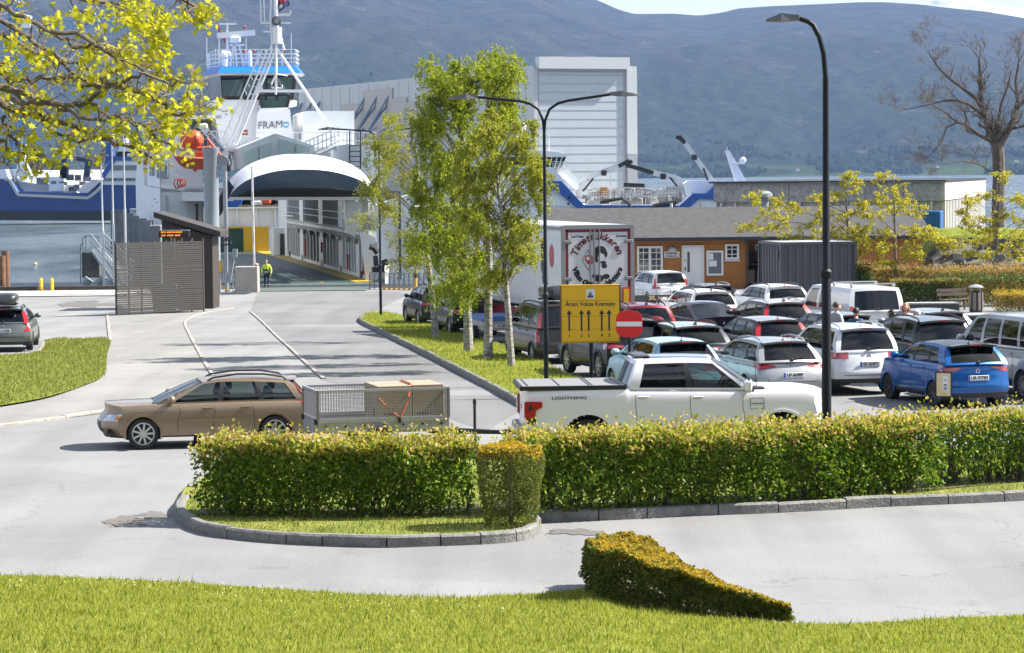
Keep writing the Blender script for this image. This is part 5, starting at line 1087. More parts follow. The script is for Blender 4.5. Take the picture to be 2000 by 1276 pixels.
mb = MB(); mb.box((4.9, 64.4, 1.0), (.6, .1, 1.9)); mb.build('doorway', M_WIN, hs_)
mb = MB(); mb.tube([(6.3 + .55 * math.cos(k * .5236), 61.3, 1.7 + 1.25 * math.sin(k * .5236)) for k in range(13)], .1, 6); mb.build('hose', BLACK, hs_)
mb = MB(); mb.box((6.2, 62, 4.4), (1.1, 1, 1.5)); mb.tube([(4.5, 62, 3.6), (8, 40, 3.6)], .07, 5); mb.build('sign_box', SHIPWHITE, FE)
# bow visor: curved shell tipped up over the opening
Wv = 5.05; vc = fp(590, 385, 0); N = 40
def crv(tab, a_fn, lift=0):
 row = []
 for k in range(N + 1):
  px = tab[0][0] + (tab[-1][0] - tab[0][0]) * k / N; v = 2 * k / N - 1; p = fp(px, pw(tab, px), a_fn(v)); row.append(p)
 return row
def sm(tab):
 q = smooth_line(tab, 6); return [(x, y) for x, y in q]
c_back = sm([(446, 386), (452, 362), (470, 342), (500, 322), (545, 307), (590, 303), (635, 306), (680, 319), (708, 337), (724, 358), (731, 386)])
c_mid = sm([(447, 387), (455, 374), (478, 355), (510, 342), (550, 333), (595, 331), (640, 334), (680, 343), (708, 355), (724, 369), (730, 387)])
c_low = sm([(448, 388), (460, 383), (490, 373), (530, 369), (590, 367), (645, 369), (690, 374), (716, 381), (729, 388)])
r0 = crv(c_back, lambda v: 2.6 - .4 * (1 - v * v)); r1 = crv(c_mid, lambda v: -2.4 * (1 - v * v) + .2); r2 = crv(c_low, lambda v: -1.2 * (1 - v * v) + .4)
rm = [a.lerp(b_, .5) + Vector((0, -.25, .28)) * (1 - (2 * k / N - 1) ** 2) for k, (a, b_) in enumerate(zip(r0, r1))]
rm2 = [a.lerp(b_, .5) + Vector((0, -.3, 0)) * (1 - (2 * k / N - 1) ** 2) for k, (a, b_) in enumerate(zip(r1, r2))]
rb = [Vector((p.x, 6.5, p.z + .1)) for p in r0]
mb = MB(); mb.grid([rb, r0, rm, r1], flip=False); vz = mb.build('bow_visor', mat('visor_white', (.8, .81, .82), .35), FE, True, 60)
mb = MB(); mb.grid([r1, rm2, r2]); mb.build('visor_forefoot', mat('visor_navy', (.055, .085, .14), .22, c2=(.075, .1, .15), vscale=.8), vz, True, 60)
mb = MB(); zb = fp(590, 386, .5).z; r3 = [Vector((p.x, 1.6, min(p.z, zb))) for p in r2]; r4 = [Vector((p.x, 6.5, zb)) for p in r2]; mb.grid([r2, r3, r4]); mb.build('visor_inside', mat('visor_black', (.012, .013, .016), .7), vz)  # near-black puts the shadow under the raised visor into the colour
mb = MB(); mb.bar(fp(448, 388, .3), fp(728, 388, .3), .28, .2); mb.build('visor_sill', mat('sill_grey', (.5, .5, .48), .6), FE)
mb = MB(); fpoly(mb, [(424, 425), (428, 388), (447, 352), (456, 365), (444, 392), (432, 420)], .6, 1.2); mb.build('visor_arm', mat('visor_black', (.012, .013, .016), .7), FE)
# superstructure: lounge front, house, tower, wheelhouse
aW = 26
mb = MB(); fpoly(mb, [(466, 330), (466, 290), (534, 262), (541, 262), (612, 284), (616, 330)], 15, 6); lg = mb.build('lounge', mat('lounge_grey', (.52, .56, .58), .4), FE)
mb = MB(); fpoly(mb, [(480, 296), (504, 286), (504, 325), (480, 325)], 14.9, .06); fpoly(mb, [(507, 285), (532, 277), (532, 325), (507, 325)], 14.9, .06); fpoly(mb, [(545, 271), (575, 279), (575, 325), (545, 325)], 14.9, .06); fpoly(mb, [(578, 280), (606, 288), (606, 325), (578, 325)], 14.9, .06); mb.build('window', mat('green_glass', (.4, .5, .49), .08, spec=.8), lg)
mb = MB(); fpoly(mb, [(592, 290), (592, 222), (600, 217), (692, 217), (692, 290)], 24, 8); mb.build('engine_casing', SHIPWHITE, FE)
mb = MB(); fpoly(mb, [(660, 345), (662, 284), (678, 282), (722, 286), (726, 345)], 12, 5); mb.build('stair_tower', mat('ship_bluewhite', (.6, .65, .68), .4, var=.05, vscale=1), FE)
mb = MB(); P0, P1 = fp(597, 305, 14), fp(662, 277, 14); 
for dz in (0, .5, 1.0): mb.bar(P0 + Vector((0, 0, dz)), P1 + Vector((0, 0, dz)), .07)
for k in range(9): q = P0.lerp(P1, k / 8); mb.bar(q, q + Vector((0, 0, 1)), .05)
mb.bar(P0 + Vector((0, .4, -.3)), P1 + Vector((0, .4, -.3)), .9, .15); mb.build('stairs', mat('stair_grey', (.55, .58, .6), .5), FE)
mb = MB()
for x in (683, 704): mb.bar(fp(x, 330, 11.6), fp(x, 256, 11.6), .09)
for y in (285, 296, 306, 316, 326): mb.bar(fp(683, y, 11.6), fp(704, y, 11.6), .06)
mb.build('ladder', DARKMETAL, FE)
# left mid house and shelter
mb = MB(); fpoly(mb, [(345, 232), (432, 232), (432, 225), (345, 226)], 26, 6); fpoly(mb, [(340, 240), (348, 240), (348, 290), (340, 290)], 27, 1); mb.build('shelter_roof', SHIPWHITE, FE)
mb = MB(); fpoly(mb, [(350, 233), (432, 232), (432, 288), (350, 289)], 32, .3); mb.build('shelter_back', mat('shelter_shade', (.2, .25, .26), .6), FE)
mb = MB(); fpoly(mb, [(414, 195), (506, 195), (506, 292), (432, 292)], aW, 7); mb.build('bridge_tower', SHIPWHITE, FE)
mb = MB(); fpoly(mb, [(503, 222), (566, 213), (573, 272), (500, 268)], aW - 1.2, 4); fpoly(mb, [(503, 222), (508, 212), (562, 210), (568, 222)], aW - 1, 2); pn = mb.build('name_panel', mat('name_panel_white', (.8, .81, .82), .4), FE)
mb = MB(); c = fp(528, 245, aW - 1.28); put_text(mb, 'FRAM', .78, c, (1, 0, .05), (.05, 0, 1), bold=-.0, squash=.95); mb.build('lettering', mat('lettering_grey', (.1, .11, .13), .6), pn)
mb = MB(); fpoly(mb, [(553, 239), (564, 239), (564, 247), (559, 251), (553, 247)], aW - 1.26, .05); mb.build('shield', mat('shield_blue', (.1, .35, .62), .5), pn)
mb = MB(); fpoly(mb, [(554.5, 241), (558, 243), (562.5, 241), (562.5, 244.5), (558.5, 247), (554.5, 244.5)], aW - 1.3, .03); mb.build('shield_mark', WHITE, pn)
# wheelhouse body: flared box with slanted windows
WL, WR, WC = fp(408, 150, aW + 3.5), fp(580, 150, aW + 2), fp(432, 150, aW)
def wh_ring(y, grow, a_off=0):
 p = [fp(411, y, aW + 4), fp(432, y, aW), fp(577, y, aW), fp(584, y, aW + 4)]
 z = p[1].z; c = (p[0] + p[2]) / 2; ring = []
 for q in p: ring.append(Vector((q.x + (q.x - c.x) * grow, q.y - (grow * 6 if q.y < aW + 1 else 0), z)))
 ring += [Vector((ring[3].x, aW + 8, z)), Vector((ring[0].x, aW + 8, z))]; return ring
def ring_mesh(nm, rings, m, par=None, cap=True):
 q = MB(); n = len(rings[0]); vs = [v for r_ in rings for v in r_]; fs = [(i * n + k, i * n + (k + 1) % n, (i + 1) * n + (k + 1) % n, (i + 1) * n + k) for i in range(len(rings) - 1) for k in range(n)]
 if cap: fs += [tuple(range(n - 1, -1, -1)), tuple(range((len(rings) - 1) * n, len(rings) * n))]
 q.add(vs, fs); return q.build(nm, m, par)
whl = ring_mesh('wheelhouse', [wh_ring(206, -.06), wh_ring(196, -.04)], SHIPWHITE, FE)
ring_mesh('window_band', [wh_ring(196, -.04), wh_ring(148, .03)], mat('bridge_black', (.012, .014, .016), .25), whl)
ring_mesh('eave', [wh_ring(148, .04), wh_ring(144, .12)], mat('eave_grey', (.5, .5, .47), .6), whl)
ring_mesh('roof', [wh_ring(143.5, .12), wh_ring(130, 0)], mat('roof_blue', (.008, .16, .62), .4), whl)
mb = MB()
for (pix, a) in (([(433, 157), (476, 155), (472, 188), (436, 188)], aW - .45), ([(480, 155), (510, 155), (508, 190), (478, 188)], aW - .45), ([(508, 154), (572, 150), (566, 186), (510, 186)], aW - .5), ([(510, 188), (564, 188), (560, 211), (512, 211)], aW - .45)): fpoly(mb, pix, a, .05)
mb.build('pane', mat('bridge_glass', (.06, .1, .1), .05, spec=1), whl)
mb = MB()
for x in (477, 520, 541): mb.bar(fp(x, 150, aW - .55), fp(x - 1, 196, aW - .5), .14)
mb.bar(fp(508, 187, aW - .55), fp(566, 187, aW - .55), .12); mb.bar(fp(508, 187, aW - .55), fp(511, 212, aW - .5), .14); mb.bar(fp(566, 187, aW - .55), fp(561, 212, aW - .5), .14); mb.build('mullion', mat('bridge_black', (.012, .014, .016), .25), whl)
mb = MB(); rg_ = wh_ring(130, 0); frail(mb, rg_ + [rg_[0]], 1.25, .9, 4, .05); mb.build('roof_railing', WHITE, whl)
mb = MB()
mb.bar(fp(444, 130, aW + 3), fp(444, 47, aW + 3), .16); mb.bar(fp(428, 47, aW + 3), fp(462, 47, aW + 3), .12); mb.bar(fp(424, 70, aW + 3), fp(498, 64, aW + 3), .32, .42); mb.box(fp(459, 78, aW + 3), (.8, .7, .5), ch=.1); mb.bar(fp(458, 84, aW + 3), fp(463, 130, aW + 3), .14); mb.bar(fp(458, 84, aW + 3), fp(449, 130, aW + 3), .14); mb.bar(fp(467, 88, aW + 3), fp(476, 130, aW + 3), .12); mb.bar(fp(448, 89, aW + 3), fp(478, 88, aW + 3), .14)
mb.ell(fp(437, 108, aW + 2), (.36, .36, .36)); mb.lathe([(.25, -.6), (.34, 0)], 12, fp(437, 116, aW + 2)); mb.lathe([(.0, .62), (.14, .55), (.17, .3), (.17, -.7)], 12, fp(488, 115, aW + 2)); mb.ell(fp(447, 106, aW + 2), (.18, .18, .25))
for x, y0, y1 in ((404, 74, 128), (428, 76, 130), (481, 74, 130), (569, 65, 130), (552, 74, 130), (576, 98, 128), (421, 96, 128)): mb.bar(fp(x, y0, aW + 2), fp(x, y1, aW + 2), .08)
mb.build('radar_mast', WHITE, FE)
mb = MB()
for x, y in ((477, 101), (497, 101), (477, 54), (553, 100)): mb.ell(fp(x, y, aW + 2), (.1, .1, .14), 8, 6)
mb.build('lantern', mat('lantern_red', (.35, .02, .02), .4), FE)
# big mast tripod ahead of the wheelhouse
aM = 19
mb = MB()
mb.tube([fp(461, 284, aM + 1), fp(540, 94, aM)], [.1, .07], 8); mb.tube([fp(447, 284, aM + 1), fp(522, 98, aM)], .07, 6); mb.tube([fp(456, 284, aM + 1), fp(531, 98, aM)], .07, 6); mb.tube([fp(664, 280, aM + 1), fp(539, 92, aM)], [.12, .09], 8); mb.tube([fp(539, 185, aM), fp(540, 74, aM)], .09, 8); mb.tube([fp(541, 80, aM), fp(537, -40, aM)], [.17, .13], 10)
mb.bar(fp(499, 178, aM), fp(596, 178, aM), .14, .2); mb.slab([fp(509, 160, aM), fp(515, 178, aM), fp(497, 186, aM)], (0, .1, 0)); mb.tube([fp(531, 98, aM), fp(528, 30, aM), fp(531, -40, aM)], .06, 6); mb.tube([fp(526, 98, aM), fp(545, 60, aM)], .06, 6); mb.tube([fp(556, 98, aM), fp(545, 60, aM)], .06, 6)
for y in (62, 72): mb.lathe([(.32, -.5), (.36, .3)], 12, fp(541, y, aM))
for x0, x1, y in ((509, 568, 45), (545, 568, 28), (514, 530, 62), (545, 567, 30)): mb.bar(fp(x0, y, aM), fp(x1, y, aM), .1)
mb.bar(fp(510, 45, aM), fp(508, -40, aM), .07); mb.bar(fp(517, 45, aM), fp(514, -40, aM), .07); mb.bar(fp(568, 28, aM), fp(567, 20, aM), .1)
for k in range(13): f = k / 13; mb.bar(fp(447 + 75 * f, 284 - 186 * f, aM + 1 - f), fp(456 + 75 * f, 284 - 186 * f, aM + 1 - f), .05)
for k in range(13): f = k / 13; mb.bar(fp(436 + 75 * f, 270 - 178 * f, aM + .6 - f), fp(440 + 78 * f, 284 - 186 * f, aM + 1 - f), .04)
mb.tube([fp(436, 270, aM + .6), fp(511, 98, aM), fp(516, 96, aM), fp(520, 104, aM)], .05, 6)
mb.tube([fp(539, 145, aM), fp(530, 165, aM - .1)], .06, 6); mb.tube([fp(540, 145, aM), fp(562, 148, aM - .1)], .06, 6); mb.tube([fp(531, 168, aM), fp(531, 172, aM), fp(551, 172, aM), fp(551, 166, aM)], .06, 6)
mb.build('mast', WHITE, FE)
mb = MB(); mb.lathe([(.2, -.1), (.34, -.05), (.36, .1), (.28, .14)], 16, fp(540, 41, aM - .35), 'y'); mb.build('horn', mat('horn_grey', (.07, .08, .09), .4), FE)
mb = MB(); mb.lathe([(0, 0), (.27, 0)], 16, fp(540, 41, aM - .38), 'y'); mb.build('searchlight', mat('searchlight_glass', (.6, .62, .6), .2, .5), FE)
def flag(nm, lab, pix, a, m_, extra=()):
 f = thing(nm, lab, 'flag'); q = MB()
 A, B, C, D = [Vector((p.x * FC - p.y * FS, p.x * FS + p.y * FC, p.z)) + FO for p in (fp(x, y, a) for x, y in pix)]
 P = [[A.lerp(B, u).lerp(D.lerp(C, u), v) + Vector((0, .12 * math.sin(u * 7 + v * 2), 0)) for u in np.linspace(0, 1, 9)] for v in np.linspace(0, 1, 7)]
 q.grid(P); cl_ = q.build('cloth', m_, f, True)
 for (nm2, u0, u1, v0, v1, m2) in extra:
  q = MB(); q.grid([[A.lerp(B, u).lerp(D.lerp(C, u), v) + Vector((0, .12 * math.sin(u * 7 + v * 2) - .015, 0)) for u in np.linspace(u0, u1, 7)] for v in np.linspace(v0, v1, 5)]); q.build(nm2, m2, cl_, True)
 return f
M_NV = mat('flag_navy', (.015, .03, .1), .8); M_RD = mat('flag_red', (.4, .03, .05), .8); M_FW = mat('flag_white', (.7, .7, .72), .8)
flag('flag', 'small red flag with white and blue cross above the ferry wheelhouse', [(426, 50), (440, 72), (440, 86), (427, 62)], aW + 3.6, M_RD, (('white_cross', .28, .5, 0, 1, M_FW), ('blue_cross', .34, .44, 0, 1, M_NV)))
flag('flag', 'navy pennant with red and white marks on the tall ferry mast', [(541, 0), (562, -6), (566, 10), (545, 24)], aM, M_NV, (('red_mark', .2, .8, .05, .4, M_RD), ('white_mark', .1, .4, .5, .8, M_FW)))
mb = MB(); fpoly(mb, [(470, 254), (484, 254), (484, 264), (470, 264)], 20.5, .3); mb.build('lifebuoy_box', mat('fire_red', (.5, .03, .02), .5), FE)
# rescue boat on its davit
RB = thing('rescue_boat', 'orange rescue boat hanging in the ferry davit', 'boat')
def fw(p): return Vector((p.x * FC - p.y * FS, p.x * FS + p.y * FC, p.z)) + FO
rb0, rb1 = fw(fp(341, 322, 18)), fw(fp(418, 318, 18)); M_ORG = mat('boat_orange', (.68, .1, .015), .4, c2=(.4, .06, .012), vscale=1)
mb = MB(); rws = []; Lb = (rb1 - rb0).length
for i in range(17):
 u = i / 16; c = rb0.lerp(rb1, u); wv = .95 * (1 - (1 - min(1, u * 2.6)) ** 2.2) + .06; dp = .62 * (1 - (1 - min(1, u * 3.2)) ** 2) + .1; sh = .35 * (1 - u) ** 2
 rws.append([c + Vector((0, wv * math.cos(t_), sh + .22 + (dp * math.sin(t_) if t_ < 0 else .12 * math.sin(t_)))) for t_ in np.linspace(math.pi, -math.pi, 18)])
mb.grid(rws); mb.build('hull', M_ORG, RB, True, 70)
mb = MB(); mb.tube([rb0.lerp(rb1, u) + Vector((0, -.95 * (1 - (1 - min(1, u * 2.6)) ** 2.2) - .05, .3 + .35 * (1 - u) ** 2)) for u in np.linspace(.02, 1, 12)], .1, 7); mb.build('fender', mat('boat_fender', (.55, .16, .08), .6), RB, True)
mb = MB(); c = fw(fp(400, 302, 18)); mb.box(c, (1.4, 1.1, .7), ch=.2); mb.bar(c + Vector((-.5, -.3, -.2)), c + Vector((-.7, -.3, -1.2)), .25); mb.box(c + Vector((0, 0, .45)), (1.1, .9, .3), ch=.12); mb.build('console', M_ORG, RB)
LF2 = thing('liferaft', 'orange covered liferaft above the rescue boat on the ferry deck', 'raft')
mb = MB(); P = [fw(fp(352 + 45 * u, 273, 20)) for u in np.linspace(0, 1, 11)]; mb.tube(P, [.25, .55, .68, .72, .73, .73, .72, .7, .62, .45, .12], 14); mb.build('cover', M_ORG, LF2, True)
mb = MB(); mb.tube([P[7] + Vector((0, -.74, .3)), P[7] + Vector((.05, -.8, 0)), P[7] + Vector((0, -.7, -.4))], .06, 6); mb.build('strap', mat('raft_strap', (.12, .1, .08), .8), LF2)
DV = thing('davit_crane', 'white slanting davit crane with dark lettering beside the orange boat', 'crane')
mb = MB(); A_, B_ = fw(fp(396, 247, 14)), fw(fp(448, 312, 14)); mb.bar(A_, B_, .32, .5); mb.box(A_, (.7, .4, .4), 0, ch=.1); mb.bar(fw(fp(448, 312, 14)), fw(fp(450, 333, 14)), .5, .5); boom = mb.build('boom', WHITE, DV)
mb = MB(); dxx = (B_ - A_).normalized(); nn = Vector((dxx.z, 0, -dxx.x)); nn = -nn if nn.z < 0 else nn; put_text(mb, 'PALFINGER', .34, A_.lerp(B_, .48) + Vector((0, -.27, 0)), dxx, nn, bold=.01); mb.build('lettering', M_NV, boom)
mb = MB(); mb.tube([fw(fp(404, 270, 13.9)), fw(fp(446, 322, 13.9))], .12, 6); mb.build('ram', mat('ram_red', (.5, .12, .08), .4), boom)
mb = MB()
for k in range(3):
 q = [fw(fp(446 + 4 * math.sin(k + t_ * 1.3), 305 + t_ * 6, 13.6)) for t_ in range(6)]; mb.tube(q, .05, 5)
mb.build('hose', BLACK, boom)
HR = thing('hose_reel', 'loops of red hose hanging by the rescue boat platform rail', 'hose')
mb = MB()
for k in range(3): mb.tube([fw(fp(346 + k * 6 + 6 * math.cos(t_), 359 - k + (9 - k) * math.sin(t_), 16.7 - k * .1)) for t_ in np.linspace(0, 6.28, 13)], .05, 6)
mb.build('coil', mat('hose_red', (.5, .05, .03), .5), HR, True)
# boat beyond the stern
BB = thing('workboat', 'blue-hulled workboat with tyre fenders seen through the open car deck', 'boat')
Yw = 285; mb = MB(); poly(mb, [(380, 393), (472, 390), (470, 404), (462, 414), (380, 416)], Yw, 5); mb.build('hull', M_ROYAL, BB)
mb = MB(); poly(mb, [(462, 400), (610, 402), (610, 424), (380, 424), (380, 416), (462, 414)], Yw + .3, 5); 
for k in range(9): mb.lathe([(.3, -.15), (.62, -.2), (.62, 0), (.3, .02)], 14, at(478 + k * 13.5, 411, Yw - .1), 'y')
mb.build('tyre_fender', mat('rubber', (.018, .018, .02), .8), BB)
mb = MB(); mb.bar(at(466, 403, Yw - .2), at(612, 402, Yw - .2), .5, .2); mb.build('gunwale', mat('gunwale_wood', (.4, .27, .13), .7), BB)
mb = MB()
for k in range(30): mb.box(at(rnd.uniform(470, 600), rnd.uniform(392, 400), Yw + 1.5), (rnd.uniform(.4, 2), 1, rnd.uniform(.3, .7)), ch=.06)
struct(mb.build('deck_gear', mat('boat_gear', (.35, .33, .3), .7, c2=(.04, .04, .05), vscale=.8), BB), 'stuff')
mb = MB(); mb.box(at(502, 397, Yw + .6), (1.2, 1, .5), ch=.1); mb.build('crate', SHIPWHITE, BB)
mb = MB(); mb.box(at(520, 394, Yw + .6), (1, 1, .6), ch=.15); mb.build('buoy', M_ORG, BB)
# ================================================================== VEHICLES
M_TYRE = mat('tyre', (.02, .02, .021), .85); M_RIM = mat('alloy', (.55, .56, .57), .3, .8); M_RIMD = mat('dark_alloy', (.12, .12, .13), .35, .6)
M_TAIL = mat('tail_lamp_red', (.42, .012, .012), .15, coat=1, spec=.8); M_TAILC = mat('tail_lamp_clear', (.6, .45, .45), .15, coat=1)
M_HEAD = mat('head_lamp', (.55, .58, .6), .12, .3, coat=1); M_AMB = mat('amber', (.7, .2, .02), .25)
M_GL = glass_mat('car_glass', (.33, .38, .37)); M_GLD = glass_mat('privacy_glass', (.05, .055, .06)); M_GLR = glass_mat('rear_glass', (.09, .1, .105))
M_TRIM = mat('car_trim', (.016, .016, .018), .5); M_PLATE = mat('plate_white', (.68, .69, .7), .5); M_CHR = mat('chrome', (.7, .7, .7), .12, 1.0)
M_SEAT = mat('car_seat', (.03, .03, .033), .8); M_SHUT = mat('groove', (.01, .01, .011), .8)
def paint(name, c, metal=.0): return mat('paint_' + name, c, .36, metal, coat=.75 if max(c) > .12 else .42, spec=.2 if max(c) > .12 else .08)
def lerp(a, b_, t_): return a + (b_ - a) * t_
def tabs(tab, x):
 "smoothed table"
 if x <= tab[0][0]: return tab[0][1]
 if x >= tab[-1][0]: return tab[-1][1]
 for i in range(len(tab) - 1):
  if x <= tab[i + 1][0]:
   p1, p2 = tab[i], tab[i + 1]; p0 = tab[i - 1] if i else p1; p3 = tab[i + 2] if i + 2 < len(tab) else p2
   h = p2[0] - p1[0]; t_ = (x - p1[0]) / h
   m1 = (p2[1] - p0[1]) / max(1e-6, p2[0] - p0[0]); m2 = (p3[1] - p1[1]) / max(1e-6, p3[0] - p1[0])
   return (2 * t_**3 - 3 * t_**2 + 1) * p1[1] + (t_**3 - 2 * t_**2 + t_) * h * m1 + (-2 * t_**3 + 3 * t_**2) * p2[1] + (t_**3 - t_**2) * h * m2
BASE = dict(L=4.5, W=1.8, H=1.5, wb=2.65, ro=.95, wr=.32, ww=.215, b=.24, belt=.95, beltf=.98, hood=.82, nose=.70, xA=3.35, xAr=2.45, xD=.28, xDr=.62, yb=.9, yr=.68, cr=.16, crf=.34, zr0=-.05,
   tail=[(.24, .10), (.45, .0), (.62, .02), (.75, .07), (.95, .2)], front=[(.24, .12), (.45, .0), (.6, .02), (.75, .14)], deck=None,
   side=[(.08, .30), (.34, .60), (.63, .90)], sideg='c', rearw=(-.84, .84, .1, .88), lower=.34, tl='wedge', tlz=(.72, .92), plate='', pz=.62, rails=None, ant='fin', spoiler=.12, wiper=True, roofc=None, rim='a', roofbulge=.05, doors=None, bumperc=None, mirror=True, wipz=.14, crown=.05, arch=1.14, platebg=None, blackpost=True, trunkline=True, seats=True)
def car(label, cat, pos, ang, col, grp='cars queueing for the ferry', name='car', steer=0, **kw):
 P = dict(BASE); P.update(kw); root = thing(name, label, cat, tuple(pos), ang, grp)
 L_, W2, H = P['L'], P['W'] / 2, P['H']; b_, belt = P['b'], P['belt']; xA, xAr, xD, xDr = P['xA'], P['xAr'], P['xD'], P['xDr']; yb, yr = P['yb'] * W2, P['yr'] * W2
 pm = col if not isinstance(col, tuple) else paint('%02x%02x%02x' % tuple(int(255 * c) for c in col[:3]), col[:3], col[3] if len(col) > 3 else 0)
 wx_ = (P['ro'], P['ro'] + P['wb']); wr = P['wr']; AR = wr * P['arch']
 beltz = lambda x: lerp(belt, P['beltf'], min(1, max(0, (x - xD) / (xA - xD))))
 def top(x):
  if x >= xA - .02: 
   q = [(xA, P['beltf']), (lerp(xA, L_, .45), lerp(P['beltf'], P['hood'], .5) + .02), (lerp(xA, L_, .8), P['hood']), (L_, P['nose'])]; return tabs(q, x)
  if P['deck'] and x < xD: return tabs(P['deck'], x)
  return beltz(x)
 def xr(z, y): return tabs(P['tail'], z) + P['cr'] * (abs(y) / W2) ** 3.2
 def xf(z, y): return L_ - tabs(P['front'], z) - P['crf'] * (abs(y) / W2) ** 2.6
 FR = [(0, .93), (.07, .975), (.25, 1.0), (.45, 1.0), (.62, .995), (.76, .985), (.88, .968), (.96, .94), (1, .9)]
 us = sorted(set([round(u, 4) for u in np.linspace(0, 1, 121)]))
 def plan(u): return 1 - .07 * max(0, abs(u - .5) * 2 - .35) ** 2.2
 def sidept(u, r, s):
  # iterate for the top height at this station
  xg = u * L_; z = 0
  for _ in range(3):
   t_ = top(xg); z = b_ + (t_ - b_) * r; y = s * W2 * pw(FR, r) * plan(u); xg = lerp(xr(z, y), xf(z, y), u)
  return Vector((xg, y, z))
 rs = [f[0] for f in FR]; rs = sorted(set([round(k / 20, 3) for k in range(20)] + [.97, 1]))
 body = MB(); trim = MB()
 def addgrid(Pg, cls, flip=False):
  m = {}; 
  for i in range(len(Pg) - 1):
   for j in range(len(Pg[0]) - 1):
    c = cls(i, j, (Pg[i][j] + Pg[i + 1][j + 1]) / 2)
    if c: m.setdefault(c, []).append((i, j))
  for c, cells in m.items():
   idx = {}; vs = []; fs = []
   for (i, j) in cells:
    f = []
    for (a, q) in ((i, j), (i, j + 1), (i + 1, j + 1), (i + 1, j)):
     if (a, q) not in idx: idx[(a, q)] = len(vs); vs.append(Pg[a][q])
     f.append(idx[(a, q)])
    fs.append(tuple(f[::-1]) if flip else tuple(f))
   (body if c == 'b' else trim).add(vs, fs)
 lowz = P['lower']
 for s in (1, -1):
  Pg = [[sidept(u, r, s) for r in rs] for u in us]
  for row in Pg:
   for k, v in enumerate(row):
    for wx0 in wx_:
     d = Vector((v.x - wx0, 0, v.z - wr)); l_ = d.length
     if AR - .05 < l_ < AR + .028 and l_ > 0: row[k] = Vector((wx0 + d.x / l_ * AR, v.y, wr + d.z / l_ * AR))
  def cls(i, j, c):
   for wx0 in wx_:
    if math.hypot(c.x - wx0, c.z - wr) < AR - .008: return None
   return 't' if c.z < lowz else 'b'
  addgrid(Pg, cls, flip=(s < 0))
 ny = 14
 for u, flip in ((0, True), (1, False)):
  rows_ = []
  for r in rs:
   e1 = sidept(u, r, 1); row = []
   for k in range(ny + 1):
    v = lerp(-1, 1, k / ny); y = v * e1.y; z = e1.z; row.append(Vector(((xr if u == 0 else xf)(z, y), y, z + P['crown'] * (1 - v * v) * r ** 8)))
   rows_.append(row)
  addgrid(rows_, lambda i, j, c: 't' if c.z < lowz else 'b', flip=flip)
 rows_ = []
 for u in us:
  e = sidept(u, 1, 1); row = []
  for k in range(11):
   v = lerp(-1, 1, k / 10); y = v * e.y; x = lerp(xr(e.z, y), xf(e.z, y), u); row.append(Vector((x, y, e.z + P['crown'] * (1 - v * v) * (1 if (x > xA or x < xD) else .2))))
  rows_.append(row)
 addgrid(rows_, lambda i, j, c: 't' if xD + .04 < c.x < xA - .02 else 'b')
 # greenhouse patches
 def zroof(u): return H + P['zr0'] - .05 * 4 * (u - .5) ** 2 * P.get('arc', 1) - .0
 zA, zD = zroof(1), zroof(0); bA, bD = .16, .10
 ubp = (P['side'][-1][0] + P['side'][-2][1]) / 2; BV = [(0, xDr), (ubp, min(lerp(xDr, xAr, .93), lerp(xD, xA, ubp) - .05)), (1, xAr)]
 def side(u, q, s):
  lo = Vector((lerp(xD, xA, u), s * yb, beltz(lerp(xD, xA, u)))); hi = Vector((pw(BV, u), s * yr, zroof(u))); p = lo.lerp(hi, q); p.y += s * .045 * math.sin(math.pi * min(1, q * 1.0)); return p
 def wind(v, q):
  lo = Vector((xA + bA * (1 - v * v), v * yb, P['beltf'] + .02 * (1 - v * v))); hi = Vector((xAr + bA * .5 * (1 - v * v), v * yr, zA + P['roofbulge'] * (1 - v * v))); p = lo.lerp(hi, q); p.z += .02 * math.sin(math.pi * q); p.y += v * .045 * math.sin(math.pi * q) * abs(v) ** 4; return p
 def rear(v, q):
  lo = Vector((xD - bD * (1 - v * v), v * yb, belt + .015 * (1 - v * v))); hi = Vector((xDr - bD * .6 * (1 - v * v), v * yr, zD + P['roofbulge'] * (1 - v * v))); p = lo.lerp(hi, q); k = P.get('rearbow', .03); p.x -= k * math.sin(math.pi * q); p.y += v * .045 * math.sin(math.pi * q) * abs(v) ** 4; return p
 def roofp(u, v):
  a, c = rear(v, 1), wind(v, 1); p = a.lerp(c, u); p.z = zroof(u) + P['roofbulge'] * (1 - v * v); p.y = v * yr; return p
 wins = P['side']; q0, q1 = .07, .87
 ub = sorted(set([0, 1] + [x for w_ in wins for x in w_[:2]])); uu = []
 for a, c in zip(ub, ub[1:]): uu += [lerp(a, c, k / max(2, int((c - a) * 16))) for k in range(max(2, int((c - a) * 16)))]
 uu.append(1); qs = [0, q0] + [lerp(q0, q1, k / 6) for k in range(1, 6)] + [q1, 1]
 glass = {}
 for s in (1, -1):
  Pg = [[side(u, q, s) for q in qs] for u in uu]; u_lo, u_hi = wins[0][0], wins[-1][1]
  def cls2(i, j, c):
   uc = (uu[i] + uu[i + 1]) / 2; qc = (qs[j] + qs[j + 1]) / 2
   if q0 < qc < q1:
    for wi, w_ in enumerate(wins):
     if w_[0] < uc < w_[1]: return None
    if P['blackpost'] and u_lo < uc < u_hi: return 't'
   return 'b'
  addgrid(Pg, cls2, flip=(s < 0))
  for wi, w_ in enumerate(wins):
   g_ = MB(); ul = [u for u in uu if w_[0] - 1e-6 <= u <= w_[1] + 1e-6]; g_.grid([[side(u, q, s) - Vector((0, s * .006, 0)) for q in qs if q0 - 1e-6 <= q <= q1 + 1e-6] for u in ul], flip=(s < 0))
   dk = P['sideg']; gm = {'c': M_GL, 'd': M_GLD if (wi < len(wins) - 1) else M_GL, 'x': M_GLD}[dk]; g_.build('side_window', gm, root, True)
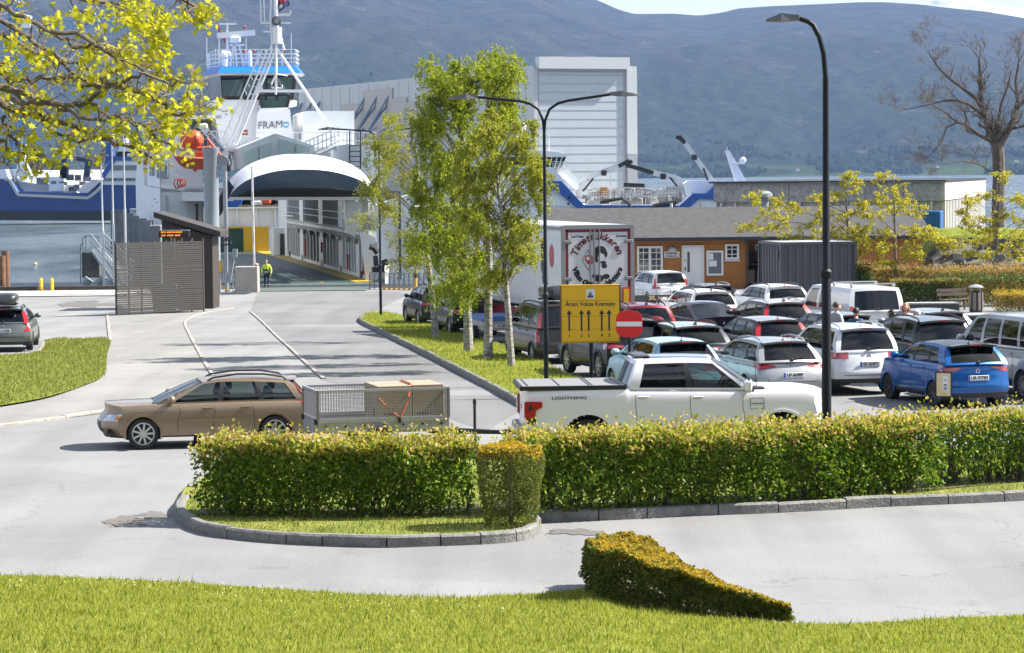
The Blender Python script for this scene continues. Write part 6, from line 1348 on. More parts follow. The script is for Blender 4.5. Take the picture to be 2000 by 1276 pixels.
 vs_ = [-1, -.92] + [lerp(-.92, .92, k / 12) for k in range(1, 12)] + [.92, 1]; qw = [0, .05] + [lerp(.05, .95, k / 6) for k in range(1, 6)] + [.95, 1]
 addgrid([[wind(v, q) for q in qw] for v in vs_], lambda i, j, c: None if (1 <= i < len(vs_) - 2 and 1 <= j < len(qw) - 2) else 't')
 g_ = MB(); g_.grid([[wind(v, q) for q in qw[1:-1]] for v in vs_[1:-1]], flip=True); g_.build('windscreen', M_GL, root, True)
 rv0, rv1, rq0, rq1 = P['rearw']; vr = [-1] + [lerp(rv0, rv1, k / 10) for k in range(11)] + [1]; qr = [0] + [lerp(rq0, rq1, k / 6) for k in range(7)] + [1]
 addgrid([[rear(v, q) for q in qr] for v in vr], lambda i, j, c: None if (1 <= i < len(vr) - 2 and 1 <= j < len(qr) - 2) else 'b', flip=True)
 g_ = MB(); g_.grid([[rear(v, q) + Vector((.004, 0, 0)) for q in qr[1:-1]] for v in vr[1:-1]]); rwn = g_.build('rear_window', M_GLD if P['sideg'] in 'dx' else M_GLR, root, True)
 rt_ = MB(); rt_.grid([[roofp(u, v) for v in np.linspace(-1, 1, 11)] for u in np.linspace(0, 1, 9)], flip=False)
 rt_.build('roof', paint('roof_%02x' % int(255 * P['roofc'][0]), P['roofc']) if P['roofc'] else pm, root, True)  # lighter roofc on dark cars paints the sky's reflection into the colour
 if P.get('panoroof'):
  rt_ = MB(); rt_.grid([[roofp(u, v) + Vector((0, 0, .006)) for v in np.linspace(-.8, .8, 9)] for u in np.linspace(.12, .95, 7)]); rt_.build('glass_roof', mat('roof_glass', (.012, .013, .016), .06, coat=1), root, True)
 # underbody and wheel housings
 trim.box((L_ / 2, 0, b_ + .08), (L_ - .5, W2 * 1.7, .14))
 for wx0 in wx_:
  for s in (1, -1):
   n = 16; pr = [(AR * math.cos(math.pi * k / n), AR * math.sin(math.pi * k / n)) for k in range(-2, n + 3)]
   trim.grid([[(wx0 + x, s * (W2 * .965), max(.05, wr + z)) for x, z in pr], [(wx0 + x, s * (W2 - .32), max(.05, wr + z)) for x, z in pr]], flip=(s > 0))
   trim.add([(wx0 + x, s * (W2 - .3), max(.05, wr + z)) for x, z in pr], [tuple(range(len(pr)))])
 for wx0 in wx_:
  for s in (1, -1): lip = MB(); lip.lathe([(AR - .02, s * (W2 - .03)), (AR - .02, s * (W2 + .006)), (AR + .03, s * (W2 + .004)), (AR + .035, s * (W2 - .03))], 26, (wx0, 0, wr), 'y', a0=R(-14), a1=R(194)); lip.build('arch_trim', M_TRIM if P['lower'] > .4 and P['rails'] == 'b' else pm, root, True)
 body.build('body', pm, root, True, 32)
 # spoiler
 if P['spoiler']:
  sp_ = MB(); row0 = [rear(v, 1) + Vector((.05, 0, .012)) for v in np.linspace(-.96, .96, 11)]; row1 = [rear(v, .9) + Vector((-P['spoiler'], 0, .055)) for v in np.linspace(-.93, .93, 11)]; row2 = [p + Vector((0.02, 0, -.04)) for p in row1]; row3 = [rear(v, .86) + Vector((.02, 0, 0)) for v in np.linspace(-.93, .93, 11)]
  sp_.grid([row0, row1, row2, row3]); so = sp_.build('spoiler', (paint('roof_%02x' % int(255 * P['roofc'][0]), P['roofc']) if P['roofc'] else pm) if not P.get('spblack') else M_TRIM, root, True)
  bl = MB(); m_ = (row1[5] + row2[5]) / 2; bl.bar(m_ + Vector((-.004, -.14, 0)), m_ + Vector((-.004, .14, 0)), .012, .022); bl.build('brake_lamp', M_TAIL, so)
 # grooves
 gr = MB()
 def gl_side(u, r0, r1, s, w_=.009):
  N_ = 8; A = [sidept(u, lerp(r0, r1, k / N_), s) + Vector((0, s * .004, 0)) for k in range(N_ + 1)]; gr.grid([[p - Vector((w_ / 2, 0, 0)) for p in A], [p + Vector((w_ / 2, 0, 0)) for p in A]], flip=(s > 0))
 dx_ = P['doors'] or [wx_[0] + AR + .02 + .05, lerp(wx_[0], wx_[1], .52), wx_[1] - AR - .08]
 for s in (1, -1):
  for x in dx_: gl_side(x / L_, .1, .97, s)
 if P['trunkline']:
  for v in (-.72, .72):
   A = [Vector((xr(z, v * W2) - .004, v * W2 * (1 - .02 * k), z)) for k, z in enumerate(np.linspace(.5, belt - .02, 6))]; gr.grid([[p - Vector((0, .005, 0)) for p in A], [p + Vector((0, .005, 0)) for p in A]], flip=True)
  A = [Vector((xr(.5, v * W2) - .004, v * W2, .5)) for v in np.linspace(-.72, .72, 9)]; gr.grid([[p - Vector((0, 0, .005)) for p in A], [p + Vector((0, 0, .005)) for p in A]], flip=True)
 gr.build('panel_gap', M_SHUT, root)
 # handles
 for s in (1, -1):
  for k, x in enumerate(dx_[1:] if len(dx_) > 2 else dx_):
   q = MB(); p = sidept((x - (.75 if False else -.0) - (dx_[1] - dx_[0] if k == 0 else dx_[2] - dx_[1]) + .16 if len(dx_) > 2 else x) / L_, .86, s); q.box((p.x, p.y + s * .018, p.z), (.2, .035, .03), ch=.012); q.build('handle', P.get('handlec') or pm, root)
 # wheels
 for i, wx0 in enumerate(wx_):
  for s in (1, -1):
   cy_ = s * (W2 - P['ww'] / 2 - .015); q = MB(); w2 = P['ww'] / 2; ri = wr * P.get('rimr', .70)
   q.lathe([(ri, -w2 * .9), (wr * .93, -w2), (wr, -w2 * .72), (wr, w2 * .72), (wr * .93, w2), (ri, w2 * .9), (ri * .97, w2 * .6)][::1], 28, (0, 0, 0), 'y'); wh_ = q.build('wheel', M_TYRE, root, True, 50); wh_.location = (wx0, cy_, wr)
   q = MB(); yf = s * w2 * .82; ns = {'a': 5, 'm': 10, 'v': 9, 's': 7}[P['rim'][0]]
   q.lathe([(ri * .99, yf * .55), (ri * 1.0, yf), (ri * .9, yf * .97), (ri * .88, yf * .5)], 26, (0, 0, 0), 'y'); q.lathe([(0, yf * .98), (ri * .2, yf * .95), (ri * .24, yf * .6)], 14, (0, 0, 0), 'y')
   for k in range(ns):
    for dd in ((-.11, .11) if ns == 5 else (0,)):
     a = 2 * math.pi * k / ns + dd + .3; a2 = 2 * math.pi * k / ns + dd * 2.2 + .3; q.bar((ri * .15 * math.cos(a), yf * .9, ri * .15 * math.sin(a)), (ri * .93 * math.cos(a2), yf * .93, ri * .93 * math.sin(a2)), ri * (.17 if ns == 9 else .13), .02, upd=(0, 1, 0))
   q.build('rim', M_RIMD if P['rim'].endswith('d') else M_RIM, wh_, True, 30)
   q = MB(); q.lathe([(0, yf * .35), (ri * .9, yf * .35)], 20, (0, 0, 0), 'y'); q.build('hub_backing', M_TRIM, wh_)
 # lamps
 def onrear(q, z, off=.012):
  s = 1 if q >= 0 else -1; aq = abs(q); r = (z - b_) / (belt - b_); yl = W2 * pw(FR, min(1, max(0, r))) * plan(0)
  if aq <= yl: return Vector((xr(z, aq) - off, s * aq, z))
  return Vector((xr(z, yl) + (aq - yl) - off * .2, s * (yl * (1 - 0) + off), z))
 def lamp(quad, mats_, s, nm='tail_lamp', par=None, n=8):
  q = MB(); (a, c, d, e) = quad; q.grid([[onrear(s * lerp(lerp(a[0], c[0], i / n), lerp(e[0], d[0], i / n), j / 4), lerp(lerp(a[1], c[1], i / n), lerp(e[1], d[1], i / n), j / 4)) for i in range(n + 1)] for j in range(5)], flip=(s < 0)); return q.build(nm, mats_, par or root, True)
 z0, z1 = P['tlz']; w_ = W2
 for s in (1, -1):
  t_ = P['tl']
  if t_ == 'wedge':
   lo = lamp(((w_ * .42, z0 + .07), (w_ + .1, z0 - .01), (w_ + .26, z1 + .05), (w_ * .52, z1 - .03)), M_TAIL, s)
  elif t_ == 'sharp':
   lo = lamp(((w_ * .42, z1 - .05), (w_ * .8, z0), (w_ + .14, z0 + .02), (w_ + .2, z1 + .02)), M_TAIL, s); 
  elif t_ == 'block': lo = lamp(((w_ * .58, z0), (w_ + .16, z0), (w_ + .18, z1), (w_ * .58, z1)), M_TAIL, s)
  elif t_ == 'slim': lo = lamp(((w_ * .35, z0 + .05), (w_ + .25, z0), (w_ + .3, z1), (w_ * .35, z0 + .09)), M_TAIL, s)
  elif t_ == 'bar':
   lo = lamp(((0, z0 + .04), (w_ + .2, z0), (w_ + .25, z1), (0, z0 + .075)), M_TAIL, s)
  elif t_ == 'vert':
   lo = lamp(((w_ * .74, z0), (w_ + .07, z0), (w_ + .05, belt), (w_ * .86, belt)), M_TAIL, s)
   q = MB(); q.grid([[rear(s * lerp(.84, .995, i / 4), j / 7 * .88) + Vector((-.012, s * .004, 0)) for i in range(5)] for j in range(8)], flip=(s < 0)); q.build('upper_lamp', M_TAIL, lo, True)
  elif t_ == 'hook':
   lo = lamp(((w_ * .6, z0), (w_ + .06, z0), (w_ + .05, z0 + .1), (w_ * .6, z0 + .1)), M_TAIL, s)
   q = MB(); q.grid([[onrear(s * lerp(w_ * .8, w_ + .05, i / 3), lerp(z0 + .08, belt, j / 4)) for i in range(4)] for j in range(5)], flip=(s < 0)); q.grid([[rear(s * lerp(.86, .995, i / 4), j / 7 * .5) + Vector((-.012, s * .004, 0)) for i in range(5)] for j in range(8)], flip=(s < 0)); q.build('upper_lamp', M_TAIL, lo, True)
  elif t_ == 'tall':
   lo = lamp(((w_ * .86, z0), (w_ + .05, z0), (w_ + .04, min(z1, belt)), (w_ * .88, min(z1, belt))), M_TAIL, s)
   if z1 > belt:
    q = MB(); f = (z1 - belt) / (zD - belt); q.grid([[rear(s * lerp(.88, .998, i / 4), j / 7 * f) + Vector((-.014, s * .004, 0)) for i in range(5)] for j in range(8)], flip=(s < 0)); q.build('upper_lamp', M_TAIL, lo, True)
 # plate
 q = MB(); z = P['pz']; xx = xr(z, 0) - .02; q.box((xx, 0, z), (.02, .52, .115), ch=.006); pl = q.build('number_plate', P['platebg'] or M_PLATE, root)
 if P['plate']:
  q = MB(); put_text(q, P['plate'], .105, (xx - .013, -.02, z), (0, -1, 0), (0, 0, 1), bold=.004, squash=.98); q.build('lettering', M_TRIM, pl)
  q = MB(); q.box((xx - .009, .235, z), (.008, .045, .112)); q.build('blue_strip', mat('plate_blue', (.02, .08, .4), .5), pl)
 # badge: small ring
 q = MB(); zb = P.get('badgez', belt - .1); q.lathe([(.035, -.0), (.05, -.006), (.05, .01)], 14, (xr(zb, 0) - .008, 0, zb), 'x'); q.build('badge', M_CHR, root)
 if P['wiper']:
  q = MB(); q.bar(rear(0, P['wipz']) + Vector((-.025, 0, 0)), rear(-.42, P['wipz'] + .06) + Vector((-.02, 0, 0)), .03, .02); q.box(rear(0, P['wipz'] - .03) + Vector((-.02, 0, 0)), (.05, .08, .06), ch=.015); q.build('wiper', M_TRIM, rwn)
 if P['ant'] == 'fin':
  q = MB(); c = roofp(.07, 0); q.slab([c + Vector((-.06, -.025, -.01)), c + Vector((.16, -.025, -.01)), c + Vector((-.03, -.025, .075))], (0, .05, 0)); q.build('antenna', M_TRIM if P.get('antb', 1) else pm, root)
 elif P['ant'] == 'rod':
  q = MB(); c = roofp(.06, 0); q.tube([c, c + Vector((-.12, 0, .38))], [.009, .004], 5); q.ell(c, (.05, .035, .025), 8, 5); q.build('antenna', M_TRIM, root)
 if P['rails']:
  for s in (1, -1):
   q = MB(); q.tube([roofp(u, s * .9) + Vector((0, 0, dz)) for u, dz in ((.03, .0), (.08, .055), (.3, .075), (.6, .075), (.88, .05), (.94, .0))], .022, 6); q.build('roof_rail', {'b': M_TRIM, 's': STEEL}[P['rails']], root, True)
 if P['mirror']:
  for s in (1, -1):
   q = MB(); c = side(.93, .12, s); q.ell((c.x + .02, c.y + s * .13, c.z + .05), (.08, .12, .085), 12, 8); q.bar((c.x, c.y, c.z), (c.x, c.y + s * .1, c.z + .02), .05); q.build('mirror', P.get('mirc') or pm, root, True)
 # front lamps
 for s in (1, -1):
  q = MB(); hz0, hz1 = P.get('hlz', (P['nose'] - .14, P['nose'] - .02))
  def onf(yy, z): return Vector((xf(z, yy) + .012, yy, z))
  q.grid([[onf(s * lerp(W2 * .55, W2 * .97, i / 6), lerp(hz0, hz1 + .03 * i / 6, j / 3)) for i in range(7)] for j in range(4)], flip=(s < 0)); q.build('head_lamp', M_HEAD, root, True)
 q = MB(); q.grid([[Vector((xf(z, v * W2) + .01, v * W2, z)) for v in np.linspace(-.45, .45, 9)] for z in np.linspace(P['nose'] - .32, P['nose'] - .1, 4)]); q.build('grille', M_TRIM, root, True)
 if P['seats']:
  q = MB()
  for (sx, n) in ((lerp(xD, xA, .56), 2), (lerp(xD, xA, .27), 3)):
   for k in range(n):
    y = (-.36 + .72 * k) if n == 2 else (-.42 + .42 * k); q.box((sx - .1, y, belt + .02), (.14, .42 if n == 2 else .4, .36), ch=.05); q.box((sx - .16, y, belt + .3), (.09, .24, .18), ch=.04)
  q.box((xA - .1, 0, P['beltf'] - .02), (.45, yb * 1.8, .1), ch=.03); q.tube([(xA - .42 + .06 * math.sin(t_), .36 + .18 * math.cos(t_), belt + .04 + .17 * math.sin(t_)) for t_ in np.linspace(0, 6.28, 15)], .016, 5); q.build('seat', M_SEAT, root)
 trim.build('trim', M_TRIM, root, True, 32)
 return root, P, dict(rear=rear, side=side, roofp=roofp, sidept=sidept, onrear=onrear, xr=xr, xf=xf, pm=pm)
H15 = R(90 + 15.5)
def spot(x, y, H, back=.25):
 "ground point of the rear bumper from the seen rear roof edge"
 p = under(x, y, H); return p
EST = dict(L=4.6, W=1.8, H=1.5, xD=.22, xDr=.72, xA=3.3, xAr=2.4, wb=2.65, ro=1.0, side=[(.05, .26), (.30, .58), (.62, .90)])
SUV = dict(L=4.45, W=1.84, H=1.66, wb=2.68, ro=.88, wr=.35, b=.3, belt=1.05, beltf=1.08, hood=.98, nose=.85, xA=3.25, xAr=2.4, xD=.2, xDr=.5, yr=.7, tail=[(.3, .12), (.5, .0), (.7, .03), (.9, .08), (1.05, .14)], front=[(.3, .12), (.55, 0), (.75, .03), (.9, .14)], side=[(.06, .24), (.29, .57), (.61, .90)], lower=.42, tlz=(.84, 1.02), pz=.74, rails='b')
HAT = dict(L=4.2, W=1.77, H=1.48, wb=2.55, ro=.8, xA=3.15, xAr=2.3, xD=.16, xDr=.5, tail=[(.24, .1), (.45, 0), (.65, .03), (.8, .08), (.95, .14)], side=[(.10, .28), (.33, .60), (.64, .91)])
def cr(label, x, y, col, base, cat='car', ang=H15, **kw):
 d = dict(base); d.update(kw); p = spot(x, y, d['H']); return car(label, cat, p, ang, col, **d)
WH = (.78, .79, .8); BK = (.012, .013, .015); DKG = (.045, .05, .055, .4)
cr('white compact SUV with hooked red lamps parked farthest left by the orange wall', 1313, 530, WH, SUV, tl='hook', rails=None, panoroof=False, roofc=None, ant='fin', antb=0, platebg=None, xDr=.42, tlz=(.86, 1.04))
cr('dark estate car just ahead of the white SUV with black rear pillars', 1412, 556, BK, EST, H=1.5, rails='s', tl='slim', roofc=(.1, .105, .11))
cr('white boxy SUV with wide black rear window in the third lane', 1400, 567, WH, SUV, L=4.3, rails='b', spblack=False, tl='bar', H=1.62, rearw=(-.93, .93, .05, .8), spoiler=.16)
cr('white crossover with black roof rails beside the grey container', 1543, 557, WH, SUV, H=1.6, L=4.2, rails='b', tl='wedge', sideg='c', rearw=(-.88, .88, .12, .8), ant='rod')
r_, P_, S_ = cr('dark red SUV with its spare wheel on the tailgate behind the no-entry sign', 1272, 594, (.16, .012, .018, .3), SUV, H=1.7, rails='b', tl='tall', tlz=(.8, 1.25), xD=.12, xDr=.36, spoiler=.0, ant='fin')
q = MB(); q.lathe([(0, -.13), (.3, -.14), (.36, -.1), (.37, .05), (.34, .08)], 26, (-.08, -.08, .98), 'x'); q.build('spare_wheel_cover', S_['pm'], r_, True)
cr('dark purple fastback saloon with a sloping glass tail', 1413, 593, (.035, .02, .045, .5), HAT, L=4.8, W=1.85, H=1.44, wb=2.88, ro=.98, xA=3.85, xAr=2.7, xD=.42, xDr=1.55, belt=.93, tail=[(.24, .1), (.45, 0), (.65, .02), (.85, .02), (.93, .0)], deck=[(0, .97), (.42, .95)], side=[(.12, .30), (.335, .60), (.625, .9)], rearw=(-.9, .9, .03, .97), spoiler=0, wiper=False, panoroof=True, tl='slim', tlz=(.8, .9), ant=None, rearbow=-.05, trunkline=False, seats=False)
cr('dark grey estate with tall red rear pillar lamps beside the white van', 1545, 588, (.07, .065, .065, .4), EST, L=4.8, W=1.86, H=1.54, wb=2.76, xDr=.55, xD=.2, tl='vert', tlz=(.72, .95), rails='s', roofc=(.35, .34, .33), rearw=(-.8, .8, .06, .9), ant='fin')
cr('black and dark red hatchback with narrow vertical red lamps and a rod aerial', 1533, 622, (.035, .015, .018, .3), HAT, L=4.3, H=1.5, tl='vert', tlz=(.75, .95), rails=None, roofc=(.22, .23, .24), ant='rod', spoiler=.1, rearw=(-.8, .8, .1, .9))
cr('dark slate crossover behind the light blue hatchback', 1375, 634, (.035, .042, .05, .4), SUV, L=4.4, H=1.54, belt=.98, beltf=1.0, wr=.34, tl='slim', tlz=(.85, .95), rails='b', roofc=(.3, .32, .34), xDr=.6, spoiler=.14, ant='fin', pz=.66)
cr('light blue hatchback half hidden by the white pickup cab', 1347, 665, (.32, .55, .66), HAT, H=1.5, L=4.1, spblack=True, spoiler=.2, tl='wedge', ant='rod', xD=.1, xDr=.55, rearw=(-.9, .9, .03, .9))
cr('silver estate with number plate UF 66989 and arrow-shaped red lamps', 1551, 665, (.36, .37, .375, .55), EST, L=4.58, W=1.76, H=1.48, wb=2.6, ro=.98, tl='wedge', tlz=(.78, .93), plate='UF 66989', pz=.66, rails='s', ant='rod', xD=.2, xDr=.68, spoiler=.1, lower=.3)
cr('white SUV with number plate SV 634 parked right of the near lamp post', 1700, 637, (.74, .76, .78), SUV, L=4.43, W=1.81, H=1.69, wb=2.6, ro=.86, plate='SV 63471', tl='block', tlz=(.9, 1.07), pz=.77, rails='s', rim='a', xDr=.46, sideg='c', ant='fin', antb=0, rearw=(-.86, .86, .08, .86))
def van_extras(r_, S_, P_):
 for u in (.06, .5):
  q = MB(); a, c = S_['roofp'](u, -.95) + Vector((0, 0, .12)), S_['roofp'](u, .95) + Vector((0, 0, .12)); q.bar(a, c, .06, .035); q.box(a - Vector((0, -.05, .07)), (.1, .08, .14), ch=.02); q.box(c - Vector((0, .05, .07)), (.1, .08, .14), ch=.02); q.build('roof_bar', STEEL, r_)
r_, P_, S_ = cr('white panel van with two silver roof bars and red side lettering', 1714, 560, (.76, .77, .78), SUV, cat='van', name='van', L=4.95, W=1.92, H=1.92, wb=3.1, ro=.95, wr=.34, belt=1.12, beltf=1.12, hood=1.1, nose=.9, xA=4.2, xAr=3.45, xD=.06, xDr=.2, yb=.95, yr=.84, side=[(.40, .62), (.68, .93)], tl='tall', tlz=(.85, 1.3), rails=None, spoiler=0, ant=None, rearw=(-.84, .84, .06, .86), cr=.08, sideg='d', blackpost=False, roofbulge=.04, rearbow=.0, pz=.8, tail=[(.3, .1), (.5, 0), (.7, .03), (1.12, .06)], zr0=-.04, arc=.4)
van_extras(r_, S_, P_)
q = MB(); a = S_['side'](.5, .28, 1); put_text(q, 'nsdkin', .3, S_['side'](.48, .3, 1) + Vector((0, .02, 0)), (-1, 0, 0), (0, -.16, 1), bold=.012, shear=.2); q.build('side_lettering', mat('van_red', (.35, .02, .04), .5), r_)
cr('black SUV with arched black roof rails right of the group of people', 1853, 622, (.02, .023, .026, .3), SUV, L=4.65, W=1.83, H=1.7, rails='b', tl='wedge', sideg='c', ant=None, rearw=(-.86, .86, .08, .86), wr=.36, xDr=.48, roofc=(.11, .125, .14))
cr('silver-blue hatchback hidden behind the black SUV by the low wall', 1858, 606, (.3, .34, .38, .5), HAT, H=1.5, tl='wedge', ant='fin', rails=None)
cr('dark car behind the two men among the queue', 1672, 613, (.03, .04, .045, .3), HAT, H=1.48, tl='slim', ant=None, roofc=(.16, .18, .19))
# cars whose wheels are seen: rear-left and front-left contacts
def by_wheels(label, fl, rl, col, base, cat='car', flip=1, ang=None, **kw):
 d = dict(BASE); d.update(base); d.update(kw); A, B = gnd(*fl), gnd(*rl); f = (A - B); f.z = 0; f.normalize()
 if ang is not None: f = Vector((math.cos(ang), math.sin(ang), 0))
 left = Vector((-f.y, f.x, 0)); p = B - f * d['ro'] - left * (flip * (d['W'] / 2 - .02)); p.z = g(p.x, p.y)
 # tilt ignored: the slope is slight
 e = dict(base); e.update(kw); return car(label, cat, p, math.atan2(f.y, f.x), col, **e)
by_wheels('bright blue hatchback with black roof and number plate UR 97783', (1735, 779), (1822, 796), (.005, .095, .33, .3), HAT, ang=R(90 + 16), L=3.95, W=1.7, H=1.5, wb=2.51, ro=.68, wr=.31, tl='sharp', tlz=(.83, .98), plate='UR 97783', pz=.7, roofc=(.03, .034, .04), rim='ad', ant='rod', xD=.1, xDr=.5, xA=2.95, xAr=2.1, belt=1.0, beltf=1.0, hood=.92, nose=.78, tail=[(.24, .1), (.45, 0), (.65, .03), (.85, .06), (1.0, .12)], spoiler=.2, side=[(.14, .31), (.34, .61), (.65, .91)], badgez=.86, spblack=False)
by_wheels('black sports SUV behind the yellow lane sign', (1101, 731), (1168, 744), (.012, .013, .015, .2), SUV, ang=R(90 + 16), L=4.75, W=1.9, H=1.64, wb=2.86, ro=.93, wr=.37, tl='slim', tlz=(.86, 1.04), rails='b', xDr=.75, xD=.24, rim='a', rearw=(-.88, .88, .06, .9), spblack=True)
r_, P_, S_ = by_wheels('brown-grey family van with a black roof box beside the median', (987, 694), (1038, 711), (.065, .058, .055, .4), SUV, cat='van', name='van', ang=R(90 + 14), L=4.25, W=1.83, H=1.8, wb=2.7, ro=.68, wr=.31, belt=1.08, beltf=1.08, hood=1.02, nose=.86, xA=3.5, xAr=2.75, xD=.1, xDr=.25, yr=.76, yb=.93, tl='tall', tlz=(.66, 1.52), rails='b', spoiler=.08, plate='C-325-KA', pz=.55, cr=.1, sideg='c', side=[(.05, .28), (.32, .58), (.62, .92)], ant=None, rearw=(-.8, .8, .05, .86), rearbow=.0, wr_=0)
def roof_box(label, r_, S_, x0, L_, W_, H_, zoff, m):
 t_ = thing('roof_box', label, 'roof box', (0, 0, 0)); M_ = Matrix.Translation(r_.location) @ Matrix.Rotation(r_.rotation_euler.z, 4, 'Z'); q = MB(); rows_ = []
 for i in range(15):
  u = i / 14; k = min(1, (1 - u) * 2.2 + .18) ** .6 * min(1, u * 9 + .45) ** .5; rows_.append([M_ @ Vector((x0 + L_ * u, W_ / 2 * k * math.copysign(abs(math.cos(a)) ** .5, math.cos(a)), zoff + H_ / 2 * k + H_ / 2 * k * math.copysign(abs(math.sin(a)) ** .6, math.sin(a)))) for a in np.linspace(0, 2 * math.pi, 21)])
 q.grid(rows_, flip=True); n = len(rows_[0]); q.f += [tuple(range(n - 1)), tuple(range(14 * n + n - 2, 14 * n - 1, -1))]; q.mi += [0, 0]; q.build('shell', m, t_, True, 50)
 q = MB(); c = M_ @ Vector((x0 + L_ * .35, 0, zoff - .03)); d_ = M_ @ Vector((x0 + L_ * .7, 0, zoff - .03)); 
 for e in (c, d_): q.box(e, (W_ * .9, .06, .05), r_.rotation_euler.z + math.pi / 2)
 q.build('clamp_bar', M_TRIM, t_); return t_
roof_box('black roof box on the brown-grey family van', r_, S_, .55, 1.9, .8, .4, 1.9, mat('roof_box_black', (.03, .032, .035), .3, coat=.4))
by_wheels('dark blue-grey SUV at the head of the left lane', (788, 629), (816, 639), (.03, .036, .045, .4), SUV, ang=R(90 + 13), L=4.6, W=1.86, H=1.68, wb=2.69, ro=.93, wr=.36, tl='wedge', tlz=(.88, 1.02), rails='b', sideg='c', ant=None)
by_wheels('black crossover towing the small blue-covered trailer', (840, 646), (877, 657), BK, SUV, ang=R(90 + 13), L=4.2, W=1.8, H=1.54, wb=2.58, ro=.8, wr=.34, tl='wedge', rails='s', ant='fin', xDr=.7, belt=1.0, beltf=1.02)
r_, P_, S_ = by_wheels('grey-green estate with a black roof box cut off by the left edge', (77, 671), (64, 685.5), (.14, .155, .15, .5), EST, grp='cars parked on the left', flip=-1, ang=R(90 + 6), L=4.63, W=1.86, H=1.48, wb=2.78, ro=.96, tl='vert', tlz=(.7, .95), plate='AV 71759', pz=.72, rails='b', xDr=.85, xD=.26, rearw=(-.86, .86, .08, .9), ant=None, lower=.34)
roof_box('black roof box on the grey-green estate at the left edge', r_, S_, .45, 2.1, .85, .36, 1.57, mat('roof_box_black', (.03, .032, .035), .3, coat=.4))
# silver passenger van at the right edge
by_wheels('silver long-windowed passenger van cut off by the right edge', (1940, 764), (1996, 783), (.33, .35, .37, .4), SUV, cat='van', name='van', ang=R(90 + 17), L=5.2, W=2.0, H=2.0, wb=3.1, ro=1.15, wr=.36, belt=1.22, beltf=1.2, hood=1.12, nose=.95, xA=4.5, xAr=3.75, xD=.1, xDr=.3, yb=.96, yr=.8, tl='tall', tlz=(.8, 1.2), rails=None, spoiler=0, side=[(.05, .27), (.30, .49), (.52, .70), (.735, .93)], blackpost=False, sideg='d', rimr=.66, rim='m', ant=None, rearbow=0, cr=.1, pz=.8, lower=.5)
# ---- tan estate passing on the road (its left side towards us)
A, B = gnd(281, 879), gnd(538, 872.5); f = (A - B); f.z = 0; f.normalize(); left = Vector((-f.y, f.x, 0))
TW_ = 1.77; p = B - f * .93 - left * (TW_ / 2 - .02); p.z = 0
V5, P5, S5 = car('tan estate car with silver multi-spoke wheels passing on the road', 'car', p, math.atan2(f.y, f.x), (.27, .2, .132, .45), grp=None, L=4.46, crf=.42, W=TW_, H=1.43, wb=2.64, ro=.93, wr=.318, belt=.93, beltf=.9, hood=.83, nose=.66, xA=3.28, xAr=2.35, xD=.3, xDr=.62, yr=.68, tl='vert', tlz=(.7, .93), rails='b', rim='v', rimr=.72, side=[(.055, .275), (.305, .56), (.60, .915)], lower=.28, handlec=None, arc=1.5, wiper=False, ant=None, hlz=(.58, .69), spoiler=.08)
q = MB()
for s in (1,):
 for k in range(9): pass
 A_ = [S5['sidept'](x / 4.52, .50, s) + Vector((0, .012, 0)) for x in np.linspace(1.62, 3.15, 12)]; q.grid([[p_ - Vector((0, 0, .03)) for p_ in A_], [p_ + Vector((0, 0, .03)) for p_ in A_]], flip=True)
q.build('rub_strip', S5['pm'], V5, True)
q = MB(); q.grid([[Vector((S5['xf'](z, yy) + .014, yy, z)) for yy in np.linspace(.78, .86, 4)] for z in np.linspace(.6, .68, 3)]); q.build('indicator', M_AMB, V5)
q = MB(); q.box((S5['xf'](.36, .6) + .0, .62, .36), (.06, .24, .1), ch=.02); q.build('fog_lamp', M_TRIM, V5)
# ---- white pickup truck (right side towards us)
A, B = gnd(1533, 903), gnd(1149, 904.5); f = Vector((math.cos(R(4)), math.sin(R(4)), 0)); left = Vector((-f.y, f.x, 0)); PW = 2.03
B = gnd(1149, 903.5); p = B - f * 1.25 + left * (PW / 2 - .02); p.z = 0
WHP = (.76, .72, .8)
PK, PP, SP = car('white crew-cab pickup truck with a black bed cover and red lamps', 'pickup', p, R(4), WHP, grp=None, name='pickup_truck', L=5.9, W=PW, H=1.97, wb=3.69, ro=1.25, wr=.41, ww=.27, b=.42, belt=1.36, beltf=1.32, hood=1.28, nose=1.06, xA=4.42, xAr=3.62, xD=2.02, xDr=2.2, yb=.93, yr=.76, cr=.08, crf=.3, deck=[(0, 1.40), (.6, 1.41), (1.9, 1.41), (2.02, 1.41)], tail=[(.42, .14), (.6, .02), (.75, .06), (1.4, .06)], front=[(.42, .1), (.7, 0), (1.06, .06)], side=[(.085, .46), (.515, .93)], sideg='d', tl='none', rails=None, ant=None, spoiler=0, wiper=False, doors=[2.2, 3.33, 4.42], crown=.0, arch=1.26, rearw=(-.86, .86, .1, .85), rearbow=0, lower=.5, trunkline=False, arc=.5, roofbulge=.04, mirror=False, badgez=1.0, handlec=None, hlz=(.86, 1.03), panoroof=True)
W2 = PW / 2
q = MB(); q.box((.99, 0, 1.425), (1.98, PW * .93, .06), ch=.02); cv = q.build('bed_cover', mat('bed_cover_grey', (.2, .195, .2), .55), PK)
q = MB()
for x in (.12, .72, 1.28, 1.34, 1.86): q.box((x, 0, 1.459), (.025, PW * .9, .008))
q.box((.99, -PW * .468, 1.41), (2.0, .03, .08)); q.box((.99, PW * .468, 1.41), (2.0, .03, .08)); q.box((-.0, 0, 1.41), (.05, PW * .93, .09)); q.build('cover_rib', M_TRIM, cv)
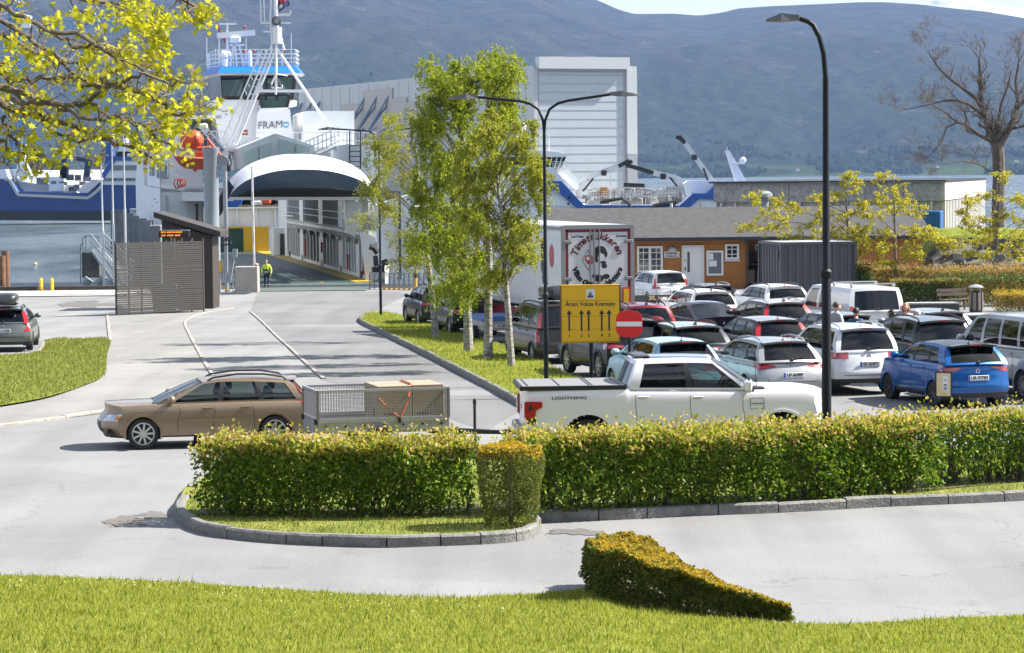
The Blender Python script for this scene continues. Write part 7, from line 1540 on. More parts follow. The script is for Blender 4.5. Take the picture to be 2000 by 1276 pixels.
for s in (1, -1):
 q = MB(); t0 = SP['xr'](1.0, W2 * .96)
 q.slab([(.07, s * (W2 + .004), 1.17), (.38, s * (W2 + .004), 1.16), (.39, s * (W2 + .004), 1.06), (.27, s * (W2 + .004), 1.0), (.25, s * (W2 + .004), .84), (.11, s * (W2 + .004), .84)][::s], (0, -s * .06, 0)); q.box((.075, s * (W2 - .1), .98), (.06, .2, .36), ch=.01); tl_ = q.build('tail_lamp', M_TAIL, PK)
 q = MB(); q.slab([(.13, s * (W2 + .008), 1.1), (.2, s * (W2 + .008), 1.1), (.2, s * (W2 + .008), 1.0), (.13, s * (W2 + .008), .98)][::s], (0, -s * .01, 0)); q.box((.18, s * (W2 + .003), .79), (.17, .02, .1)); q.build('lamp_black', M_TRIM, tl_)
 q = MB(); q.box((4.28, s * (W2 + .17), 1.42), (.16, .24, .25), ch=.05); q.bar((4.2, s * (W2 - .08), 1.36), (4.26, s * (W2 + .1), 1.4), .07); mr = q.build('mirror', SP['pm'], PK, True)
 q = MB(); q.box((4.35, s * (W2 + .17), 1.37), (.05, .2, .12), ch=.02); q.bar((4.34, s * (W2 - .04), 1.33), (4.34, s * (W2 - .04), 1.5), .14, .03); q.build('mirror_foot', M_TRIM, mr)
q = MB(); put_text(q, 'LIGHTNING', .078, SP['sidept'](.83 / 5.9, .78, -1) + Vector((0, -.014, .03)), (1, 0, 0), (0, 0, 1), squash=1.6, bold=.001); q.build('side_lettering', M_TRIM, PK)
q = MB(); c = SP['sidept'](4.72 / 5.9, .72, -1); frame_pts = [(c.x - .13, c.z - .1), (c.x + .13, c.z - .1), (c.x + .13, c.z + .1), (c.x - .13, c.z + .1)]
for a, e in zip(frame_pts, frame_pts[1:] + frame_pts[:1]): q.bar((a[0], c.y - .006, a[1]), (e[0], c.y - .006, e[1]), .008, .01)
q.bar((c.x - .11, c.y - .012, c.z), (c.x + .11, c.y - .012, c.z), .02, .012); q.build('charge_flap', mat('flap_line', (.12, .12, .13), .6), PK)
q = MB(); q.tube([(4.5, -.75, 1.33), (4.45, -.8, 2.05)], [.008, .004], 5); q.box((4.5, -.7, 1.34), (.3, .3, .05), ch=.02); q.build('antenna', M_TRIM, PK)
q = MB(); q.box((2.34, 0, 1.955), (.3, 1.1, .05), ch=.02); q.build('high_brake_lamp', mat('pickup_roof_trim', (.05, .05, .055), .4), PK)
q = MB(); q.box((.02, 0, .6), (.16, 1.8, .16), ch=.04); q.tube([(-.28, 0, .5), (.2, 0, .5)], .04, 8); q.build('rear_bumper', mat('bumper_grey', (.2, .21, .22), .4, .5), PK)
# ---- caged trailer behind the pickup
TA = R(15); tf = Vector((math.cos(TA), math.sin(TA), 0)); nr = gnd(622, 905); TRL = thing('box_trailer', 'galvanised trailer with mesh sides hitched to the white pickup', 'trailer', (nr.x, nr.y, 0), TA)
TL, TWd = 2.55, 1.42
q = MB(); q.box((TL / 2, TWd / 2, .56), (TL, TWd, .05)); 
for y in (0, TWd): q.box((TL / 2, y, .68), (TL, .035, .22))
for x in (0, TL): q.box((x, TWd / 2, .68), (.035, TWd - .04, .22))
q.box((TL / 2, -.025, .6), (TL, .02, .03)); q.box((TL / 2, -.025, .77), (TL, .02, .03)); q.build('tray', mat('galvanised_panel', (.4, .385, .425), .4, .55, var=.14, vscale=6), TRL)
q = MB()
def mesh_side(a, b_, n, m_):
 a, b_ = Vector(a), Vector(b_)
 for z in (.82, 1.36): q.bar(a + Vector((0, 0, z)), b_ + Vector((0, 0, z)), .045)
 for e in (a, b_): q.bar(e + Vector((0, 0, .8)), e + Vector((0, 0, 1.36)), .05)
 for k in range(1, n): u = a.lerp(b_, k / n); q.bar(u + Vector((0, 0, .82)), u + Vector((0, 0, 1.36)), .009)
 for k in range(1, m_): z = lerp(.82, 1.36, k / m_); q.bar(a + Vector((0, 0, z)), b_ + Vector((0, 0, z)), .009)
mesh_side((0, 0, 0), (TL, 0, 0), 48, 11); mesh_side((0, TWd, 0), (TL, TWd, 0), 48, 11); mesh_side((0, 0, 0), (0, TWd, 0), 27, 11); mesh_side((TL, 0, 0), (TL, TWd, 0), 27, 11)
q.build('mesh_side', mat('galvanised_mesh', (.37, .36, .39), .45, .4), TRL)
q = MB()
for x in np.linspace(.15, TL - .15, 7): q.lathe([(0, -.03), (.022, -.03), (.022, 0)], 8, (x, -.035, .69), 'y')
q.box((-.03, .06, .78), (.06, .08, .1)); q.box((-.03, TWd - .06, .78), (.06, .08, .1)); q.build('bolt', M_TRIM, TRL)
for s, y in ((1, -.12), (-1, TWd + .12)):
 q = MB(); q.lathe([(.2, -.08), (.28, -.09), (.3, -.06), (.3, .06), (.28, .09), (.2, .08)], 22, (0, 0, 0), 'y'); w_ = q.build('wheel', M_TYRE, TRL, True); w_.location = (TL * .46, y, .3)
 q = MB(); q.lathe([(0, -.04 * s), (.2, -.06 * s), (.2, .02)], 16, (0, 0, 0), 'y'); q.build('rim', M_RIM, w_, True)
 q = MB(); q.lathe([(.36, -.11), (.36, .11)], 16, (TL * .46, y, .3), 'y', a0=0, a1=math.pi); q.build('mudguard', BLACK, TRL, True)
q = MB(); hitch = (Matrix.Rotation(-TA, 3, 'Z') @ ((PK.location + f * -.2 + Vector((0, 0, .5))) - TRL.location)); q.bar((TL - .3, TWd / 2 - .35, .5), hitch, .07); q.bar((TL - .3, TWd / 2 + .35, .5), hitch, .07); q.box(hitch, (.25, .12, .12), ch=.03); q.tube([(TL + .75, TWd / 2 + .2, .2), (TL + .75, TWd / 2 + .2, 1.0)], .03, 8); q.box((TL + .75, TWd / 2 + .2, 1.0), (.07, .07, .12), ch=.02); q.lathe([(0, -.04), (.11, -.04), (.11, .04), (0, .04)], 14, (TL + .75, TWd / 2 + .2, .11), 'y'); q.build('drawbar', DARKMETAL, TRL)
CARD = mat('cardboard', (.33, .25, .175), .85, var=.08, vscale=4); M_ = Matrix.Translation(TRL.location) @ Matrix.Rotation(TA, 4, 'Z')
for i, (x0, x1, y0, y1, h, lb) in enumerate(((1.18, 1.86, .1, 1.3, .83, 'large cardboard box on the trailer, strapped at its front corner'), (1.87, 2.48, .1, 1.25, .84, 'cardboard box on the trailer, nearest its drawbar end'))):
 c = M_ @ Vector(((x0 + x1) / 2, (y0 + y1) / 2, .59)); t_ = thing('cardboard_box', lb, 'box', c, TA, 'boxes on the trailer'); q = MB(); q.box((0, 0, h / 2), (x1 - x0, y1 - y0, h), ch=.008); q.build('carton', CARD, t_)
 q = MB(); q.box((0, 0, h + .002), (x1 - x0 - .06, .06, .004)); q.build('tape', mat('packing_tape', (.5, .38, .24), .4), t_)
 q = MB(); q.box((-(x1 - x0) / 2 - .002, -.3, h * .35), (.003, .16, .2)); q.box((-.1, -(y1 - y0) / 2 - .002, h * .3), (.2, .003, .14)); q.build('print', mat('carton_print', (.2, .13, .08), .9), t_)
st_ = thing('strap', 'orange-red lashing strap over the boxes on the trailer', 'strap', M_ @ Vector((1.6, 0, .8)), TA)
q = MB(); q.tube([(0, -.03, .02), (.16, .0, .35), (.26, .2, .65), (.3, 1.2, .65)], .014, 5); q.tube([(0, -.03, .02), (-.2, .02, .16), (-.4, .1, .4)], .014, 5); q.build('webbing', mat('strap_orange', (.6, .12, .05), .7), st_); q = MB(); q.box((-.02, -.04, -.02), (.06, .05, .12), ch=.01); q.build('ratchet', M_TRIM, st_)
# ---- small trailer with the blue cover
p = gnd(932, 669); ST = thing('small_trailer', 'small grey trailer under a blue tarpaulin among the left lane cars', 'trailer', tuple(p), R(90 + 13))
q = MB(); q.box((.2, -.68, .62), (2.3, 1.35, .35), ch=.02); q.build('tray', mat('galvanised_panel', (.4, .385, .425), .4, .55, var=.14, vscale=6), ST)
q = MB(); q.hexa([(-1, -1.4, .78), (1.4, -1.4, .78), (1.4, .04, .78), (-1, .04, .78), (-.95, -1.3, .95), (1.35, -1.3, .95), (1.35, -.06, .95), (-.95, -.06, .95)]); q.build('tarpaulin', mat('tarp_blue', (.03, .12, .32), .6, var=.15, vscale=4), ST)
for y in (.06, -1.42):
 q = MB(); q.lathe([(.18, -.08), (.3, -.08), (.3, .08), (.18, .08)], 20, (0, 0, 0), 'y'); w_ = q.build('wheel', M_TYRE, ST, True); w_.location = (.1, y, .3); q = MB(); q.lathe([(0, .05), (.18, .06), (.18, -.04)], 14, (0, 0, 0), 'y'); q.build('rim', M_RIM, w_)
q = MB(); q.bar((1.3, -.68, .5), (2.6, -.68, .5), .08); q.build('drawbar', DARKMETAL, ST)
q = MB(); q.box((-.99, -.68, .62), (.02, .52, .115)); pl = q.build('number_plate', M_PLATE, ST); q = MB(); put_text(q, 'SV 3007', .105, (-1.003, -.68, .62), (0, -1, 0), (0, 0, 1), bold=.004); q.build('lettering', M_TRIM, pl)
q = MB(); q.box((-.99, -.12, .58), (.03, .18, .12)); q.box((-.99, -1.24, .58), (.03, .18, .12)); q.build('tail_lamp', M_TAIL, ST)
# ---- semi-trailer and its tractor
TKA = R(90 + 15); rlp = at(1097, 560, 91.5); TK = thing('truck', 'white articulated lorry with a bearded figure drawn on its rear doors', 'truck', (rlp.x, rlp.y, g(rlp.x, 91.5)), TKA)
TKL, TKW, TKH = 13.6, 2.55, at(1097, 441, 91.5).z - TK.location.z   # local x forward, y left; rear-left corner at (0, 0)
MTW = mat('truck_white', (.66, .67, .68), .3, coat=.5); MDR = mat('truck_dark_red', (.2, .012, .02), .4); MTG = mat('truck_grey', (.25, .25, .26), .5)
q = MB(); q.box((TKL / 2, -TKW / 2, (TKH + 1.15) / 2), (TKL, TKW, TKH - 1.15), ch=.04); q.build('box_body', MTW, TK)
q = MB()
for y in (-.06, -TKW + .06): q.box((-.02, y, (TKH + 1.05) / 2), (.1, .14, TKH - 1.05))
q.box((-.02, -TKW / 2, TKH - .06), (.1, TKW - .24, .14)); q.box((-.02, -TKW / 2, 1.12), (.1, TKW - .24, .16)); q.box((TKL / 2, .0, TKH - .1), (TKL - .2, .05, .12)); q.build('rear_frame', MTG, TK)
q = MB()
for y in (-.17, -TKW + .17): q.box((-.035, y, (TKH + 1) / 2), (.05, .1, TKH - 1.3))
q.box((-.035, -TKW / 2, TKH - .19), (.05, TKW - .24, .09)); q.build('door_seal', MDR, TK)
q = MB(); q.box((-.03, -TKW / 2, (TKH + .97) / 2), (.05, TKW - .46, TKH - 1.37)); dr = q.build('rear_door', mat('truck_door_white', (.6, .61, .63), .35), TK)
q = MB()
for y in (-1.0, -1.14, -1.32): q.tube([(-.075, y, 1.15), (-.075, y, TKH - .12)], .022, 6)
q.box((-.07, -TKW / 2 + .1, TKH - .35), (.04, .2, .18)); q.box((-.07, -1.95, 1.75), (.03, .12, .6)); 
for y in (-.2, -TKW + .2):
 for z in (TKH - .55, 2.25, 1.3): q.box((-.07, y, z), (.05, .3, .12), ch=.02)
q.build('lock_rod', mat('lock_steel', (.28, .29, .3), .4, .5), dr)
def arc_text(mb_, s, cy_, cz, rad, a0, a1, size, up=True, bold=.02):
 n = len(s)
 for k, ch_ in enumerate(s):
  if ch_ == ' ': continue
  a = lerp(a0, a1, k / (n - 1)); c = Vector((-.062, cy_ - rad * math.sin(a), cz + rad * math.cos(a)))
  tx = Vector((0, -math.cos(a), -math.sin(a))); 
  if not up: tx = -tx
  ty = Vector((0, -math.sin(a), math.cos(a))); ty = ty if up else -ty
  put_text(mb_, ch_, size, c, tx, ty, bold=bold, shear=.15)
cyT, czT = -1.25, TKH - 1.22
q = MB(); arc_text(q, 'Timetrekkeren', cyT, czT, .84, R(-70), R(68), .34, bold=.012); q.build('door_title', mat('title_maroon', (.12, .012, .02), .5), dr)
q = MB(); arc_text(q, 'When Quality Matters', cyT, czT, .84, R(-112), R(-250), .25, up=False); 
q.build('door_slogan', M_TRIM, dr)
q = MB(); put_text(q, 'LeciTrailer', .1, (-.062, -.55, TKH - .38), (0, -1, 0), (0, 0, 1), bold=.006); put_text(q, 'Evolution', .1, (-.062, -2.1, TKH - .38), (0, -1, 0), (0, 0, 1), bold=.006); q.build('maker_lettering', mat('maker_navy', (.02, .05, .12), .5), dr)
# portrait: dark beret, hair, face line, beard
def disc(mb_, y, z, ry, rz_, off, n=18, a0=0, a1=2 * math.pi): 
 vs = [(-.062 - off, y - ry * math.cos(lerp(a0, a1, k / n)), z + rz_ * math.sin(lerp(a0, a1, k / n))) for k in range(n + 1)]; mb_.add([(-.062 - off, y, z)] + vs, [(0, k + 1, k + 2) for k in range(n)])
q = MB(); disc(q, cyT - .1, czT + .3, .23, .22, 0, a0=0, a1=math.pi); disc(q, cyT + .03, czT + .16, .1, .2, 0); disc(q, cyT - .24, czT + .24, .12, .14, .001); disc(q, cyT - .24, czT - .16, .1, .09, 0); disc(q, cyT - .2, czT - .04, .11, .045, .004); disc(q, cyT - .05, czT - .58, .16, .13, 0); disc(q, cyT - .3, czT - .52, .13, .09, 0); disc(q, cyT + .12, czT - .5, .07, .07, 0); q.build('figure_drawing', M_TRIM, dr)
q = MB(); disc(q, cyT - .14, czT + .1, .13, .16, .002); disc(q, cyT - .28, czT + .06, .07, .05, .002); disc(q, cyT - .12, czT - .33, .2, .2, -.001); q.build('figure_face', mat('truck_door_white', (.6, .61, .63), .35), dr)
q = MB(); kite = [(0, .34), (.2, 0), (0, -.36), (-.2, 0)]
for a, e in zip(kite, kite[1:] + kite[:1]): q.bar((-.062, cyT + .33 - a[0], czT + .05 + a[1]), (-.062, cyT + .33 - e[0], czT + .05 + e[1]), .012, .012)
ol = q.build('kite_outline', M_TRIM, dr)
q = MB(); disc(q, cyT + .31, czT + .09, .14, .13, 0); q.box((-.062, cyT + .27, czT - .04), (.004, .2, .1)); q.build('kite_mark', mat('mark_red', (.5, .05, .05), .5), ol); q = MB(); disc(q, cyT + .33, czT + .1, .07, .06, .003); q.build('kite_eye', MTW, ol)
q = MB(); q.box((-.08, -.32, 1.48), (.02, .46, .3)); q.box((-.08, -TKW + .3, 1.62), (.02, .3, .62)); rf = q.build('marker_board', mat('marker_red', (.6, .04, .02), .5), TK)
q = MB(); q.box((-.092, -.32, 1.48), (.008, .36, .2)); q.box((-.092, -TKW + .3, 1.62), (.008, .18, .52)); q.build('marker_yellow', mat('marker_yellow', (.75, .42, .01), .5), rf)
q = MB(); put_text(q, 'When Quality Matters', .5, (7.2, .012, 2.7), (-1, 0, 0), (0, 0, 1)); put_text(q, 'L', .9, (1.6, .012, 1.75), (-1, 0, 0), (0, 0, 1)); q.build('side_slogan', mat('side_grey', (.12, .12, .13), .5), TK)
q = MB(); put_text(q, 'Timetrekkeren', 1.15, (7.0, .012, 3.3), (-1, 0, 0), (0, 0, 1), bold=.03); q.build('side_title', mat('title_maroon', (.12, .012, .02), .5), TK)
q = MB()
for (x, z, rx, rz_) in ((2.2, 3.35, .35, .22), (2.35, 3.1, .2, .35), (2.3, 2.65, .25, .3), (2.2, 2.2, .22, .2)): vs = [(x + rx * math.cos(t_), .012, z + rz_ * math.sin(t_)) for t_ in np.linspace(0, 2 * math.pi, 16)[:-1]]; q.add(vs, [tuple(range(15))])
q.build('side_drawing', M_TRIM, TK)
q = MB(); vs = [(1.2 + .28 * math.cos(t_), .012, 3.0 + .4 * math.sin(t_)) for t_ in np.linspace(0, 2 * math.pi, 14)[:-1]]; q.add(vs, [tuple(range(13))]); q.build('side_mark', mat('mark_red', (.5, .05, .05), .5), TK)
q = MB(); q.box((TKL / 2, -TKW / 2, 1.05), (TKL - .1, 1.0, .24)); q.build('chassis', M_TRIM, TK)
q = MB(); q.box((7.4, -.08, .72), (4.6, .06, .62)); q.box((7.4, -TKW + .08, .72), (4.6, .06, .62)); q.build('side_skirt', MDR, TK)
for x in (1.9, 3.2, 4.5):
 for y in (-.2, -TKW + .2): q = MB(); q.lathe([(.28, -.17), (.5, -.18), (.52, 0), (.5, .18), (.28, .17)], 24, (0, 0, 0), 'y'); w_ = q.build('wheel', M_TYRE, TK, True); w_.location = (x, y, .52); q = MB(); q.lathe([(0, .1), (.28, .14), (.28, -.1)], 16, (0, 0, 0), 'y'); q.build('rim', M_RIM, w_)
q = MB(); q.box((-.02, -TKW / 2, .6), (.1, TKW - .1, .16)); q.build('underrun_bar', MTG, TK)
q = MB(); q.box((-.06, -.3, .78), (.06, .4, .14)); q.box((-.06, -TKW + .3, .78), (.06, .4, .14)); q.build('tail_lamp', M_TAIL, TK)
q = MB(); q.box((15.4, -TKW / 2, 2.3), (2.2, 2.5, 2.9), ch=.15); q.box((14.6, -TKW / 2, 1.0), (3.4, 2.3, .5), ch=.05); q.hexa([(14.4, -2.4, 3.7), (16.3, -2.4, 3.7), (16.3, -.15, 3.7), (14.4, -.15, 3.7), (14.4, -2.3, 4.1), (15.2, -2.2, 4.0), (15.2, -.35, 4.0), (14.4, -.25, 4.1)]); cab_ = q.build('cab', MDR, TK, True, 30)
q = MB(); q.box((16.5, -TKW / 2, 2.75), (.04, 2.1, .9)); q.box((15.75, -.02, 2.7), (.9, .02, .75)); q.build('cab_window', M_GLD, cab_)
for x in (12.6, 15.8):
 for y in (-.25, -TKW + .25): q = MB(); q.lathe([(.28, -.17), (.5, -.18), (.52, 0), (.5, .18), (.28, .17)], 24, (0, 0, 0), 'y'); w_ = q.build('wheel', M_TYRE, TK, True); w_.location = (x, y, .52); q = MB(); q.lathe([(0, .1), (.28, .14), (.28, -.1)], 16, (0, 0, 0), 'y'); q.build('rim', M_RIM, w_)
# low trailer board in front of the white SUV
p = under(1268, 566, 1.1); LB = thing('flat_trailer', 'low trailer with gold lettered board in front of the white SUV', 'trailer', tuple(p), H15)
q = MB(); q.box((.9, 0, .62), (2.0, 1.9, .1)); q.box((-.1, 0, .72), (.06, 1.9, .3)); q.build('bed', mat('trailer_dark', (.05, .05, .05), .5), LB)
q = MB(); 
for z in (.95, 1.12): q.bar((-.1, -.95, z), (-.1, .95, z), .03); q.bar((-.1, .95, z), (1.8, .95, z), .03)
for y in (-.95, -.3, .3, .95): q.bar((-.1, y, .7), (-.1, y, 1.12), .03)
q.build('railing', STEEL, LB)
q = MB(); put_text(q, 'XL', .26, (-.135, -.1, .73), (0, -1, 0), (0, 0, 1), bold=.015); put_text(q, 'ROALD', .14, (-.135, -.6, .73), (0, -1, 0), (0, 0, 1), bold=.008); q.build('lettering', mat('gold_letters', (.6, .45, .2), .5), LB)
for y in (-.8, .8): q = MB(); q.lathe([(.18, -.09), (.3, -.09), (.3, .09), (.18, .09)], 18, (0, 0, 0), 'y'); w_ = q.build('wheel', M_TYRE, LB, True); w_.location = (.8, y, .3); q = MB(); q.lathe([(0, .05), (.18, .06)], 14, (0, 0, 0), 'y'); q.build('rim', M_RIM, w_)
# ================================================================== STREET FURNITURE, QUAY, PEOPLE
M_POLE = mat('lamp_black', (.009, .012, .016), .5, spec=.25); M_LH = mat('lamp_head_grey', (.13, .135, .14), .5)
def lamp_head(mb_, p, d, ln=.75):
 d = Vector(d).normalized(); s = Vector((-d.y, d.x, 0)); u = Vector((0, 0, 1)); 
 A = p; B = p + d * .3; C = p + d * ln
 mb_.add([A - s * .05 - u * .03, A + s * .05 - u * .03, A + s * .05 + u * .06, A - s * .05 + u * .06, B - s * .15 - u * .05, B + s * .15 - u * .05, B + s * .12 + u * .09, B - s * .12 + u * .09, C - s * .13 - u * .04, C + s * .13 - u * .04, C + s * .11 - u * .005, C - s * .11 - u * .005],
   [(0, 3, 2, 1)] + [(k, (k + 1) % 4, (k + 1) % 4 + 4, k + 4) for k in range(4)] + [(k + 4, (k + 1) % 4 + 4, (k + 1) % 4 + 8, k + 8) for k in range(4)] + [(8, 9, 10, 11)])
 for k in range(5): q = p + d * (.32 + k * (ln - .4) / 5) + u * (.075 - k * .014); mb_.box(q, (.02, .2, .03), math.atan2(d.y, d.x))
def street_lamp(label, base, H, arms, r0=.075, split=.0, zc=2.9, ln=.75):
 root = thing('street_lamp', label, 'street lamp', tuple(base), 0, 'black street lamps'); mb_ = MB()
 hs = H - split; mb_.tube([(0, 0, -.1), (0, 0, zc), (0, 0, zc + .04), (0, 0, hs)], [r0, r0, r0 * .8, r0 * .62], 14); mb_.lathe([(r0, zc - .1), (r0 * 1.25, zc - .06), (r0 * 1.25, zc + .02), (r0 * .8, zc + .06)], 14); mb_.box((0, -r0 * .98, 1.0), (.09, .02, .3)); mb_.build('post', M_POLE, root, True)
 for pts in arms:
  q = MB(); P = [Vector(p) for p in pts]; q.tube(P, r0 * .56, 10); a = q.build('arm', M_POLE, root, True); q = MB(); d = P[-1] - P[-2]; d.z = 0; lamp_head(q, P[-1], d, ln); q.build('lamp_head', M_LH, a)
b0 = gnd(1615, 968); s_ = b0.y / FPX
street_lamp('tall black single-arm street lamp rising from the hedge', b0, 7.95, [[(0, 0, 7.0), (-.03, 0, 7.4), (-.1, .02, 7.68), (-.2, .04, 7.88), (-.3, .06, 7.95), (-.42, .08, 7.99)]], .08, .95, 3.75, .55)
def two(label, x, y, Y0=None, Hj=6.75, sc=1.0, arms=((-1.7, .68), (1.7, .72))):
 b_ = gnd(x, y) if Y0 is None else Vector((at(x, 500, Y0).x, Y0, g(at(x, 500, Y0).x, Y0))); o = []
 for (dx, dz) in arms:
  s = 1 if dx > 0 else -1; o.append([(0, 0, Hj - .35), (s * .03, 0, Hj), (s * .14, .02, Hj + .28), (s * .36, .04, Hj + .43), (s * .62, .06, Hj + .5), (dx, .1, Hj + dz * .9)])
 street_lamp(label, b_, Hj, o, .065, .3, 2.35)
two('black two-armed street lamp beside the yellow lane sign', 1065, 0, 70, 6.85)
two('black two-armed street lamp at the tip of the median', 744, 622, None, 7.85, 1, ((-1.95, .66), (1.9, .7)))
# signs
M_SY = mat('sign_amber', (.76, .42, .005), .45); ys_ = 66; xs_ = at(1153, 600, ys_).x
sg = thing('lane_sign', 'yellow ferry lane sign with black arrows numbered 1 to 5', 'sign', (xs_, ys_, g(xs_, ys_)), R(3))
sw, sh = 1.47, 1.42; zc = at(1151, 613, ys_).z - sg.location.z
q = MB(); q.box((0, 0, zc), (sw, .04, sh), ch=.012); pn = q.build('panel', M_SY, sg)
q = MB(); 
for z in (sh / 2 - .025, -sh / 2 + .025): q.box((0, -.0215, zc + z), (sw - .04, .004, .012))
for x in (sw / 2 - .025, -sw / 2 + .025): q.box((x, -.0215, zc), (.012, .004, sh - .04))
for z in (.32, -.06, -.38): q.box((0, -.0212, zc + z), (sw - .06, .002, .005))
for s in (-1, 1): q.box((s * sw / 2, 0, zc), (.012, .06, sh))
put_text(q, 'Åram Voksa Kvamsøy', .155, (0, -.0225, zc + .235), (1, 0, 0), (0, 0, 1), squash=.88, bold=.003)
for n, x in enumerate((-.52, -.22, -.045, .275, .455)):
 q.box((x, -.0222, zc - .2), (.04, .003, .44)); q.add([(x - .065, -.0235, zc - .01), (x + .065, -.0235, zc - .01), (x, -.0235, zc + .1)], [(0, 1, 2)]); put_text(q, str(n + 1), .11, (x, -.0225, zc - .53), (1, 0, 0), (0, 0, 1), bold=.003)
q.build('lettering', M_TRIM, pn)
q = MB(); q.box((0, -.022, zc + .48), (.21, .006, .24), ch=.002); pp = q.build('pictogram_panel', mat('sign_white', (.66, .67, .68), .5), pn)
q = MB(); q.add([(-.085, -.027, zc + .43), (.085, -.027, zc + .43), (.06, -.027, zc + .39), (-.06, -.027, zc + .39)], [(3, 2, 1, 0)]); q.box((0, -.026, zc + .45), (.12, .003, .02)); q.box((0, -.026, zc + .475), (.07, .003, .02)); q.box((-.03, -.026, zc + .51), (.012, .003, .05)); q.box((.03, -.026, zc + .51), (.012, .003, .05)); q.box((0, -.026, zc + .505), (.025, .003, .025)); q.build('ferry_pictogram', M_TRIM, pp)
q = MB(); q.tube([(.02, .06, -.1), (.02, .06, zc + sh / 2 + .06)], .055, 12); q.build('post', M_POLE, sg, True)
ys_ = 64; xs_ = at(1229, 633, ys_).x; ne = thing('no_entry_sign', 'round-cornered red no-entry sign with a white bar on a black post', 'sign', (xs_, ys_, g(xs_, ys_)), R(-6)); zc = at(1228, 633, ys_).z - ne.location.z
def sq(r_, n=40, e=.62): return [(r_ * math.copysign(abs(math.cos(t_)) ** e, math.cos(t_)), r_ * math.copysign(abs(math.sin(t_)) ** e, math.sin(t_))) for t_ in np.linspace(0, 2 * math.pi, n, endpoint=False)]
q = MB(); q.slab([(x, -.02, zc + z) for x, z in sq(.315)], (0, .03, 0)); pl = q.build('plate', mat('sign_red', (.62, .012, .01), .4), ne)
q = MB(); q.box((0, -.024, zc), (.6, .006, .11)); q.build('bar', mat('sign_bar_white', (.72, .72, .72), .45), pl)
q = MB(); q.tube([(0, .05, -.1), (0, .05, zc + .2)], .04, 12); q.build('post', M_POLE, ne, True)
b0 = gnd(1843, 800); sb = thing('sandwich_sign', 'small framed yellow notice sign on thin legs in front of the blue hatchback', 'sign', tuple(b0), R(-14))
k_ = FPX / b0.y; wS, z0S, z1S = 30 / k_, 25 / k_, 73 / k_
q = MB(); 
for x in (-wS / 2, wS / 2): q.bar((x, 0, 0), (x, 0, z1S), .03)
q.bar((-wS / 2, 0, z0S), (wS / 2, 0, z0S), .03); q.bar((-wS / 2, 0, z1S), (wS / 2, 0, z1S), .03); q.bar((wS / 2, .25, 0), (wS / 2, 0, z1S * .9), .025); q.build('stand', BLACK, sb)
q = MB(); q.box((0, 0, (z0S + z1S) / 2), (wS - .03, .02, z1S - z0S - .03)); pn = q.build('panel', mat('notice_yellow', (.6, .42, .14), .4, c2=(.68, .6, .42), vscale=3), sb)
q = MB(); q.box((.04, -.013, (z0S + z1S) / 2 + .02), (.12, .004, .36)); pp = q.build('paper', mat('paper', (.7, .72, .75), .7), pn)
q = MB(); 
for z in (.1, -.06, -.09, -.12): q.box((.04, -.0165, (z0S + z1S) / 2 + z), (.08, .002, .015))
q.box((.04, -.0165, (z0S + z1S) / 2 - .01), (.07, .002, .03)); q.build('print', M_TRIM, pp)
# slatted screen
a, b_ = gnd(229, 617), gnd(400, 609); SLF = thing('slatted_screen', 'weathered grey slatted wooden screen on the quay', 'fence', tuple(a), math.atan2(b_.y - a.y, b_.x - a.x)); FL_ = (b_ - a).length; FH = at(229, 471, a.y).z - a.z; dzf = b_.z - a.z
for side_, (o, dirv, Ls) in enumerate((((0, 0), (1, 0), FL_), ((FL_, 0), (0, 1), 2.2))):
 q = MB(); n = 34
 for k in range(n):
  z = .12 + k * (FH - .15) / n; d_ = Vector((*dirv, 0)); p0 = Vector((*o, z + (dzf if side_ == 1 else 0))); sag = rnd.uniform(-.008, .008)
  q.bar(p0 - Vector((0, 0, sag)), p0 + d_ * Ls + Vector((0, 0, sag + (dzf if side_ == 0 else 0))), .025, .079)
 q.build('slats', WOODG, SLF)
 q = MB(); m_ = 7 if side_ == 0 else 3
 for k in range(m_ + 1): p0 = Vector((*o, dzf * (k / m_) if side_ == 0 else 0)) + Vector((*dirv, 0)) * (Ls * k / m_) + Vector((0 if side_ == 0 else (-.06 if side_ == 1 else .06), .06 if side_ == 0 else 0, 0)); q.bar(p0, p0 + Vector((0, 0, FH)), .06)
 q.build('post', mat('old_post_wood', (.07, .062, .055), .9), SLF)
bx_ = thing('waste_container', 'grey wheeled bin seen between the slats of the screen', 'bin', tuple(a + (b_ - a) * .5 + Vector((0, 1.2, 0)))); q = MB(); q.hexa([(-.5, -.4, .1), (.5, -.4, .1), (.5, .4, .1), (-.5, .4, .1), (-.62, -.5, 1.25), (.62, -.5, 1.25), (.62, .5, 1.25), (-.62, .5, 1.25)]); q.build('body', GREYPAINT, bx_); q = MB(); q.box((0, 0, 1.3), (1.3, 1.05, .1), ch=.03); q.build('lid', mat('bin_lid', (.12, .13, .14), .5), bx_)
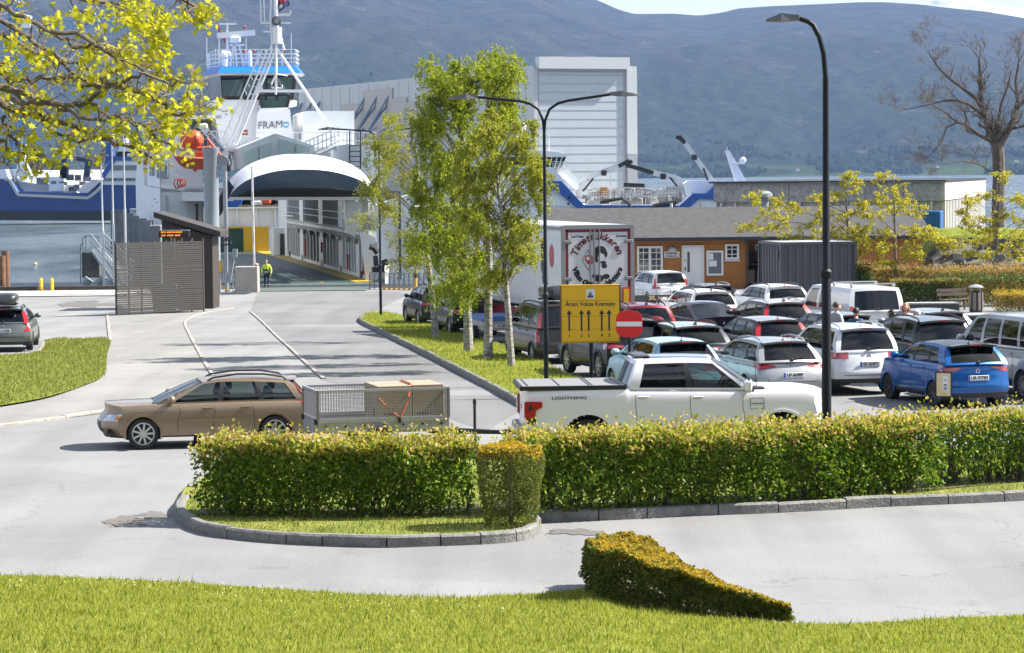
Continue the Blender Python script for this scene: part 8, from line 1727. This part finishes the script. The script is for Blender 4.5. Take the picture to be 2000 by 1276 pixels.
# brown shed with sloping roof
YS = 136; SH_ = thing('quay_shed', 'small dark brown shed with a slanting roof behind the slatted screen', 'shed'); zr = lambda x, y: at(x, y, YS).z
x0, x1 = at(316, 440, YS).x, at(414, 440, YS).x; gz = g(x0, YS) - .1; zt0, zt1 = zr(316, 431), zr(414, 462)
q = MB(); q.hexa([(x0, YS, gz), (x1, YS, gz), (x1, YS + 3, gz), (x0, YS + 3, gz), (x0, YS, zt0), (x1, YS, zt1), (x1, YS + 3, zt1), (x0, YS + 3, zt0)]); q.build('wall', plank('brown_boards', (.045, .032, .026), .16, 'Z', .55), SH_)
q = MB(); A_, B_ = Vector((at(302, 425, YS).x, YS - .4, at(302, 425, YS).z)), Vector((at(432, 463, YS).x, YS - .4, at(432, 463, YS).z)); q.slab([A_, B_, B_ + Vector((0, 0, .28)), A_ + Vector((0, 0, .28))], (0, 4, 0)); q.build('roof', mat('shed_roof', (.04, .032, .03), .7), SH_)
LE = thing('departure_display', 'dark electronic departure display with amber text lines', 'display'); c = at(340, 457, 131); k_ = 131 / FPX
q = MB(); q.box(c, (60 * k_, .18, 13 * k_), ch=.02); cs_ = q.build('case', BLACK, LE); q = MB(); q.box(c + Vector((0, -.02, 6.5 * k_)), (60 * k_, .26, .05)); q.build('hood', GREYPAINT, cs_)
q = MB(); o = c + Vector((-.62, -.095, .075)); put_text(q, '09:35  ARAM KVAMSOY', .1, o, (1, 0, 0), (0, 0, 1), ctr=False); put_text(q, '10:05  VOKSA  ARAM', .1, o - Vector((0, 0, .15)), (1, 0, 0), (0, 0, 1), ctr=False); q.build('amber_text', mat('led_amber', (.8, .25, .02), .5, emit=(1, .3, .03), es=1.2), cs_)
q = MB(); q.bar(c + Vector((0, .05, -.1)), (c.x, c.y + .05, g(c.x, 131)), .08); q.build('post', GREYPAINT, LE)
# grey column with curved arm, thin post
YCo = 164; cb_ = at(416, 580, YCo); GC = thing('ramp_column', 'thick grey steel column with a curved arm beside the ferry ramp', 'column', (cb_.x, YCo, -2.2)); zc = lambda x, y: at(x, y, YCo).z + 2.2
q = MB(); rr_ = 14.5 * YCo / FPX; q.lathe([(0, zc(412, 288)), (rr_ * 1.16, zc(412, 288)), (rr_ * 1.16, zc(412, 294)), (rr_, zc(412, 298)), (rr_, zc(414, 440)), (rr_ * 1.1, zc(414, 446)), (rr_ * 1.1, 0)], 24); q.build('shaft', mat('column_grey', (.22, .25, .28), .45, var=.06, vscale=1.5), GC, True)
q = MB(); dx = lambda x: at(x, 320, YCo).x - cb_.x; q.slab([(dx(426), -.15, zc(426, 303)), (dx(438), -.15, zc(438, 304)), (dx(447), -.15, zc(447, 311)), (dx(450), -.15, zc(450, 322)), (dx(426), -.15, zc(426, 321))][::-1], (0, .3, 0)); q.build('arm', mat('column_grey', (.22, .25, .28), .45, var=.06, vscale=1.5), GC)
YB2 = 162; p0 = at(443, 585, YB2); q = MB(); rr_ = 4.2 * YB2 / FPX; z1 = at(443, 322, YB2).z; q.tube([(p0.x, YB2, -2), (p0.x, YB2, at(443, 470, YB2).z), (p0.x, YB2, at(443, 470, YB2).z + .02), (p0.x, YB2, z1)], [rr_ * .9, rr_ * .9, rr_, rr_], 12); GP = thing('mast_post', 'slim grey steel post with cable loops beside the thick column', 'post'); q.build('post', GREYPAINT, GP, True)
q = MB(); q.tube([at(436, 470, YB2 - .3), at(446, 464, YB2 - .3), at(452, 463, YB2 - .3), at(450, 468, YB2 - .3), at(440, 470, YB2 - .3)], .05, 5); q.tube([at(430, 480, YB2 - .3), at(444, 478, YB2 - .3), at(452, 476, YB2 - .3), at(450, 472, YB2 - .3)], .05, 5); q.tube([at(442, 323, YB2), at(450, 326, YB2), at(452, 318, YB2), at(448, 300, YB2)], .05, 5); q.build('cable', BLACK, GP)
# barrier and block
YBr = 166; BR = thing('barrier', 'raised white and red barrier boom at the ferry ramp', 'barrier'); q = MB(); A_, B_ = at(497, 531, YBr), at(492, 325, YBr); q.bar(A_, B_, .21, .1); bm2 = q.build('boom', WHITE, BR)
q = MB()
for y0, y1 in ((352, 330), (394, 375), (434, 414), (476, 456), (517, 497)): f0, f1 = (531 - y0) / 206, (531 - y1) / 206; q.bar(A_.lerp(B_, f0) + Vector((.01, -.06, 0)), A_.lerp(B_, f1) + Vector((.01, -.06, 0)), .1, .02)
q.build('red_band', mat('band_maroon', (.25, .01, .03), .5), bm2); q = MB(); q.box(A_ + Vector((0, 0, -.1)), (.25, .3, .3), ch=.04); q.build('pivot', DARKMETAL, BR)
q = MB(); c0, c1 = at(459, 571, 165), at(504, 571, 165); zt = at(480, 521, 165).z; q.box(((c0.x + c1.x) / 2, 165.6, (zt + c0.z) / 2 - .1), (c1.x - c0.x, 1.2, zt - c0.z + .2), ch=.04); o = q.build('concrete_block', mat('block_concrete', (.36, .33, .3), .85, var=.15, vscale=1.5), None); tag(o, 'big pale concrete block under the barrier at the ramp', 'block')
PB = thing('pink_buoy', 'small pale pink float resting on the concrete block', 'float'); q = MB(); q.ell(at(501, 518, 165.5), (.13, .13, .13)); q.build('float', mat('float_pink', (.55, .3, .26), .5), PB, True)
# steel ramp gear left of the ramp
RG = thing('ramp_machinery', 'grey steel railings and plates beside the ferry ramp', 'railing'); YG = 160
def gp2(x, y, Y=YG): return at(x, y, Y)
q = MB(); poly(q, [(410, 525), (428, 525), (430, 586), (412, 588)], YG, .3); poly(q, [(420, 572), (492, 571), (492, 572.5), (424, 586)], YG + 1, .2); poly(q, [(454, 487), (463, 487), (462, 503), (452, 503)], YG, .4); poly(q, [(450, 510), (457, 510), (450, 551), (441, 551)], YG, .4); poly(q, [(455, 503), (459, 503), (455, 512), (452, 512)], YG, .3); q.build('plate', mat('column_grey', (.22, .25, .28), .45, var=.06, vscale=1.5), RG)
q = MB()
for pts in (((398, 511), (435, 510), (436, 550)), ((398, 532), (424, 532)), ((427, 572), (427, 535), (455, 534), (455, 570)), ((427, 552), (455, 552)), ((441, 534), (441, 570)), ((448, 534), (448, 570)), ((417, 504), (417, 526)), ((424, 505), (424, 526)), ((430, 510), (430, 548)), ((398, 578), (412, 577))):
 for a, b_ in zip(pts, pts[1:]): q.bar(gp2(*a), gp2(*b_), .055)
q.build('railing', STEEL, RG)
q = MB(); q.bar(gp2(431, 555), gp2(447, 570), .09); q.ell(gp2(430, 522), (.12, .12, .35), 8, 6); q.build('yellow_stay', mat('safety_yellow', (.6, .34, .02), .5), RG)
q = MB(); poly(q, [(420, 475), (424, 475), (424, 492), (420, 492)], YG, .2); q.build('warning_strip', mat('fire_red', (.5, .03, .02), .5), RG)
# link span and its fence
mb = MB(); xa, xb = at(470, 568, 171).x, at(722, 558, 171).x; mb.hexa([(xa, 166, -2.1), (xb, 166, -2.1), (xb + .3, 178, -2.1), (xa - .5, 178, -2.1), (xa, 166, -1.56), (xb, 166, -1.56), (xb + .3, 178, -1.58), (xa - .5, 178, -1.58)]); struct(mb.build('ramp', mat('ramp_green', (.09, .12, .11), .6, var=.2, vscale=1)))
RF = thing('ramp_fence', 'grey mesh fence with yellow feet right of the ferry ramp', 'fence'); YR0, YR1 = 171, 163; fa, fb = at(722, 556, 169), at(838, 548, 166)
q = MB(); N_ = 12; fa.z = fb.z = -1.65
for k in range(N_ + 1):
 p = fa.lerp(fb, k / N_); q.bar(p, p + Vector((0, 0, lerp(1.0, 1.15, k / N_))), .07)
 if k < N_:
  p2 = fa.lerp(fb, (k + 1) / N_)
  for h in (1.05, .15): q.bar(p + Vector((0, 0, h)), p2 + Vector((0, 0, h)), .05)
  for j in range(1, 7): u = p.lerp(p2, j / 7); q.bar(u + Vector((0, 0, .15)), u + Vector((0, 0, 1.05)), .016)
q.build('panel', mat('fence_grey', (.2, .23, .26), .5), RF)
q = MB()
for k in range(3, N_ + 1): p = fa.lerp(fb, k / N_); q.hexa([p + Vector((-.14, -.1, 0)), p + Vector((.14, -.1, 0)), p + Vector((.14, .1, 0)), p + Vector((-.14, .1, 0)), p + Vector((-.05, -.05, .2)), p + Vector((.05, -.05, .2)), p + Vector((.05, .05, .2)), p + Vector((-.05, .05, .2))])
q.build('foot', mat('foot_orange', (.7, .33, .01), .5), RF)
WP = thing('warning_post', 'black and yellow striped warning post beside the ramp fence', 'post', (at(812, 552, 165).x, 165, -1.6)); q = MB(); q.tube([(0, 0, 0), (0, 0, 2.6)], .09, 10); q.lathe([(.2, 0), (.2, .15), (.1, .3)], 12); q.build('post', mat('safety_yellow', (.6, .34, .02), .5), WP, True)
q = MB()
for k in range(3): q.tube([(0, 0, .8 + k * .65), (0, 0, 1.1 + k * .65)], .1, 10)
q.build('black_band', BLACK, WP)
# quay edge, bollards, piles, gangway
mb = MB(); 
for x0, x1 in ((-200, 73), (108, 232)): a, b_ = at(x0, 567, 171.2), at(x1, 565, 171.2); mb.box(((a.x + b_.x) / 2, 171.2, g(a.x, 171) + .16), (b_.x - a.x, .35, .3), ch=.03)
struct(mb.build('quay_edge_beam', mat('tarred_wood', (.07, .055, .045), .85, var=.3, vscale=2)))
mb = MB(); a, b_ = at(-200, 583, 158), at(230, 580, 158); pts_ = [(a.x, 160), (b_.x, 160), (b_.x, 171), (a.x, 171)]; struct(area('quay_apron', pts_, .05, CONC, 3))
for i, x in enumerate((80, 101)):
 p = at(x, 569, 170.6); o = MB(); o.tube([(p.x - .0, 170.6, g(p.x, 170)), (p.x, 170.6, g(p.x, 170) + .72), (p.x, 170.65, g(p.x, 170) + .78), (p.x, 170.9, g(p.x, 170) + .78), (p.x, 170.95, g(p.x, 170) - .6)], .08, 8); q = o.build('ladder_rail', mat('safety_yellow2', (.8, .48, .02), .5), None, True); tag(q, ['yellow hooped quay rail nearest the brown piles', 'yellow hooped quay rail nearer the gangway'][i], 'rail', 'yellow rails on the quay edge')
for i, (x, y) in enumerate(((4, 500), (12, 491))):
 p = at(x, 570, 173 + i); o = MB(); zt = at(x, y, 173).z; o.tube([(p.x, 173 + i, -6), (p.x, 173 + i, zt)], .26, 14); q = o.build('pile', mat('rusty_brown', (.16, .08, .045), .8, var=.4, vscale=4), None, True); tag(q, ['brown mooring pile at the left edge, the shorter one', 'brown mooring pile at the left edge, the taller one behind'][i], 'pile', 'mooring piles')
YGw = 185; GW = thing('gangway', 'grey steel gangway with railings sloping down to the water', 'gangway'); 
def gw(x, y, Y=YGw): return at(x, y, Y)
q = MB(); L0, L1, R0, R1 = gw(178, 487, 188), gw(232, 560, 176), gw(200, 482, 188), gw(262, 545, 176); q.slab([L0, L1, R1, R0], (0, 0, -.25)); q.build('deck', GREYPAINT, GW)
q = MB()
for A_, B_ in ((L0, L1), (R0, R1)):
 for h in (.0, .35, .7, 1.05): q.bar(A_ + Vector((0, 0, h)), B_ + Vector((0, 0, h)), .07 if h in (0, 1.05) else .035)
 for k in range(19): u = A_.lerp(B_, k / 18); q.bar(u, u + Vector((0, 0, 1.05)), .035)
for pts in (((161, 486), (161, 466), (168, 461), (168, 490)), ((168, 461), (192, 462), (192, 483)), ((157, 560), (157, 478), (163, 477))):
 for a, b_ in zip(pts, pts[1:]): q.bar(gw(*a, 188), gw(*b_, 188), .06)
q.build('railing', mat('fence_grey', (.2, .23, .26), .5), GW)
q = MB(); c0, c1 = gw(161, 540, 188), gw(196, 540, 188); q.box(((c0.x + c1.x) / 2, 188.6, (gw(180, 493, 188).z + gw(180, 542, 188).z) / 2), (c1.x - c0.x, 1.6, 1.75), ch=.05); q.box(((c0.x + c1.x) / 2 + .3, 188.6, -4.4), (.9, .8, 2.4)); pb = q.build('pier_block', mat('mossy_concrete', (.1, .1, .09), .9, var=.4, vscale=1.5), GW); q = MB(); q.tube([gw(160, 565, 187.5), gw(175, 545, 187.5)], .35, 10); q.tube([gw(182, 565, 187), gw(205, 540, 187)], .25, 8); q.build('fender', GREYPAINT, GW, True)
for i, (x0, x1, y, Yp) in enumerate(((217, 241, 410, 215), (237, 259, 417, 208), (250, 270, 422, 203), (260, 285, 427, 198), (272, 298, 431, 193), (292, 316, 440, 186))):
 a, b_ = at(x0, y, Yp), at(x1, y, Yp); o = MB(); o.box(((a.x + b_.x) / 2, Yp, (a.z - 7) / 2), (b_.x - a.x, 1.0, a.z + 7), ch=.05); q = o.build('fender_pillar', mat('fender_grey', (.2, .215, .23), .8, var=.2, vscale=.8), None); tag(q, ['grey berthing pillar farthest from the shed, topmost in the row', 'second grey berthing pillar from the far end of the row', 'third grey berthing pillar from the far end of the row', 'third grey berthing pillar from the shed', 'second grey berthing pillar from the shed', 'grey berthing pillar nearest the brown shed'][i], 'pillar', 'berthing pillars in the water')
for i, (x0, y0, x1, y1) in enumerate(((197, 306, 202, 470), (218, 282, 222, 472), (240, 214, 245, 470))):
 p = at(x1, y1, 172); A_ = at(x0, y0, 172); o = thing('quay_mast', ['slim grey lamp mast with a flat head, leftmost of the three', 'slim grey flagpole between the other two masts', 'tallest slim grey flagpole nearest the ferry'][i], 'mast', (p.x, 172, -1.7), 0, 'slim masts on the quay'); A_ = A_ - o.location
 q = MB(); q.tube([(0, 0, 0), Vector(A_) * .45, Vector(A_) * .455, tuple(A_)], [.09, .085, .06, .05], 10); q.build('mast', STEEL, o, True)
 if i == 0: q = MB(); q.box(A_ + Vector((.1, 0, .05)), (.75, .3, .12), ch=.04); q.build('lamp_head', M_LH, o)
fl = MB(); c = seap(69, 518); fl.ell((c.x, c.y, SEA + .1), (.22, .22, .2)); o = fl.build('mooring_buoy', mat('buoy_yellow', (.6, .5, .2), .5), None, True); tag(o, 'tiny yellowish buoy floating off the quay', 'buoy')
# bench, bin, low walls at the right
p = at(1867, 598, 112); p.z = g(p.x, 112); BE = thing('park_bench', 'slatted brown park bench seen from its end beside the litter bin', 'bench', tuple(p), R(28))
k_ = 112 / FPX; q = MB()
for y in (-.18, 0, .18): q.box((0, y, .45), (1.5, .13, .04))
q.build('seat', mat('bench_wood', (.1, .07, .055), .7), BE); q = MB()
for z in (.66, .82): q.box((0, .27 + (z - .6) * .3, z), (1.5, .03, .13))
q.build('backrest', mat('bench_wood', (.1, .07, .055), .7), BE)
for x in (-.6, .6): q = MB(); q.bar((x, -.22, 0), (x, -.22, .44), .05); q.bar((x, .2, 0), (x, .35, .9), .05); q.bar((x, -.22, .42), (x, .24, .42), .05); q.build('leg', BLACK, BE)
p = at(1906, 614, 110); p.z = g(p.x, 110); BI = thing('litter_bin', 'tall dark litter bin with wooden slats and a domed lid', 'bin', tuple(p)); q = MB(); q.lathe([(.24, 0), (.26, .02), (.27, .85), (.25, .86)], 20); q.build('body', DARKMETAL, BI, True)
q = MB()
for a in np.linspace(-2.7, -.4, 4): q.box((.275 * math.cos(a), .275 * math.sin(a), .45), (.02, .13, .7), a)
q.build('slats', mat('bin_slats', (.2, .165, .14), .8), BI); q = MB(); q.lathe([(0, 1.14), (.2, 1.1), (.31, 1.02), (.31, 1.0), (0, 1.0)], 20); 
for a in (.6, 2.2, 3.7, 5.2): q.bar((.26 * math.cos(a), .26 * math.sin(a), .84), (.26 * math.cos(a), .26 * math.sin(a), 1.01), .04)
q.build('lid', GREYPAINT, BI, True)
for i, (x0, x1, y0, y1, Yw, lb) in enumerate(((1772, 1872, 594, 614, 110, 'low dark wall with a pale top behind the white van and people'), (1888, 2080, 617, 640, 103, 'low dark wall with a pale top beside the silver van'))):
 a, b_ = at(x0, y0, Yw), at(x1, y0, Yw); gz = g(a.x, Yw); t_ = thing('low_wall', lb, 'wall', ((a.x + b_.x) / 2, Yw, gz), 0, 'low walls by the shrubs'); hh = a.z - gz; q = MB(); q.box((0, 0, hh / 2), (b_.x - a.x, .5, hh)); q.build('wall', mat('wall_dark', (.06, .06, .06), .8), t_); q = MB(); q.box((0, -.02, hh + .03), (b_.x - a.x + .05, .6, .06)); q.build('coping', mat('coping_pale', (.42, .42, .42), .7), t_)
for i, x in enumerate((1936, 1958)):
 p = at(x, 530, 127.5); p.z = g(p.x, 127.5); o = MB(); o.tube([(p.x, 127.5, p.z - .1), (p.x, 127.5, p.z + 1.1)], .05, 8); q = o.build('tree_stake', WOODG, None, True); tag(q, ['wooden stake left of the staked young tree', 'wooden stake right of the staked young tree'][i], 'stake', 'stakes of the young tree')
# ---- people
SKIN = mat('skin', (.5, .3, .22), .55); 
def skin_obj(nm, joints, edges, m, par, sub=1):
 me = bpy.data.meshes.new(nm); me.from_pydata([j[0] for j in joints], edges, []); o = bpy.data.objects.new(nm, me); COL.objects.link(o)
 sk = o.modifiers.new('skin', 'SKIN'); 
 if not me.skin_vertices: 
  bpy.context.view_layer.objects.active = o
 lay = me.skin_vertices[0] if me.skin_vertices else None
 if lay is None:
  bpy.context.view_layer.objects.active = o; bpy.ops.mesh.customdata_skin_add(); lay = me.skin_vertices[0]
 for i, j in enumerate(joints): r_ = j[1]; lay.data[i].radius = r_ if isinstance(r_, tuple) else (r_, r_)
 lay.data[0].use_root = True; s2 = o.modifiers.new('sub', 'SUBSURF'); s2.levels = sub; s2.render_levels = sub; sk.use_smooth_shade = True
 dg = bpy.context.evaluated_depsgraph_get(); m2 = bpy.data.meshes.new_from_object(o.evaluated_get(dg)); bpy.data.objects.remove(o)
 o2 = bpy.data.objects.new(nm, m2); COL.objects.link(o2); m2.materials.clear(); m2.materials.append(m)
 for p in m2.polygons: p.use_smooth = True; p.material_index = 0
 o2.parent = par; return o2
def person(label, pos, rz, H, top, legs, hair, style='short', hands=((.26, .02, .82), (-.26, .02, .82)), elbows=((.29, -.02, 1.12), (-.29, -.02, 1.12)), vis=None, seated=False, shoe=(.02, .02, .022), yaw=0):
 root = thing('person', label, 'person', tuple(pos), rz); k = H / 1.75; S = lambda p: (p[0] * k, p[1] * k, p[2] * k)
 if seated: legj = [((.1, 0, .92), .09), ((.11, .42, .9), .075), ((.11, .5, .5), .05), ((-.1, 0, .92), .09), ((-.11, .42, .9), .075), ((-.11, .5, .5), .05)]
 else: legj = [((.1, 0, .88), .085), ((.11, .02, .48), .058), ((.12, -.01, .09), .04), ((-.1, 0, .88), .085), ((-.11, .02, .48), .058), ((-.12, -.01, .09), .04)]
 J = [((0, 0, .95), (.14, .1)), ((0, 0, 1.12), (.13, .095)), ((0, -.01, 1.32), (.15, .1)), ((0, 0, 1.46), (.07, .06)), ((0, .01, 1.56), .055)]
 aj = [((.17, -.01, 1.41), .058), (elbows[0], .042), (hands[0], .03), ((-.17, -.01, 1.41), .058), (elbows[1], .042), (hands[1], .03)]
 E = [(0, 1), (1, 2), (2, 3), (3, 4), (0, 5), (5, 6), (6, 7), (0, 8), (8, 9), (9, 10), (2, 11), (11, 12), (12, 13), (2, 14), (14, 15), (15, 16)]
 allj = J + legj + aj; sc = lambda r_: tuple(x * k for x in r_) if isinstance(r_, tuple) else r_ * k
 body = skin_obj('body', [(S(p), sc(r_)) for p, r_ in allj], E, SKIN, root)
 # head joined as one surface into the body mesh
 q = MB(); rows_ = []
 for i in range(11):
  t_ = math.pi * i / 10; row = []
  for j in range(17):
   a = 2 * math.pi * j / 16; x, y, z = .078 * math.sin(t_) * math.cos(a), .098 * math.sin(t_) * math.sin(a), .122 * math.cos(t_)
   if y > .04 and abs(x) < .032 and -.04 < z < .03: y += .024
   if z < -.05: x *= .82; y = y * .9 + .008
   row.append(S((x, .015 + y, 1.655 + z)))
  rows_.append(row)
 q.grid(rows_, flip=True)
 for s in (1, -1):
  q.ell(S((s * .08, .005, 1.65)), (.012, .022, .034), 8, 6)
  h = Vector(hands[0 if s > 0 else 1]); fw_ = (h - Vector(elbows[0 if s > 0 else 1])).normalized()
  q.ell(S(tuple(h + fw_ * .05)), (.03 * k, .022 * k, .05 * k), 8, 6)
  for f_ in range(4): b0_ = h + fw_ * .08 + Vector((s * .0, -.024 + f_ * .016, 0)); q.tube([S(tuple(b0_)), S(tuple(b0_ + fw_ * .04)), S(tuple(b0_ + fw_ * (.07 + .008 * (f_ in (1, 2))) + Vector((-s * .015, 0, 0))))], [.0085, .008, .006], 6)
  q.tube([S(tuple(h + fw_ * .03 + Vector((0, .025, 0)))), S(tuple(h + fw_ * .075 + Vector((-s * .01, .045, 0))))], [.0095, .007], 6)
 hd = q.build('head_tmp', SKIN, None, True, 180)
 bmj = bmesh.new(); bmj.from_mesh(body.data); bmj.from_mesh(hd.data); bmj.to_mesh(body.data); bmj.free(); bpy.data.objects.remove(hd)
 for p in body.data.polygons: p.use_smooth = True
 q = MB()
 for s in (1, -1): q.ell(S((s * .03, .098, 1.665)), (.011, .006, .007), 8, 5)
 q.box(S((0, .104, 1.605)), (.045, .008, .008)); q.build('face_features', mat('eye_dark', (.04, .025, .02), .4), root)
 ex = lambda r_, d: tuple((x + d) * k for x in r_) if isinstance(r_, tuple) else (r_ + d) * k
 Jt = [J[0], J[1], J[2], ((0, -.005, 1.49), (.066, .062))] + [aj[0], aj[1], (tuple(Vector(aj[1][0]).lerp(Vector(aj[2][0]), .88)), .036), aj[3], aj[4], (tuple(Vector(aj[4][0]).lerp(Vector(aj[5][0]), .88)), .036)]
 skin_obj('jacket', [(S(p), ex(r_, .022)) for p, r_ in Jt], [(0, 1), (1, 2), (2, 3), (2, 4), (4, 5), (5, 6), (2, 7), (7, 8), (8, 9)], top[0], root)
 if len(top) > 1: skin_obj('vest', [(S(p), ex(r_, .036)) for p, r_ in [((0, 0, 1.0), (.14, .1)), ((0, 0, 1.12), (.13, .095)), ((0, -.01, 1.27), (.14, .095))]], [(0, 1), (1, 2)], top[1], root)
 Jl = [((0, 0, .95), (.135, .1))] + legj[:3] + legj[3:]
 skin_obj('trousers', [(S(p), ex(r_, .016)) for p, r_ in Jl], [(0, 1), (1, 2), (2, 3), (0, 4), (4, 5), (5, 6)], legs, root)
 if not seated:
  for s in (1, -1): q = MB(); q.ell(S((s * .12, .05, .05)), (.05 * k, .13 * k, .05 * k), 10, 6); q.build('shoe', mat('shoe_dark', shoe, .6), root, True)
 q = MB(); rows_ = []
 for i in range(8):
  t_ = math.pi * .56 * i / 7
  rows_.append([S((  .093 * math.sin(t_) * math.cos(a), -.006 + .112 * math.sin(t_) * math.sin(a) - (.012 * (math.sin(a) > .3)), 1.668 + .125 * math.cos(t_) + (.045 if (math.sin(a) > .35 and t_ > 1.2) else 0))) for a in np.linspace(0, 2 * math.pi, 17)])
 q.grid(rows_, flip=True)
 if style == 'long':
  q.tube([S((0, -.06, 1.68)), S((0, -.085, 1.58)), S((0, -.1, 1.47)), S((0, -.1, 1.38))], [.07 * k, .085 * k, .08 * k, .03 * k], 10)
  for s in (1, -1): q.tube([S((s * .07, .0, 1.7)), S((s * .09, .0, 1.6)), S((s * .085, .01, 1.5))], [.03 * k, .035 * k, .015 * k], 8)
 hm_ = mat('hair_%d' % int(hair[0] * 1000), hair, .6); q.build('hair', hm_, root, True, 180)
 return root
NVY = mat('workwear_navy', (.012, .022, .045), .8); HIV = mat('hi_vis_yellow', (.62, .8, .03), .6)
gp_ = at(521, 566, 171); gp_.z = -1.57
gd = person('guard in a yellow and navy work suit standing on the ferry ramp', gp_, R(180), 1.76, (HIV, NVY), NVY, (.02, .016, .014), hands=((.24, .1, .9), (-.26, .06, .82)), elbows=((.31, -.02, 1.12), (-.3, -.02, 1.12)))
q = MB()
for s in (1, -1): q.tube([(s * .12, -.01, .2), (s * .12, -.01, .26)], .065, 10)
q.build('reflective_band', mat('reflective', (.75, .76, .74), .3), gd)
def stand(x, y, H): p = under(x, y, H); return p
person('young man with short brown hair in a grey sweater among the cars', stand(1634, 592, 1.8), R(-60), 1.8, (mat('sweater_grey', (.33, .35, .38), .85),), NVY, (.06, .035, .022))
person('dark-haired man in a blue jacket seen from behind among the cars', stand(1672, 603, 1.76), R(-25), 1.76, (mat('jacket_blue', (.03, .075, .14), .75),), NVY, (.015, .012, .011))
person('person with long black hair behind the black SUV', stand(1741, 607, 1.66), R(60), 1.66, (mat('jacket_teal', (.03, .16, .14), .75),), NVY, (.01, .009, .009), 'long')
person('woman with wavy blond hair in a pale top by the white van', stand(1769, 594, 1.7), R(165), 1.7, (mat('top_pale', (.5, .5, .5), .8),), NVY, (.34, .15, .07), 'long')
person('white-haired person mostly hidden behind the black SUV roof', stand(1791, 607, 1.64), R(120), 1.64, (mat('coat_grey', (.2, .2, .21), .8),), NVY, (.62, .6, .57))
# driver of the tan estate
M5 = Matrix.Translation(V5.location) @ Matrix.Rotation(V5.rotation_euler.z, 4, 'Z'); dp = M5 @ Vector((2.02, .36, -.5))
person('driver in dark clothes at the wheel of the tan estate car', dp, V5.rotation_euler.z - math.pi / 2, 1.72, (mat('driver_dark', (.03, .03, .035), .8),), NVY, (.02, .015, .012), seated=True, hands=((.15, .42, 1.2), (-.15, .42, 1.2)), elbows=((.25, .16, 1.1), (-.25, .16, 1.1)))
# ================================================================== AIR AND TIDYING
hzm = bpy.data.materials.new('sea_haze'); hzm.use_nodes = True; t = hzm.node_tree; t.nodes.clear()
pv = nd(t, 'ShaderNodeVolumePrincipled'); pv.inputs['Color'].default_value = (.37, .57, 1, 1); pv.inputs['Density'].default_value = 5e-5; pv.inputs['Anisotropy'].default_value = .0
ho = nd(t, 'ShaderNodeOutputMaterial'); t.links.new(pv.outputs[0], ho.inputs['Volume'])
mb = MB(); mb.box((0, 5600, 510), (20000, 13600, 1040)); struct(mb.build('haze', hzm), 'stuff')
bpy.context.view_layer.update()
for o in [x for x in COL.objects if x.parent is None and x.type == 'EMPTY' and x.location.length < 1e-6 and len(x.children)]:
 lo = Vector((1e9,) * 3); hi = Vector((-1e9,) * 3)
 for ch in o.children_recursive:
  if ch.type != 'MESH': continue
  for c in ch.bound_box:
   p = ch.matrix_world @ Vector(c)
   for k in range(3): lo[k] = min(lo[k], p[k]); hi[k] = max(hi[k], p[k])
 if lo.x > hi.x: continue
 c = Vector(((lo.x + hi.x) / 2, (lo.y + hi.y) / 2, lo.z)); o.location = c
 for ch in o.children: ch.location = ch.location - c
